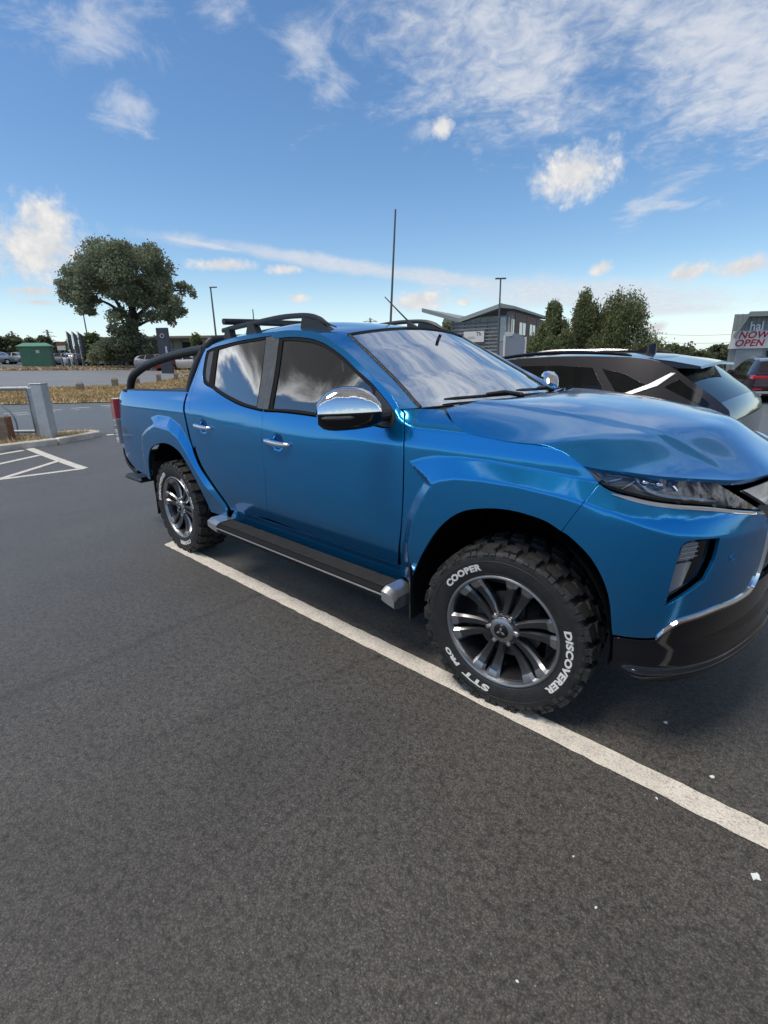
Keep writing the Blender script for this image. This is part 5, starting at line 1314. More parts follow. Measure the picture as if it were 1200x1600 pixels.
# ---- the big oak
fo=Frame(212,568,58); oak=thing('oak_tree','large spreading dark green oak tree with a scrubby base on the dry mound','tree',tuple(fo.o),fo.rz)
r=np.random.default_rng(11)
blobs=[(150,405,30,17),(125,430,24,20),(112,450,18,14),(140,445,26,20),(170,400,28,18),(200,398,30,16),(222,400,20,16),(165,430,34,22),(200,425,30,22),(236,408,18,18),(250,420,20,18),(232,435,26,20),(258,440,16,18),(180,455,30,14),(150,465,24,12),(122,472,18,12),(135,484,13,8),(225,460,26,14),(258,465,20,14),(272,478,14,14),(285,452,10,9),(298,455,8,8),(262,498,10,8),(280,490,10,10),(205,470,24,12),(180,490,16,10),(240,490,20,10),(205,505,14,10),(175,510,10,10),(96,446,8,8),(268,500,8,7),(110,425,12,10),(238,455,18,14),(252,475,14,10),(215,440,26,16),(185,440,26,16),(150,430,24,18),(185,388,16,9),(245,400,10,9)]
cent=[];rd=[]
k=58/789*1.02
for x,y,a,b in blobs:
    for _ in range(4):
        xx=x+r.uniform(-.75,.75)*a; yy=y+r.uniform(-.75,.75)*b; dy=r.uniform(-1,1)*math.sqrt(max(.05,1-((x-195)/115)**2))*5.5
        c=fo.loc(xx,yy,dy); s=r.uniform(.5,.85); cent.append(c); rd.append((a*k*s*1.0,max(a,b)*k*s,b*k*s))
V,F=leaves(cent,rd,62000,.115,5,shell=.25)
mesh_obj('crown',V,F,MAT['oak'],oak,smooth=False)
base=[(185,545,30,16),(170,555,22,14),(200,530,24,14),(222,540,22,18),(240,550,18,14),(165,540,14,12),(210,556,30,10),(245,535,12,10),(195,518,14,8),(150,560,12,8)]
cent=[];rd=[]
for x,y,a,b in base:
    for _ in range(3):
        c=fo.loc(x+r.uniform(-.6,.6)*a,y+r.uniform(-.5,.5)*b,r.uniform(-2.5,2.5)-1); s=r.uniform(.6,.9); cent.append(c); rd.append((a*k*s,a*k*s,b*k*s))
V,F=leaves(cent,rd,18000,.12,6,shell=.2); mesh_obj('basal_growth',V,F,MAT['oak'],oak,smooth=False)
mb=MB(); q=lambda x,y,dy=0: fo.loc(x,y,dy)
limb(mb,[q(213,571),q(211,545),q(209,515),q(207,485)],.62,.42,12)
for P,a,b in(([(209,515),(196,492),(180,468),(165,440)],.30,.10),([(207,485),(212,455),(225,425)],.34,.10),([(207,485),(198,450),(195,415)],.36,.10),([(208,500),(230,480),(255,455),(290,455)],.26,.06),([(200,497),(170,475),(135,462)],.22,.06),([(212,455),(245,430),(255,420)],.18,.06),([(198,450),(160,420),(130,430)],.2,.05),([(209,512),(235,500),(262,495)],.16,.05),([(202,505),(190,505),(178,508)],.14,.05)):
    limb(mb,[q(x,y,r.uniform(-1,1)*(i*.6)) for i,(x,y) in enumerate(P)],a,b,7)
mb.obj('trunk',MAT['bark'],oak)
# ---- generic bush / tree built from a silhouette
def bushy(name,label,cat,px,base,top,wpx,depth,mat,n,size,seed,group=None,shape='round',trunk=True,clump=9):
    f=Frame(px,base,depth); t=thing(name,label,cat,tuple(f.o),f.rz,group); r=np.random.default_rng(seed)
    zt=f.loc(px,top)[2]; w=wpx/2*depth/789*1.05; cent=[];rd=[]
    for _ in range(clump):
        h=r.uniform(.22,.9); 
        if shape=='cone': ww=w*(1.05-h)*1.05
        else: ww=w*math.sqrt(max(.08,1-((h-.5)/.55)**2))
        a=r.uniform(0,6.28); e=r.uniform(.0,.75)
        s=r.uniform(.30,.48)
        cent.append((ww*e*math.cos(a),ww*e*math.sin(a),zt*h)); rd.append((w*s,w*s,zt*s*.45))
    V,F=leaves(cent,rd,n,size,seed,shell=.25); mesh_obj('crown',V,F,mat,t,smooth=False)
    if trunk:
        mb=MB(); limb(mb,[(0,0,-.1),(0.05,0,zt*.3),(0,0,zt*.75)],max(.05,w*.07),.03,7)
        for k in range(4): a=r.uniform(0,6.28); limb(mb,[(0,0,zt*.25),(w*.4*math.cos(a),w*.4*math.sin(a),zt*.6)],.05,.02,5)
        mb.obj('trunk',MAT['bark'],t)
    return t
bushy('shrub','rounded mid green shrub beside the grey banners left of the oak','shrub',148,567,523,34,66,MAT['shrub'],2600,.16,21)
bushy('small_tree','small light green tree between the dark totem sign and the roof bar','tree',318,560,514,36,50,MAT['shrub'],2600,.12,22)
bushy('small_tree','yellowing young tree left of the louvred building','tree',688,566,503,40,48,MAT['yellowleaf'],3000,.11,23,clump=11)
# left-hand hedge trees along the far car park
for i,(px,top,w) in enumerate([(-30,524,44),(6,527,40),(28,520,34),(52,530,36),(76,526,30),(96,532,30)]):
    bushy('hedge_tree',['broad olive green tree at the left edge of the photo behind parked cars','olive green tree behind the white car far left','tall dark topped tree rising above the far left hedge','low bushy tree directly behind the green cabin roof','pointed green tree just right of the green cabin roof','dark bush behind the sign board next to the banners'][i],'tree',px,560,top,w,78+4*(i%3),MAT['olive'],2000,.22,40+i,'trees along the far left hedge',clump=10)
# ---- tall conifers by the grey totem
def conifer(px,base,top,wpx,depth,seed,label):
    f=Frame(px,base,depth); t=thing('conifer_tree',label,'tree',tuple(f.o),f.rz,'conifers behind the dark car'); r=np.random.default_rng(seed)
    zt=f.loc(px,top)[2]; w=wpx/2*depth/789; cent=[];rd=[]
    for k in range(100):
        h=r.uniform(.02,.97); ww=w*(1-h**(1.55+.3*(seed-31)))*(1+.22*math.sin(7*h+seed))+.10
        a=r.uniform(0,6.28); e=math.sqrt(r.uniform(.1,1))*.9; s=.24+.20*(1-h)
        cent.append((ww*e*math.cos(a)+.12*w*math.sin(3*h+seed),ww*e*math.sin(a),zt*h)); rd.append((w*s*.6*r.uniform(.7,1.3),w*s*.6,w*s*1.3))
    V,F=leaves(cent,rd,44000,.060,seed,up=1.0,elong=2.1,shell=.2); mesh_obj('crown',V,F,MAT['conifer'],t,smooth=False)
    mb=MB(); limb(mb,[(0,0,-.1),(0,0,zt*.5),(0,0,zt*.95)],.14,.02,7); mb.obj('trunk',MAT['bark'],t); return t
conifer(856,572,478,80,47,31,'shorter pointed conifer nearest the grey totem panel')
conifer(908,574,465,100,50,32,'middle one of the tall pointed conifers above the dark car roof')
conifer(970,576,461,126,49,33,'widest and rightmost tall conifer above the dark car roof')
bushy('shrub','bright green bush at the foot of the shortest conifer','shrub',856,574,528,60,43,MAT['shrub'],3500,.10,34,clump=14)
# tree line on the right, each crown its own
for i,(px,top,w) in enumerate([(1010,540,40),(1036,538,42),(1066,540,40),(1092,541,42),(1118,538,38),(1142,540,40),(1180,538,50)]):
    bushy('distant_tree',['low dark tree just right of the widest conifer','distant round tree left of the white van roof','distant round tree above the white van roof','distant tree left of the metal store, below the power lines','tallest distant tree beside the metal store wall','distant tree half hidden by the metal store wall','distant tree behind the metal store'][i],'tree',px,566,top,w,112+5*(i%3),MAT['olive'],1800,.30,60+i,'distant trees left of the metal store',clump=10)

# the far wood that closes the view: one mass of foliage
r=np.random.default_rng(77); cent=[];rd=[]
for k in range(150):
    a=CY+rad(52)*(2*(k+r.uniform(-.5,.5))/150-1); R_=225+r.uniform(-15,15); x,y=CC[0]+R_*math.cos(a),CC[1]+R_*math.sin(a); h=r.uniform(3.0,6.5); w=r.uniform(3,6)
    for q_ in range(3): cent.append((x+r.uniform(-3,3),y+r.uniform(-3,3),float(T(x,y))+h*(.25+.3*q_))); rd.append((w*(1.05-.2*q_),w*(1.05-.2*q_),h*.32))
V,F=leaves(cent,rd,30000,.55,78,shell=.2); o=mesh_obj('far_wood',V,F,MAT['olive'],smooth=False); o['kind']='stuff'
# ============ street furniture, signs, buildings ============
MAT['galv']=pbr('galvanised_steel',(.34,.36,.38),.42,metal=.55,var=.2,vscale=7,bump=.05,bscale=60)
MAT['galv_light']=pbr('galvanised_flat',(.46,.48,.50),.5,metal=.3,var=.15,vscale=5)
MAT['wood_old']=pbr('weathered_wood',(.23,.18,.14),.9,var=.4,vscale=9,bump=.4,bscale=40)
MAT['rust']=pbr('rusty_face',(.22,.10,.055),.85,var=.4,vscale=12)
MAT['green_metal']=pbr('green_cabin_steel',(.075,.20,.135),.5,var=.12,vscale=2)
MAT['green_roof']=pbr('green_cabin_roof',(.11,.27,.19),.5,var=.1,vscale=2)
MAT['white_sign']=pbr('white_sign_face',(.66,.66,.64),.5)
MAT['navy']=pbr('dark_banner',(.045,.05,.075),.7,var=.2,vscale=1)
MAT['totem_grey']=pbr('grey_totem_face',(.27,.29,.33),.45,var=.05,vscale=1)
MAT['lamp_steel']=pbr('lamp_column_steel',(.12,.13,.14),.5,metal=.4)
MAT['red_text']=pbr('red_lettering',(.50,.025,.04),.6)
MAT['banner_white']=pbr('banner_vinyl',(.72,.70,.67),.6)
MAT['white_text']=pbr('white_letter_plastic',(.80,.80,.80),.4)
MAT['glass_dark']=pbr('dark_glazing',(.035,.045,.05),.06,coat=.6)
MAT['glass_pale']=pbr('pale_glazing',(.34,.41,.43),.08,coat=.6)
MAT['cladding']=pbr('grey_cladding',(.28,.30,.305),.55,var=.08,vscale=.8)
MAT['cladding_light']=pbr('pale_cladding',(.34,.35,.35),.6,var=.06,vscale=.8)
MAT['roof_grey']=pbr('grey_roof_sheet',(.27,.30,.30),.5)
MAT['louvre']=pbr('dark_timber_louvre',(.25,.245,.235),.7,var=.2,vscale=2)
MAT['brick']=pbr('brown_brick',(.27,.21,.19),.85,var=.25,vscale=6)
MAT['white_frame']=pbr('pale_window_frame',(.5,.5,.5),.5)
def upr(px,base,depth=None):
    if depth is None: P=gp(px,base); return Frame(px,base,depth_of(P))
    return Frame(px,base,depth)
# ---- grey box post and barrier rails
g0=gp(78,690); dp=depth_of(g0); f=Frame(78,690,dp)
gate=thing('barrier_post','thick grey galvanised box post with two rails and an inner channel','barrier post',tuple(f.o),f.rz)
h=f.loc(57,600)[2]
mb=MB(); mb.box((.02,0,h/2-.02),(.205,.20,h+.04),bev=.012); mb.box((.02,0,h+.006),(.215,.21,.014),bev=.004); mb.obj('post',MAT['galv_light'],gate)
mb=MB(); mb.box((-.150,.03,h/2-.03),(.10,.12,h-.06),bev=.006); mb.box((-.205,.03,h/2-.03),(.012,.14,h-.06)); mb.obj('channel',MAT['galv'],gate)
mb=MB(); mb.tube([(-.20,.04,h-.075),(-2.6,.04,h-.06)],.036,10); mb.obj('rail',MAT['galv'],gate)
mb=MB(); mb.tube([(-.20,.04,.19),(-2.6,.04,.22)],.030,10); mb.obj('rail',MAT['galv'],gate)
for z in(h-.20,.09):
    mb=MB(); mb.lathe([(.028,0),(.028,-.03),(.0,-.03)],8,'y'); mb.V=[(x-.215,y-.02,zz+z) for x,y,zz in mb.V]; mb.obj('bolt',MAT['galv'],gate)
# bent stay behind the rail
mb=MB(); mb.tube(catmull([(-.75,.25,0),(-.72,.25,.35),(-.80,.25,.55),(-.98,.25,.72)],6),.018,8); mb.obj('stay',MAT['galv'],gate)
# ---- timber post at the very left
g1=gp(10,694); f=Frame(10,694,depth_of(g1)); tp=thing('timber_post','weathered brown timber post with a rusty side, cut by the left edge','post',tuple(f.o),f.rz+.3)
h=f.loc(4,650)[2]
mb=MB(); mb.box((-.02,0,h/2-.03),(.26,.22,h+.06),bev=.015); mb.obj('post',MAT['wood_old'],tp)
mb=MB(); mb.box((.122,0,h/2-.03),(.03,.20,h+.03),bev=.006); mb.obj('side_plate',MAT['rust'],tp)
# ---- short timber bollards on the verge
for i,(px,b,tpx) in enumerate([(127,612.5,597.5),(181,606,590.5),(249,597.5,584),(276,595,582),(215,601,590)]):
    P=gp(px,b); d=depth_of(P); f=Frame(px,b,d); h=f.loc(px,tpx)[2]
    o=thing('bollard',['short square timber bollard nearest the grey steel post','short timber bollard seen just left of the sports bar','short timber bollard framed under the sports bar, left of two','short timber bollard framed under the sports bar, right of two','short timber bollard half hidden by the sports bar tube'][i],'bollard',tuple(f.o),f.rz+.25,'timber bollards on the dry verge')
    w=.24 if i<2 else .22; mb=MB(); mb.loft([[(x*w/2*k,y*w/2*k,z) for x,y in((-1,-1),(1,-1),(1,1),(-1,1))] for z,k in((-.1,1),(h-.07,1),(h,.55))]); mb.obj('post',MAT['wood_old'],o,smooth=False)
# ---- row of dark posts along the mound's far edge
WH=['behind the sign board','under the first banner pole','under the rightmost banner pole','left of the thin lamp column','beside the thin lamp column','right of the thin lamp column','left of the oak scrub','at the left edge of the oak scrub','half hidden by the oak scrub','in front of the oak scrub','nearest the oak trunk']
for i in range(11):
    px=98+i*11.2; d=64; f=Frame(px,571,d); mb=MB(); h=.95
    mb.box((0,0,h/2),(.22,.22,h),bev=.03); o=mb.obj('bollard',MAT['lamp_steel']); o.location=f.o; o.rotation_euler=(0,0,f.rz)
    tag(o,'small dark bollard on the mound edge '+WH[i],'bollard','dark bollards behind the mound')
# ---- green cabin
f=Frame(62,571,57); cb_=thing('green_cabin','green steel utility cabin with a shallow hipped roof on the far verge','cabin',tuple(f.o),f.rz+.42)
mb=MB(); mb.box((0,0,1.03),(2.75,2.2,2.14)); mb.obj('wall',MAT['green_metal'],cb_,smooth=False)
for i in range(7): 
    mb=MB(); mb.box((-1.2+i*.4,-1.108,1.0),(.03,.02,1.95)); mb.obj('seam_rib',MAT['green_metal'],cb_,smooth=False)
mb=MB(); V=[(-1.6,-1.33,2.1),(1.6,-1.33,2.1),(1.6,1.33,2.1),(-1.6,1.33,2.1),(-1.6,-1.33,2.18),(1.6,-1.33,2.18),(1.6,1.33,2.18),(-1.6,1.33,2.18),(-1.0,-.5,2.52),(1.0,-.5,2.52),(1.0,.5,2.52),(-1.0,.5,2.52)]
mb.add(V,[(3,2,1,0),(0,1,5,4),(1,2,6,5),(2,3,7,6),(3,0,4,7),(4,5,9,8),(5,6,10,9),(6,7,11,10),(7,4,8,11),(8,9,10,11)]); mb.obj('roof',MAT['green_roof'],cb_,smooth=False)
mb=MB(); mb.box((.25,-1.108,1.62),(.34,.02,.30)); mb.obj('notice',MAT['white_sign'],cb_,smooth=False)
mb=MB(); mb.box((-1.388,.1,1.0),(.02,.9,1.9)); mb.obj('door',MAT['green_roof'],cb_,smooth=False)
# ---- sign board with red top
f=Frame(101,569,62); sg=thing('sign_board','small white board with a red top on two legs left of banners','sign',tuple(f.o),f.rz)
zb,zt=f.loc(101,547)[2],f.loc(101,534)[2]; zm=f.loc(101,540)[2]
mb=MB(); mb.box((0,0,(zb+zm)/2),(.95,.06,zm-zb)); mb.obj('board',MAT['white_sign'],sg,smooth=False)
mb=MB(); mb.box((0,-.005,(zt+zm)/2+.02),(1.0,.07,zt-zm)); mb.obj('header',MAT['rust'],sg,smooth=False)
for x in(-.3,.3): mb=MB(); mb.box((x,.05,zb/2),(.06,.06,zb)); mb.obj('leg',MAT['galv'],sg,smooth=False)
# ---- three banners on leaning poles
for i,px in enumerate((112,120.5,129)):
    f=Frame(px,565,64); o=thing('banner_flag',['grey banner on a pole, leftmost of the three','grey banner on a pole, middle of the three','grey banner on a pole, rightmost of the three'][i],'banner',tuple(f.o),f.rz,'banners beside the green cabin')
    zt=f.loc(px-7,517)[2]
    mb=MB(); mb.tube([(0,0,0),(0,0,zt)],[.05,.03],8); mb.obj('pole',MAT['white_sign'],o)
    mb=MB(); g=[]
    for u in np.linspace(0,1,7): g.append([(.05+u*.52,.06*math.sin(u*5+i),zt-.05-.42*u),(.05+u*.50,.09*math.sin(u*4+1+i),zt-2.55-.10*u)])
    g2=[[(x,y+.012,z) for x,y,z in row] for row in g]
    mb.loft([[a[0],a[1],b[1],b[0]] for a,b in zip(g,g2)]); mb.obj('cloth',MAT['navy'],o)
# ---- lamp columns
def lamp(px,base,top,depth,label,head=None,r=.06,nm='street_lamp',cat='street lamp'):
    f=Frame(px,base,depth); o=thing(nm,label,cat,tuple(f.o),f.rz); zt=f.loc(px,top)[2]; xt=0.
    mb=MB(); mb.tube([(0,0,0),(0,0,zt*.25),(xt,0,zt)],[r*1.3,r,r*.7],10); mb.obj('column',MAT['lamp_steel'],o)
    if head=='arm':
        mb=MB(); mb.box((.22,0,zt+.02),(.62,.22,.09),bev=.03); mb.obj('lantern',MAT['lamp_steel'],o)
    elif head=='double':
        for s_ in(-1,1): mb=MB(); mb.box((.20*s_,0,zt+.03),(.40,.18,.10),bev=.03); mb.obj('lantern',MAT['lamp_steel'],o)
    return o
lamp(341.5,560,449,46,'street lamp with a short arm behind the roof rail of the pickup','arm',.085)
lamp(777,566,436,40,'street lamp with a flat head in front of the louvred building','double',.075)
lamp(144,566,486,72,'thin lamp column rising through the left side of the oak crown',None,.10)
lamp(402,560,483,70,'short thin mast showing above the middle of the roof rail',None,.09,'mast','mast')
f=Frame(607,566,30); pl=thing('flagpole','tall bare dark pole rising above the pickup roof, leaning slightly right','pole',tuple(f.o),f.rz)
zt=f.loc(618,327)[2]; mb=MB(); mb.tube([(-.06,0,0),(f.loc(618,327)[0],0,zt)],[.075,.045],12); mb.obj('shaft',MAT['lamp_steel'],pl)
# ---- small signpost under the sports bar
f=Frame(307,590,26); sp_=thing('signpost','thin dark post with a small plate on the dry verge behind cab','signpost',tuple(f.o),f.rz); h=f.loc(305,546)[2]
mb=MB(); mb.tube([(0,0,0),(-.04,0,h)],.03,8); mb.obj('post',MAT['lamp_steel'],sp_)
mb=MB(); mb.box((-.02,-.03,h-.12),(.34,.015,.26)); mb.obj('plate',MAT['white_sign'],sp_,smooth=False)
# ---- dark totem sign
f=Frame(261,570,44); tt=thing('totem_sign','tall dark totem sign with a ring emblem beside the glass showroom','sign',tuple(f.o),f.rz); zt=f.loc(260,512)[2]
mb=MB(); mb.box((0,0,zt/2),(.95,.28,zt),bev=.03); mb.obj('panel',MAT['navy'],tt)
mb=MB(); mb.lathe([(.13,-.150),(.13,-.158),(.17,-.158),(.17,-.150)],24,'y'); mb.V=[(x-.02,y,z+zt-.62) for x,y,z in mb.V]; mb.obj('emblem',MAT['silver'],tt)
mb=MB(); mb.box((.18,-.152,zt*.46),(.14,.012,1.0)); mb.box((.18,-.153,zt*.43),(.44,.012,.10)); mb.obj('light_mark',pbr('pale_blue_print',(.42,.50,.72),.5),tt,smooth=False)
# ---- showroom behind the oak
f=Frame(285,566,72); sh=thing('showroom','low glass fronted showroom with a thin flat roof behind oak','building',tuple(f.o),f.rz+.18)
zt=f.loc(285,527)[2]
x0,x1=f.loc(150,530)[0],f.loc(345,530)[0]
mb=MB(); mb.box(((x0+x1)/2,2.5,zt-.05),(x1-x0+1.6,9.5,.32),bev=.05); mb.obj('roof',MAT['roof_grey'],sh)
mb=MB(); mb.box(((x0+x1)/2,3.6,zt/2-.1),(x1-x0-1,6,zt-.25)); mb.obj('wall',MAT['cladding_light'],sh,smooth=False)
n=13
for i in range(n):
    xa=x0+.6+(x1-x0-1.2)*i/n; w=(x1-x0-1.2)/n
    mb=MB(); mb.box((xa+w/2,.55,zt*.44),(w-.10,.06,zt*.80)); mb.obj('window',MAT['glass_pale'] if i%3 else MAT['glass_dark'],sh,smooth=False)
    mb=MB(); mb.box((xa,.50,zt*.46),(.09,.12,zt*.88)); mb.obj('mullion',MAT['lamp_steel'],sh,smooth=False)
mb=MB(); mb.box(((x0+x1)/2,.48,zt*.60),(x1-x0-1.2,.10,.12)); mb.obj('transom',MAT['white_frame'],sh,smooth=False)
for x in(x0+.2,(x0+x1)/2,x1-.2): mb=MB(); mb.tube([(x,-1.2,0),(x,-1.2,zt-.2)],.10,8); mb.obj('column',MAT['lamp_steel'],sh)
# ---- louvred building with butterfly roof
D0=52.
f=Frame(782,566,D0); bd=thing('office_building','two storey louvred office with a butterfly roof and white sign','building',tuple(f.o),f.rz+.0)
def BL(px,py,dy=0.): return f.loc(px,py,dy)
c0=BL(796,566); 
# left facade runs to the left and slightly away; right facade goes away steeply
Lx=BL(692,540,4.0); Rx=BL(852,540,17.)
A=np.array([c0[0],0.]);Bp=Lx[:2];Cp=Rx[:2]
eave=BL(796,488)[2]
def wall(P,Q,z0,z1,th,m,nm,off=0.):
    P=np.array(P);Q=np.array(Q);d=(Q-P)/np.linalg.norm(Q-P);n_=np.array([d[1],-d[0]])
    if n_[1]>0: n_=-n_
    a,b=P+n_*off,Q+n_*off; mb=MB(); V=[(*a,z0),(*b,z0),(*(b-n_*th),z0),(*(a-n_*th),z0),(*a,z1),(*b,z1),(*(b-n_*th),z1),(*(a-n_*th),z1)]
    mb.add(V,[(0,1,5,4),(1,2,6,5),(2,3,7,6),(3,0,4,7),(4,5,6,7),(3,2,1,0)]); return mb.obj(nm,MAT[m],bd,smooth=False)
wall(A,Bp,-.4,eave-.25,.5,'cladding','wall'); wall(A,Cp,-.4,eave+.1,.5,'brick','wall')
zl=BL(692,498,4)[2]
for i in range(15):
    z=.3+i*(zl-.9)/14; wall(A+(Bp-A)*.16,Bp,z,z+.15,.09,'louvre','louvre',.16)
for i in range(6):
    q=A+(Bp-A)*(.16+.84*i/5); q2=q+(Bp-A)/np.linalg.norm(Bp-A)*.08; wall(q,q2,-.3,zl-.3,.10,'lamp_steel','post',.06)
# glazed strip below the roof on the left facade and the corner bay
for i in range(7):
    q0=A+(Bp-A)*(.02+.98*i/7); q1=A+(Bp-A)*(.02+.98*(i+.92)/7); wall(q0,q1,zl-.55 if i else eave-2.6,zl+.05 if i>2 else eave-.4,.05,'glass_pale' if i in(0,5,6) else 'glass_dark','window',.03)
wall(A+(Cp-A)*.00,A+(Cp-A)*.06,eave-2.4,eave-.6,.05,'glass_pale','window',.03)
for a_ in(.17,.44,.72):
    q0,q1=A+(Cp-A)*a_,A+(Cp-A)*(a_+.17); o=wall(q0,q1,eave-1.95,eave-.75,.06,'glass_pale','window',.04)
    for u in(0,.5,1.0):
        p=q0+(q1-q0)*u; p2=p+(q1-q0)/np.linalg.norm(q1-q0)*.07; w_=wall(p,p2,eave-2.0,eave-.70,.05,'white_frame','frame',.07); w_.parent=o
for a_ in(.08,.36,.64,.9):
    wall(A+(Cp-A)*a_,A+(Cp-A)*(a_+.025),-.3,eave,.1,'brick','pier',.05)
# roof: folded plate, deep in the direction of the right facade
back=(Cp-A)*1.06
prof=[BL(659,481.5,3.5),BL(717,497.5,2.6),BL(783,473.5,-.4),BL(800,477.5,-.2)]
mb=MB(); sec=[]
th_=.38
for bk in(0,1):
    P=[]
    for p in prof[:3]: P.append((p[0]+back[0]*bk,p[1]+back[1]*bk-.0,p[2]))
    P+= [(q[0],q[1],q[2]-th_) for q in P[::-1]]
    sec.append(P)
mb.loft(sec); mb.obj('roof',MAT['roof_grey'],bd,smooth=False)
# right-hand eave overhang
mb=MB(); p=prof[2]; e=np.array([1.3,-.1]); V=[]
for bk in(0,1):
    o_=np.array([p[0]+back[0]*bk,p[1]+back[1]*bk]); V+=[(o_[0]-.02,o_[1]+.02,p[2]-.02),(o_[0]+e[0],o_[1]+e[1],p[2]-.30),(o_[0]+e[0],o_[1]+e[1],p[2]-.55),(o_[0]-.02,o_[1]+.02,p[2]-.40)]
mb.add(V,[(0,1,5,4),(1,2,6,5),(2,3,7,6),(3,0,4,7),(0,3,2,1),(4,5,6,7)]); mb.obj('eave',MAT['roof_grey'],bd,smooth=False)
# white sign with three short lines of print
u=(Bp-A)/np.linalg.norm(Bp-A); s0,s1=.30,.62
q0=A+(Bp-A)*.36;q1=A+(Bp-A)*.66
z0,z1=BL(732,535,2)[2],BL(732,518,2)[2]
o=wall(q0,q1,z0,z1,.10,'white_sign','sign_panel',.30)
def onwall(V,cx,cz,offn,dirv):
    d=np.array(dirv)/np.linalg.norm(dirv); 
    n_=np.array([d[1],-d[0]]); n_=n_ if n_[1]<0 else -n_
    return [(cx[0]+d[0]*x+n_[0]*offn,cx[1]+d[1]*x+n_[1]*offn,cz+y) for x,y,_ in V]
dr=(A-Bp); 
for txt,fx,fz,sz in(('Th',.26,.74,.50),):
    V,F=text_mesh(txt,sz,bold=.01); mb=MB(); mb.add(onwall(V,q0+(q1-q0)*fx,z0+(z1-z0)*fz,.312,dr),F); mb.obj('sign_text',MAT['lamp_steel'],bd,smooth=False)
for fz,wd,fx in((.46,.30,.62),(.34,.34,.60)):
    c=q0+(q1-q0)*fx; dd=(q1-q0)*wd/2; wall(c-dd,c+dd,z0+(z1-z0)*fz,z0+(z1-z0)*(fz+.05),.01,'cladding','sign_stroke',.309)
# ---- grey totem with arched head
f2=Frame(803,572,30); gt=thing('advert_totem','plain grey totem panel with an arched top between white posts','sign',tuple(f2.o),f2.rz)
xa,xb=f2.loc(789,560)[0],f2.loc(818,560)[0]; zt=f2.loc(803,521)[2]; z0=-.05
pr=[(xa,z0),(xb,z0)]+[(xb+(xa-xb)*t,zt-.30+.30*math.sin(math.pi*t)**.8) for t in np.linspace(0,1,11)]
mb=MB(); mb.prism(pr,-.06,.06,1); mb.obj('panel',MAT['totem_grey'],gt,smooth=False)
for x,top in((xa-.06,524),(xb+.06,527)): 
    zz_=f2.loc(803,top)[2]; mb=MB(); mb.box((x,0,zz_/2),(.09,.16,zz_),bev=.01); mb.obj('post',MAT['white_sign'],gt,smooth=False)
mb=MB(); mb.box((xa+.14,-.07,f2.loc(803,521)[2]-.02),(.42,.03,.22)); mb.obj('plate',MAT['white_sign'],gt,smooth=False)
# ---- metal store on the right
f=Frame(1165,574,50); st=thing('metal_store','grey metal clad store with NOW OPEN banner and white lettering','building',tuple(f.o),f.rz-.06)
def SL(px,py,dy=0.): return f.loc(px,py,dy)
zt=SL(1160,488)[2]; xl=SL(1141,540)[0]; xr=xl+16
mb=MB(); SK=.78; mb.prism([(xl,0),(xr,0),(xr+12*SK,12),(xl+12*SK,12)],-.5,zt-.15,2); mb.obj('wall',MAT['cladding'],st,smooth=False)
for i in range(34):
    x=xl+.25+i*.46; mb=MB(); mb.box((x,-.02,zt/2),(.05,.05,zt-.25)); mb.obj('cladding_rib',MAT['cladding'],st,smooth=False)
# canopy: roof edge projecting forward with a sloping left verge
ze=SL(1132,524)[2]
mb=MB(); V=[(xl+.75,-1.0,zt),(xr,-1.0,zt),(xr+12*SK,12.4,zt),(xl+.75+12*SK,12.4,zt),(xl-.50,-1.2,ze),(xl-.50+12*SK,12.4,ze)]
V2=[(x,y,z-.42) for x,y,z in V[:4]]+[(x+.1,y,z-.28) for x,y,z in V[4:]]
V=V+V2
mb.add(V,[(0,1,2,3),(0,3,5,4),(6,9,8,7),(6,10,11,9),(0,6,7,1),(4,10,6,0),(1,7,8,2),(2,8,9,3),(3,9,11,5),(5,11,10,4)]); mb.obj('roof',MAT['roof_grey'],st,smooth=False)
# banner
z0,z1=SL(1170,544.5)[2],SL(1170,517)[2]; bx0=SL(1139,530)[0]; 
mb=MB(); mb.add([(bx0,-.22,z0),(bx0+6.4,-.22,z0),(bx0+6.4,-.22,z1),(bx0+.28,-.22,z1),(bx0,-.16,z0),(bx0+6.4,-.16,z0),(bx0+6.4,-.16,z1),(bx0+.28,-.16,z1)],[(0,1,2,3),(7,6,5,4),(0,4,5,1),(1,5,6,2),(2,6,7,3),(3,7,4,0)]); mb.obj('banner',MAT['banner_white'],st,smooth=False)
for txt,px,py,hp in(('NOW',1153,524.3,12.5),('OPEN',1147.5,536.8,12.5)):
    V,F=text_mesh(txt,1.,bold=.028,shear=.22,spacing=1.06,align='LEFT'); hh=hp*50/789; V=V-[V[:,0].min(),V[:,1].min(),0]; V=V*hh*.80/V[:,1].max(); V[:,0]*=1.17
    x=SL(px,py)[0]; z=SL(px,py+hp*.40)[2]; mb=MB(); mb.add([(x+a,-.232,z+b) for a,b,_ in V],F)
    tag(mb.obj('banner_word',MAT['red_text'],st,smooth=False),'red word '+txt)
V,F=text_mesh('hal',1.,bold=.02,align='LEFT'); V=V-[V[:,0].min(),V[:,1].min(),0]; V=V*(13.0*50/789)/V[:,1].max(); x=SL(1171,510)[0]; z=SL(1171,517)[2]
mb=MB(); Vb=[(x+a,-.14,z+b) for a,b,_ in V]; mb.add(Vb,F); mb.obj('store_lettering',MAT['white_text'],st,smooth=False)
mb=MB(); x0_,x1_=SL(1149,553)[0],SL(1189,553)[0]; zz_=SL(1170,545.5)[2]; mb.box(((x0_+x1_)/2,-.05,zz_/2),(x1_-x0_,.10,zz_)); mb.obj('shutter_door',MAT['cladding_light'],st,smooth=False)
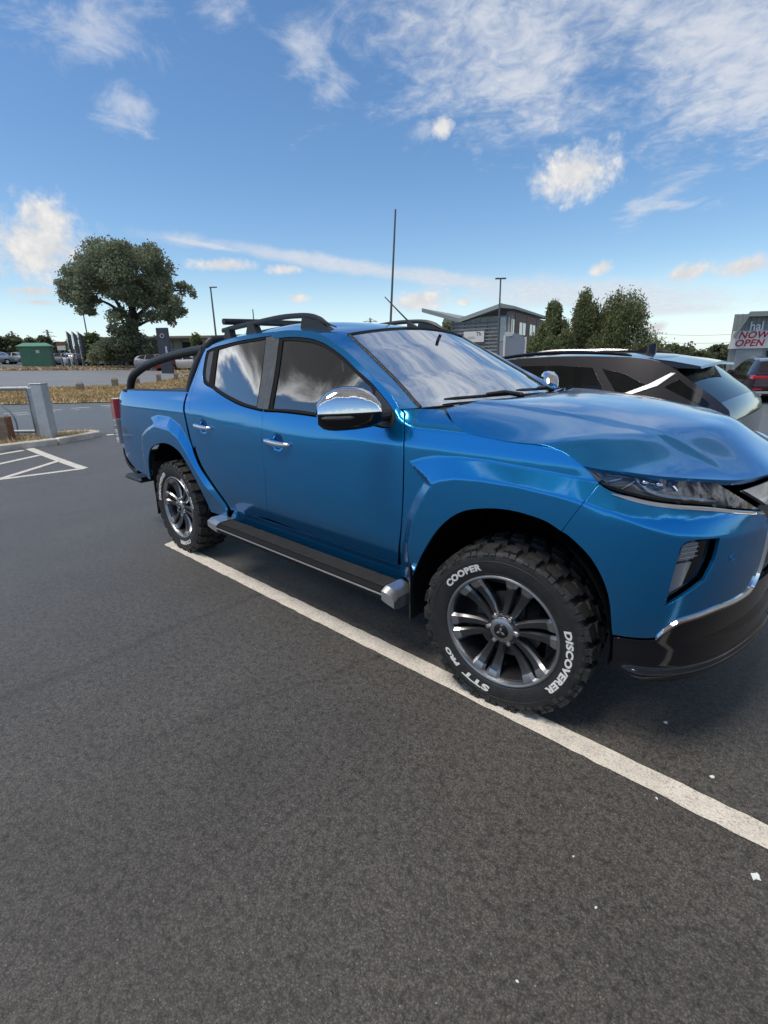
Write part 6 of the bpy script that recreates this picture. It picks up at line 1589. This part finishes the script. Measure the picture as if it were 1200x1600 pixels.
for i in range(6):
    z=zz_*(i+.5)/6; mb=MB(); mb.box(((x0_+x1_)/2,-.108,z),(x1_-x0_-.1,.02,.03)); mb.obj('shutter_slat',MAT['cladding_light'],st,smooth=False)
mb=MB(); mb.box((x1_+2.2,-.05,zz_*.55),(3.6,.10,zz_*.75)); mb.obj('window',MAT['glass_dark'],st,smooth=False)
# ---- lattice pylons far away
def pylon(px,base,top,depth,label):
    f=Frame(px,base,depth); o=thing('pylon',label,'pylon',tuple(f.o),f.rz,None); h=f.loc(px,top)[2]; w=h*.10
    mb=MB(); C4=[(-1,-1),(1,-1),(1,1),(-1,1)]
    for a,b in C4: mb.tube([(a*w,b*w,0),(a*w*.25,b*w*.25,h*.62),(a*w*.12,b*w*.12,h)],.13,4)
    for i in range(8):
        z0,z1=h*i/8,h*(i+1)/8; k0=1-.75*min(1,i/5);k1=1-.75*min(1,(i+1)/5)
        mb.tube([(-w*k0,-w*k0,z0),(w*k1,-w*k1,z1)],.09,4); mb.tube([(w*k0,-w*k0,z0),(-w*k1,-w*k1,z1)],.09,4)
    mb.obj('lattice',MAT['galv'],o)
    mb=MB()
    for z,l in((.68,.20),(.80,.26),(.92,.17)): mb.tube([(-h*l,0,h*z),(h*l,0,h*z)],.12,4); mb.tube([(-h*l,0,h*z),(0,0,h*(z+.06))],.08,4); mb.tube([(h*l,0,h*z),(0,0,h*(z+.06))],.08,4)
    mb.obj('cross_arm',MAT['galv'],o); return o
pylon(580,552,497,190,'distant lattice pylon left of the bare dark pole')
pylon(83,562,515,200,'distant lattice pylon above the green cabin')
pylon(28,562,517,205,'distant lattice pylon above the far left hedge')
# ---- power lines on the right
for z_,(ya,yb) in enumerate((((505,521),(511,514))[0:1] and ((520,513.5),(532.5,526)))):
    a=at(1005,ya,120); b=at(1240,yb,90); P=[a+(b-a)*t-np.array([0,0,.8])*math.sin(math.pi*t) for t in np.linspace(0,1,14)]
    mb=MB(); mb.tube(P,.025,5); o=mb.obj('power_line',MAT['lamp_steel']); tag(o,['upper overhead wire left of the metal store roof','lower overhead wire left of the metal store roof'][z_],'power line')
# ---- white flecks on the asphalt
for i,(px,py,s) in enumerate([(1040,1130,.022),(1112,1215,.02),(1181,1371,.036),(1026,1249,.007),(896,1340,.006),(931,1420,.007),(808,1535,.006)]):
    P=gp(px,py); mb=MB(); r=np.random.default_rng(90+i); n=9
    ring=[(s*r.uniform(.35,1)*math.cos(2*math.pi*k/n)*(1 if i>2 else .55),s*r.uniform(.25,.6)*math.sin(2*math.pi*k/n),0.) for k in range(n)]
    mb.add([(x,y,.0042) for x,y,_ in ring]+[(x*.8,y*.8,.0075) for x,y,_ in ring],[tuple(range(n,2*n))]+[(k,(k+1)%n,n+(k+1)%n,n+k) for k in range(n)])
    o=mb.obj('litter_fleck',MAT['paper'],smooth=False); o.location=(P[0],P[1],float(T(P[0],P[1]))-.001); o.rotation_euler=(0,0,r.uniform(0,6))
    tag(o,['white fleck on the asphalt nearest the black bumper','white fleck on the asphalt between pickup and bay line, right side','largest white fleck at the right edge below the bay line','tiny white fleck touching the lower edge of the bay line','tiny white fleck left of the largest one on open asphalt','tiny pale fleck on the asphalt below the others','tiny pale fleck at the bottom of the open asphalt'][i],'litter')
# ============ other cars ============
MAT['car_glass']=pbr('dark_car_glass',(.012,.014,.016),.04,coat=1.,spec=.6)
MAT['see_glass']=glassy('tinted_car_glass',(.20,.22,.23),1.6,boost=.9)
MAT['graphite']=car_paint('graphite_paint',(.030,.029,.033),rough=.2,metal=.45)
MAT['maroon']=car_paint('dark_plum_paint',(.035,.012,.022),rough=.28,metal=.5)
MAT['white_paint']=car_paint('white_car_paint',(.62,.63,.64),rough=.4,metal=.0)
MAT['silver_paint']=car_paint('silver_car_paint',(.32,.33,.35),rough=.35,metal=.7)
MAT['black_paint']=car_paint('black_car_paint',(.012,.012,.014),rough=.3,metal=.3)
MAT['red_paint']=car_paint('red_car_paint',(.22,.015,.018),rough=.3,metal=.2)
MAT['slate_blue']=car_paint('slate_blue_paint',(.05,.10,.24),rough=.3,metal=.5)
MAT['plate']=pbr('yellow_plate',(.74,.50,.02),.4)
MAT['plate_text']=pbr('plate_black',(.01,.01,.01),.5)
def car(name,label,loc,rz,paint,sp,group=None,lod=0,glass='car_glass'):
    root=thing(name,label,sp.get('cat','car'),loc,rz,group)
    P_=MAT[paint]; L=sp['L']/2; Wd=sp['W']/2; belt=sp['belt']; SIL=sp['sil']   # (x,z) nose bottom .. over the roof .. tail bottom
    wb=sp['wheels']; R_=sp['R']; lo=sp.get('low',.26)
    def wx(x):
        x=np.abs(np.asarray(x,float)); t=np.clip((x-L*.55)/(L*.45),0,1); return Wd*(1-.20*t**2.6)
    def fs(u,v):     # the car's left flank is +y; u runs to the rear so that the sheet faces outward
        x=-np.asarray(u,float); z=np.asarray(v,float)
        y=wx(x)-.07*np.maximum(belt-.28-z,0)**2/.1-.02*softp(z-(belt-.15),.006)*4-.40*softp(z-belt,.012)
        # shallow shoulder line and arches
        for xc in wb: 
            d=np.hypot(x-xc,z-R_); y=y+.022*(1-sst(R_+.07,R_+.15,d))
        return np.stack([x,y,z],-1)
    def arch(xc,n=14): return [(-xc-(R_+.055)*math.cos(t),max(lo,R_+(R_+.055)*math.sin(t))) for t in np.linspace(-.15,math.pi+.15,n)]
    sil=[(-x,z) for x,z in SIL]      # u = -x : nose first (u=-L)
    st=.09 if lod==0 else .25
    bottom=[(sil[-1][0],lo)]
    a_r=arch(wb[1])[::-1]; a_f=arch(wb[0])[::-1]
    smooth_sil=resample(catmull(sil,6),st*.8)
    loop=[tuple(p) for p in smooth_sil]+[(sil[-1][0],lo)]+a_r+a_f+[(sil[0][0],lo)]
    loop=np.array(loop); keep=[0]
    for i in range(1,len(loop)):
        if np.linalg.norm(loop[i]-loop[keep[-1]])>.012: keep.append(i)
    loop=loop[keep]
    flank=sp.get('flank','body')
    wh=[outline([[(-a,b),(-c,d_)] for (a,b),(c,d_) in zip(poly,poly[1:]+poly[:1])],st*.6) for nm_,poly,m_,d_q in sp['side'] if m_=='glass' and nm_=='window'] if glass=='see_glass' else []
    panel(flank,loop,fs,P_,root,st,holes=wh,gap=0,thick=.02,both=True,flange=False)
    # skin over the top: bonnet / windscreen / roof / rear window / tail, as separate parts
    segs=sp['segs']     # list of (name, i0, i1, kind) along SIL
    for nm,i0,i1,kind in segs:
        pts=resample(catmull(SIL,6)[i0*6:i1*6+1],st*.8); e=fs(-pts[:,0],pts[:,1]); rows=[]
        Tn=np.gradient(pts,axis=0); Tn/=np.linalg.norm(Tn,axis=1)[:,None]; nx_,nz_=-Tn[:,1]*-1,Tn[:,0]*-1
        Nn=np.stack([Tn[:,1],-Tn[:,0]],1); Nn[Nn[:,1]<0]*=1
        # outward: away from the car's middle
        for (p,q,n_) in zip(pts,e,Nn):
            if np.dot(n_,p-np.array([0,belt*.6]))<0: n_=-n_
            cr=sp.get('crown',.035)
            rows.append([(q[0]+n_[0]*cr*(1-k*k),q[1]*k,q[2]+n_[1]*cr*(1-k*k)) for k in np.linspace(-1,1,11 if lod==0 else 7)])
        mb=MB(); mb.loft(rows,closed=False,cap=False)
        # orient outwards
        m_=MAT['see_glass'] if (kind=='glass' and glass=='see_glass') else (MAT['car_glass'] if kind=='glass' else MAT['black'] if kind=='black' else P_)
        bm=bmesh.new(); vs=[bm.verts.new(v) for v in mb.V]; [bm.faces.new([vs[i] for i in f]) for f in mb.F]; bm.normal_update()
        s_=sum((f.normal.dot(f.calc_center_median()-Vector((0,0,belt*.6))))*f.calc_area() for f in bm.faces)
        if s_<0: bmesh.ops.reverse_faces(bm,faces=bm.faces)
        me=bpy.data.meshes.new(nm); bm.to_mesh(me); bm.free(); me.materials.append(m_); me.polygons.foreach_set('use_smooth',[True]*len(me.polygons)); link(bpy.data.objects.new(nm,me),root)
    for nm,poly,m_,d in sp['side']:
        ol=outline([[(-a,b),(-c,d_)] for (a,b),(c,d_) in zip(poly,poly[1:]+poly[:1])],st*.6)
        panel(nm,ol,lambda u,v:fs(u,v),MAT[glass] if m_=='glass' else MAT[m_] if m_!='paint' else P_,root,st,gap=.002,thick=.01,both=True,d=d)
    if lod<2:
        mb=MB(); mb.box((0,0,lo+.12),(sp['L']*.93,sp['W']*.80,.22)); 
        for xc in wb: mb.box((xc,0,R_+.05),(R_*2+.14,sp['W']*.86,R_*1.7))
        mb.obj('underbody',MAT['dark'],root,smooth=False)
        if glass=='see_glass':
            mb=MB()
            for x,y in((.15,.36),(.15,-.36)):
                mb.box((x-.1,y,.75),(.5,.5,.2),bev=.06); mb.box((x-.40,y,1.0),(.16,.46,.60),bev=.06); mb.box((x-.46,y,1.36*sp.get('hz',1)),(.10,.26,.16),bev=.04)
            mb.box((-.95,0,.75),(.5,1.3,.2),bev=.06); mb.box((-1.22,0,.98),(.16,1.3,.5),bev=.06)
            for y in(-.4,.4): mb.box((-1.26,y,1.27*sp.get('hz',1)),(.09,.24,.14),bev=.04)
            mb.obj('seats',MAT['cloth'],root)
    for xc in wb:
        for sg in(1,-1):
            W_=bpy.data.objects.new('wheel',None); link(W_,root); W_.location=(xc,sg*(Wd-.12),R_); W_.rotation_euler=(0,0,0 if sg<0 else math.pi)
            mb=MB(); mb.lathe([(R_*.66,-.09),(R_*.70,-.105),(R_*.86,-.112),(R_*.95,-.10),(R_,-.07),(R_,.09),(R_*.9,.11),(R_*.66,.10)],32 if lod==0 else 18,'y'); mb.obj('tyre',MAT['rubber'],W_)
            mb=MB(); mb.lathe([(R_*.68,-.092),(R_*.66,-.098),(R_*.62,-.08),(R_*.60,.0)],28,'y'); 
            for k in range(5):
                a=k*2*math.pi/5; c,s_=math.cos(a),math.sin(a); V=[]
                for r_,w_,y in((.03,.05,-.085),(R_*.64,.035,-.088)):
                    for o_,yy in((-1,y),(1,y),(1,y+.03),(-1,y+.03)): V.append((r_*c-o_*w_*s_,yy,r_*s_+o_*w_*c))
                mb.add(V,[(0,1,5,4),(1,2,6,5),(2,3,7,6),(3,0,4,7),(4,5,6,7),(3,2,1,0)])
            mb.lathe([(.0001,-.095),(.05,-.094),(.055,-.07)],14,'y'); mb.obj('rim',MAT['silver'],W_)
            mb=MB(); mb.lathe([(.0001,-.02),(R_*.62,-.02)],18,'y'); mb.obj('brake_disc',MAT['dark'],W_)
    return root,fs
def hatch(hs=1.0,L=4.5,W=1.86,belt=1.03,H=1.62):
    z=lambda q:q*hs
    SIL=[(L/2-.02,z(.30)),(L/2,z(.55)),(L/2-.06,z(.80)),(L/2-.45,z(.96)),(L/2-1.15,z(1.06)),(L/2-1.72,z(1.42)),(L/2-2.05,z(1.545)),(L/2-2.5,z(H-.01)),(-.35,z(H)),(-1.1,z(H-.03)),(-1.72,z(H-.10)),(-L/2+.36,z(H-.16)),(-L/2+.20,z(1.30)),(-L/2+.06,z(1.02)),(-L/2,z(.82)),(-L/2+.02,z(.50)),(-L/2+.10,z(.30))]
    segs=[('front_bumper',0,2,'paint'),('bonnet',2,4,'paint'),('windscreen',4,6,'glass'),('roof',6,11,'paint'),('rear_window',11,13,'glass'),('tailgate',13,14,'paint'),('rear_bumper',14,16,'paint')]
    side=[('window',[(L/2-1.28,z(1.10)),(L/2-1.95,z(1.475)),(L/2-2.30,z(1.53)),(L/2-2.36,z(1.08))],'glass',.003),('window',[(L/2-2.44,z(1.08)),(L/2-2.38,z(1.535)),(-.95,z(1.50)),(-1.12,z(1.08))],'glass',.003),('window',[(-1.20,z(1.10)),(-1.03,z(1.495)),(-1.55,z(1.42)),(-1.80,z(1.20))],'glass',.003),
          ('headlight',[(L/2-.10,z(.80)),(L/2-.55,z(.93)),(L/2-.50,z(.83)),(L/2-.12,z(.72))],'clear_lens',.004),('tail_light',[(-L/2+.10,z(.98)),(-L/2+.38,z(1.02)),(-L/2+.34,z(.90)),(-L/2+.06,z(.86))],'red_lens',.004)]
    return dict(L=L,W=W,belt=belt*hs,sil=SIL,segs=segs,side=side,wheels=(L/2-.88,-L/2+.92),R=.33)
# ---- the dark SUV parked beyond the pickup, tail towards the right
z=lambda q:q
L=4.50
SIL=[(2.22,.30),(2.25,.55),(2.18,.78),(1.80,.92),(1.10,1.00),(.55,1.28),(.12,1.425),(-.30,1.475),(-.75,1.495),(-1.25,1.485),(-1.58,1.455),(-1.76,1.39),(-1.96,1.255),(-2.15,1.12),(-2.24,.98),(-2.22,.55),(-2.12,.30)]
segs=[('front_bumper',0,2,'paint'),('bonnet',2,4,'paint'),('windscreen',4,6,'glass'),('roof',6,10,'paint'),('roof_rear',10,11,'paint'),('rear_window',11,13,'glass'),('tailgate',13,14,'paint'),('rear_bumper',14,16,'paint')]
side=[('window',[(1.05,1.04),(.50,1.27),(.10,1.375),(-.28,1.405),(-.22,1.02)],'glass',.003),('window',[(-.33,1.02),(-.40,1.408),(-.80,1.412),(-1.12,1.392),(-1.36,1.085),(-1.28,1.035)],'glass',.003),('quarter_window',[(-1.20,1.385),(-1.42,1.135),(-1.60,1.25),(-1.40,1.345)],'glass',.003),
      ('headlight',[(2.12,.72),(1.80,.86),(1.82,.78),(2.14,.64)],'clear_lens',.004),('tail_lamp',[(-2.17,1.00),(-1.90,1.02),(-1.96,.93),(-2.19,.90)],'red_lens',.006),
      ('chrome_strip',[(-1.32,1.125),(-1.62,1.255),(-1.76,1.345),(-1.80,1.345),(-1.69,1.243),(-1.36,1.112)],'silver',.008),
      ('rear_quarter_glass',[(-1.74,1.235),(-1.83,1.30),(-2.08,1.115),(-2.07,1.075)],'glass',.004)]
suv,fs=car('dark_suv','dark graphite SUV with a bright diagonal strip parked just beyond the pickup',(-2.0,2.90,0.),math.pi,'graphite',dict(L=L,W=1.90,belt=1.02,sil=SIL,segs=segs,side=side,wheels=(1.32,-1.36),R=.34,crown=.03,flank='body',cat='SUV',hz=.93),glass='see_glass')
for sg in(1,-1):
    P=[fs(np.array(-x),np.array(zz_))+np.array([0,-.05,.012+.022*math.sin(math.pi*t)**.5]) for t,(x,zz_) in zip(np.linspace(0,1,15),catmull([(.10,1.432),(-.30,1.476),(-.75,1.495),(-1.25,1.486),(-1.55,1.466)],3.5 and 4)[:15])]
    mb=MB(); mb.tube(P,[.006]+[.016]*(len(P)-2)+[.006],8); (mb if sg==1 else mirror_y(mb)).obj('roof_rail',MAT['gloss'],suv)
# spoiler
mb=MB(); sec=[]
for y in np.linspace(-.66,.66,9):
    k=1-abs(y)/.66; e=.02*k; sec.append([(-1.55,y,1.466+e),(-1.74,y,1.440+e),(-1.95,y,1.398+e),(-1.96,y,1.378+e),(-1.72,y,1.385+e)])
mb.loft(sec); mb.obj('spoiler',MAT['graphite'],suv)
mb=MB(); sec=[]
for x,w_,h in((-1.18,.004,.012),(-1.28,.020,.045),(-1.38,.022,.085),(-1.41,.010,.09),(-1.415,.018,.0)):
    zb=1.475+.03; sec.append([(x,-w_*1.6,zb),(x,-w_*.3,zb+h),(x,w_*.3,zb+h),(x,w_*1.6,zb)])
mb.loft(sec); mb.obj('shark_fin',MAT['gloss'],suv)
for sg in(1,-1):
    mb=MB(); mb.box((.75,sg*1.0,1.08),(.12,.20,.14),bev=.035); mb.obj('door_mirror',MAT['graphite'],suv)
    for x in(-.02,-.98): mb=MB(); mb.box((x-.1,sg*.957,.93),(.20,.03,.03),bev=.01); mb.obj('door_handle',MAT['graphite'],suv)
    for x in(-.27,): pass
# ---- plum SUV further away on the right, seen from behind
P=gp(1178,628); d=19.5; f=Frame(1186,624,d)
SIL2=[(2.30,.35),(2.33,.60),(2.28,.95),(1.85,1.05),(1.15,1.13),(.55,1.50),(.15,1.66),(-.3,1.72),(-.9,1.72),(-1.5,1.69),(-1.95,1.64),(-2.06,1.58),(-2.22,1.30),(-2.30,1.12),(-2.33,.85),(-2.34,.62),(-2.24,.38)]
segs2=[('front_bumper',0,2,'paint'),('bonnet',2,4,'paint'),('windscreen',4,6,'glass'),('roof',6,11,'paint'),('rear_window',11,12,'glass'),('tailgate',12,14,'paint'),('rear_bumper',14,15,'paint'),('rear_valance',15,16,'black')]
side2=[('window',[(1.05,1.17),(.48,1.50),(.12,1.60),(-.25,1.63),(-.20,1.14)],'glass',.003),('window',[(-.30,1.14),(-.36,1.635),(-1.0,1.62),(-1.25,1.15)],'glass',.003),('window',[(-1.33,1.16),(-1.10,1.61),(-1.55,1.57),(-1.80,1.22)],'glass',.003),('tail_light',[(-2.0,1.13),(-2.24,1.15),(-2.28,.98),(-1.98,1.02)],'red_lens',.006),('headlight',[(2.2,.92),(1.8,1.0),(1.8,.92),(2.22,.84)],'clear_lens',.004)]
rzv=math.atan2(FH[1],FH[0])-rad(23)
c=f.o+np.array([0,0,0]); fw=np.array([math.cos(rzv),math.sin(rzv)])
cx=f.o[:2]+fw*2.2+RH[:2]*.62
plum,fs2=car('plum_suv','dark plum SUV seen from behind at the right edge, near the metal store',(cx[0],cx[1],float(T(*cx))-.02),rzv,'maroon',dict(L=4.66,W=1.92,belt=1.12,sil=SIL2,segs=segs2,side=side2,wheels=(1.42,-1.42),R=.37,low=.32,cat='SUV'))
for sg in(1,-1):
    mb=MB(); mb.box((-2.315,sg*.60,1.06),(.05,.52,.12),bev=.02); mb.obj('tail_lamp',MAT['red_lens'],plum)
    mb=MB(); mb.box((-2.345,sg*.66,.62),(.04,.30,.05),bev=.012); mb.obj('reflector',MAT['red_lens'],plum)
    mb=MB(); mb.tube([(-2.34,sg*.55,.42),(-2.22,sg*.55,.42)],.055,12); mb.obj('exhaust_tip',MAT['chrome'],plum)
    mb=MB(); mb.box((.78,sg*1.04,1.18),(.12,.22,.16),bev=.04); mb.obj('door_mirror',MAT['maroon'],plum)
    P=[(x,sg*.62,zz_) for x,zz_ in((.2,1.70),(-.3,1.775),(-1.0,1.775),(-1.7,1.70))]; mb=MB(); mb.tube(catmull(P,5),.018,6); mb.obj('roof_rail',MAT['silver'],plum)
mb=MB(); mb.box((-2.36,0,.50),(.05,1.55,.10),bev=.02); mb.obj('skid_strip',MAT['silver'],plum)
mb=MB(); mb.box((-2.372,0,.86),(.016,.53,.115),bev=.004); o=mb.obj('number_plate',MAT['plate'],plum)
V,F=text_mesh('LM2',.095,bold=.002,align='LEFT'); mb=MB(); mb.add([(-2.3815,.235-x,.86+y) for x,y,_ in V],F); mb.obj('plate_text',MAT['plate_text'],o,smooth=False)
# ---- slate blue car behind the dark SUV (roof and rails just show)
b_,fsb=car('blue_car','slate blue car with roof rails hidden behind the dark SUV, only its roof showing',(-3.3,6.6,float(T(-3.3,6.6))+.0),math.pi,'slate_blue',hatch(1.0,4.4,1.84,1.0,1.57),lod=1)
for sg in(1,-1):
    P=[(x,sg*.60,zz_) for x,zz_ in((.3,1.545),(-.1,1.62),(-.9,1.61),(-1.35,1.53))]; mb=MB(); mb.tube(catmull(P,5),.02,6); mb.obj('roof_rail',MAT['silver'],b_)
# ---- cars of the far car parks
def far(px,depth,paint,label,rzo,hs=1.,lod=1,nm='parked_car',grp=None):
    f=Frame(px,566,depth); r_,_=car(nm,label,tuple(f.o),CY-math.pi/2+rzo,paint,hatch(hs,4.3,1.80,1.0,1.52),grp,lod=lod); return r_
far(1075,50,'white_paint','white car whose roof shows above the dark SUV spoiler, below the tree line',.2)
far(1108,46,'silver_paint','silver car between the dark SUV spoiler and the plum SUV',1.2)
far(1128,58,'black_paint','black car in front of the metal store, left of the plum SUV',.3)
far(1098,66,'red_paint','small red car far behind the dark SUV spoiler',1.0)
far(28,72,'white_paint','white saloon parked far left beside the green cabin',.15)
for i,(px,p,lb) in enumerate([(2,'silver_paint','silver car at the left edge of the photo below the hedge'),(-14,'black_paint','dark car just outside the left edge below the hedge'),(104,'silver_paint','silver car parked directly behind the sign board legs'),(124,'white_paint','white car parked behind the three banner poles'),(143,'black_paint','black car parked behind the thin lamp column'),(160,'silver_paint','silver car parked just left of the oak scrub'),(176,'white_paint','white car half hidden by the oak scrub'),(248,'silver_paint','silver car parked right of the oak trunk'),(272,'red_paint','red car parked below the dark totem sign'),(292,'white_paint','white car seen below the sports bar at the showroom')]):
    far(px,70 if i<7 else 52,p,lb,[.1,1.3,.2,1.45,1.3,.15,1.4,.3,1.2,.2][i],lod=2,grp='cars in the far left car park')
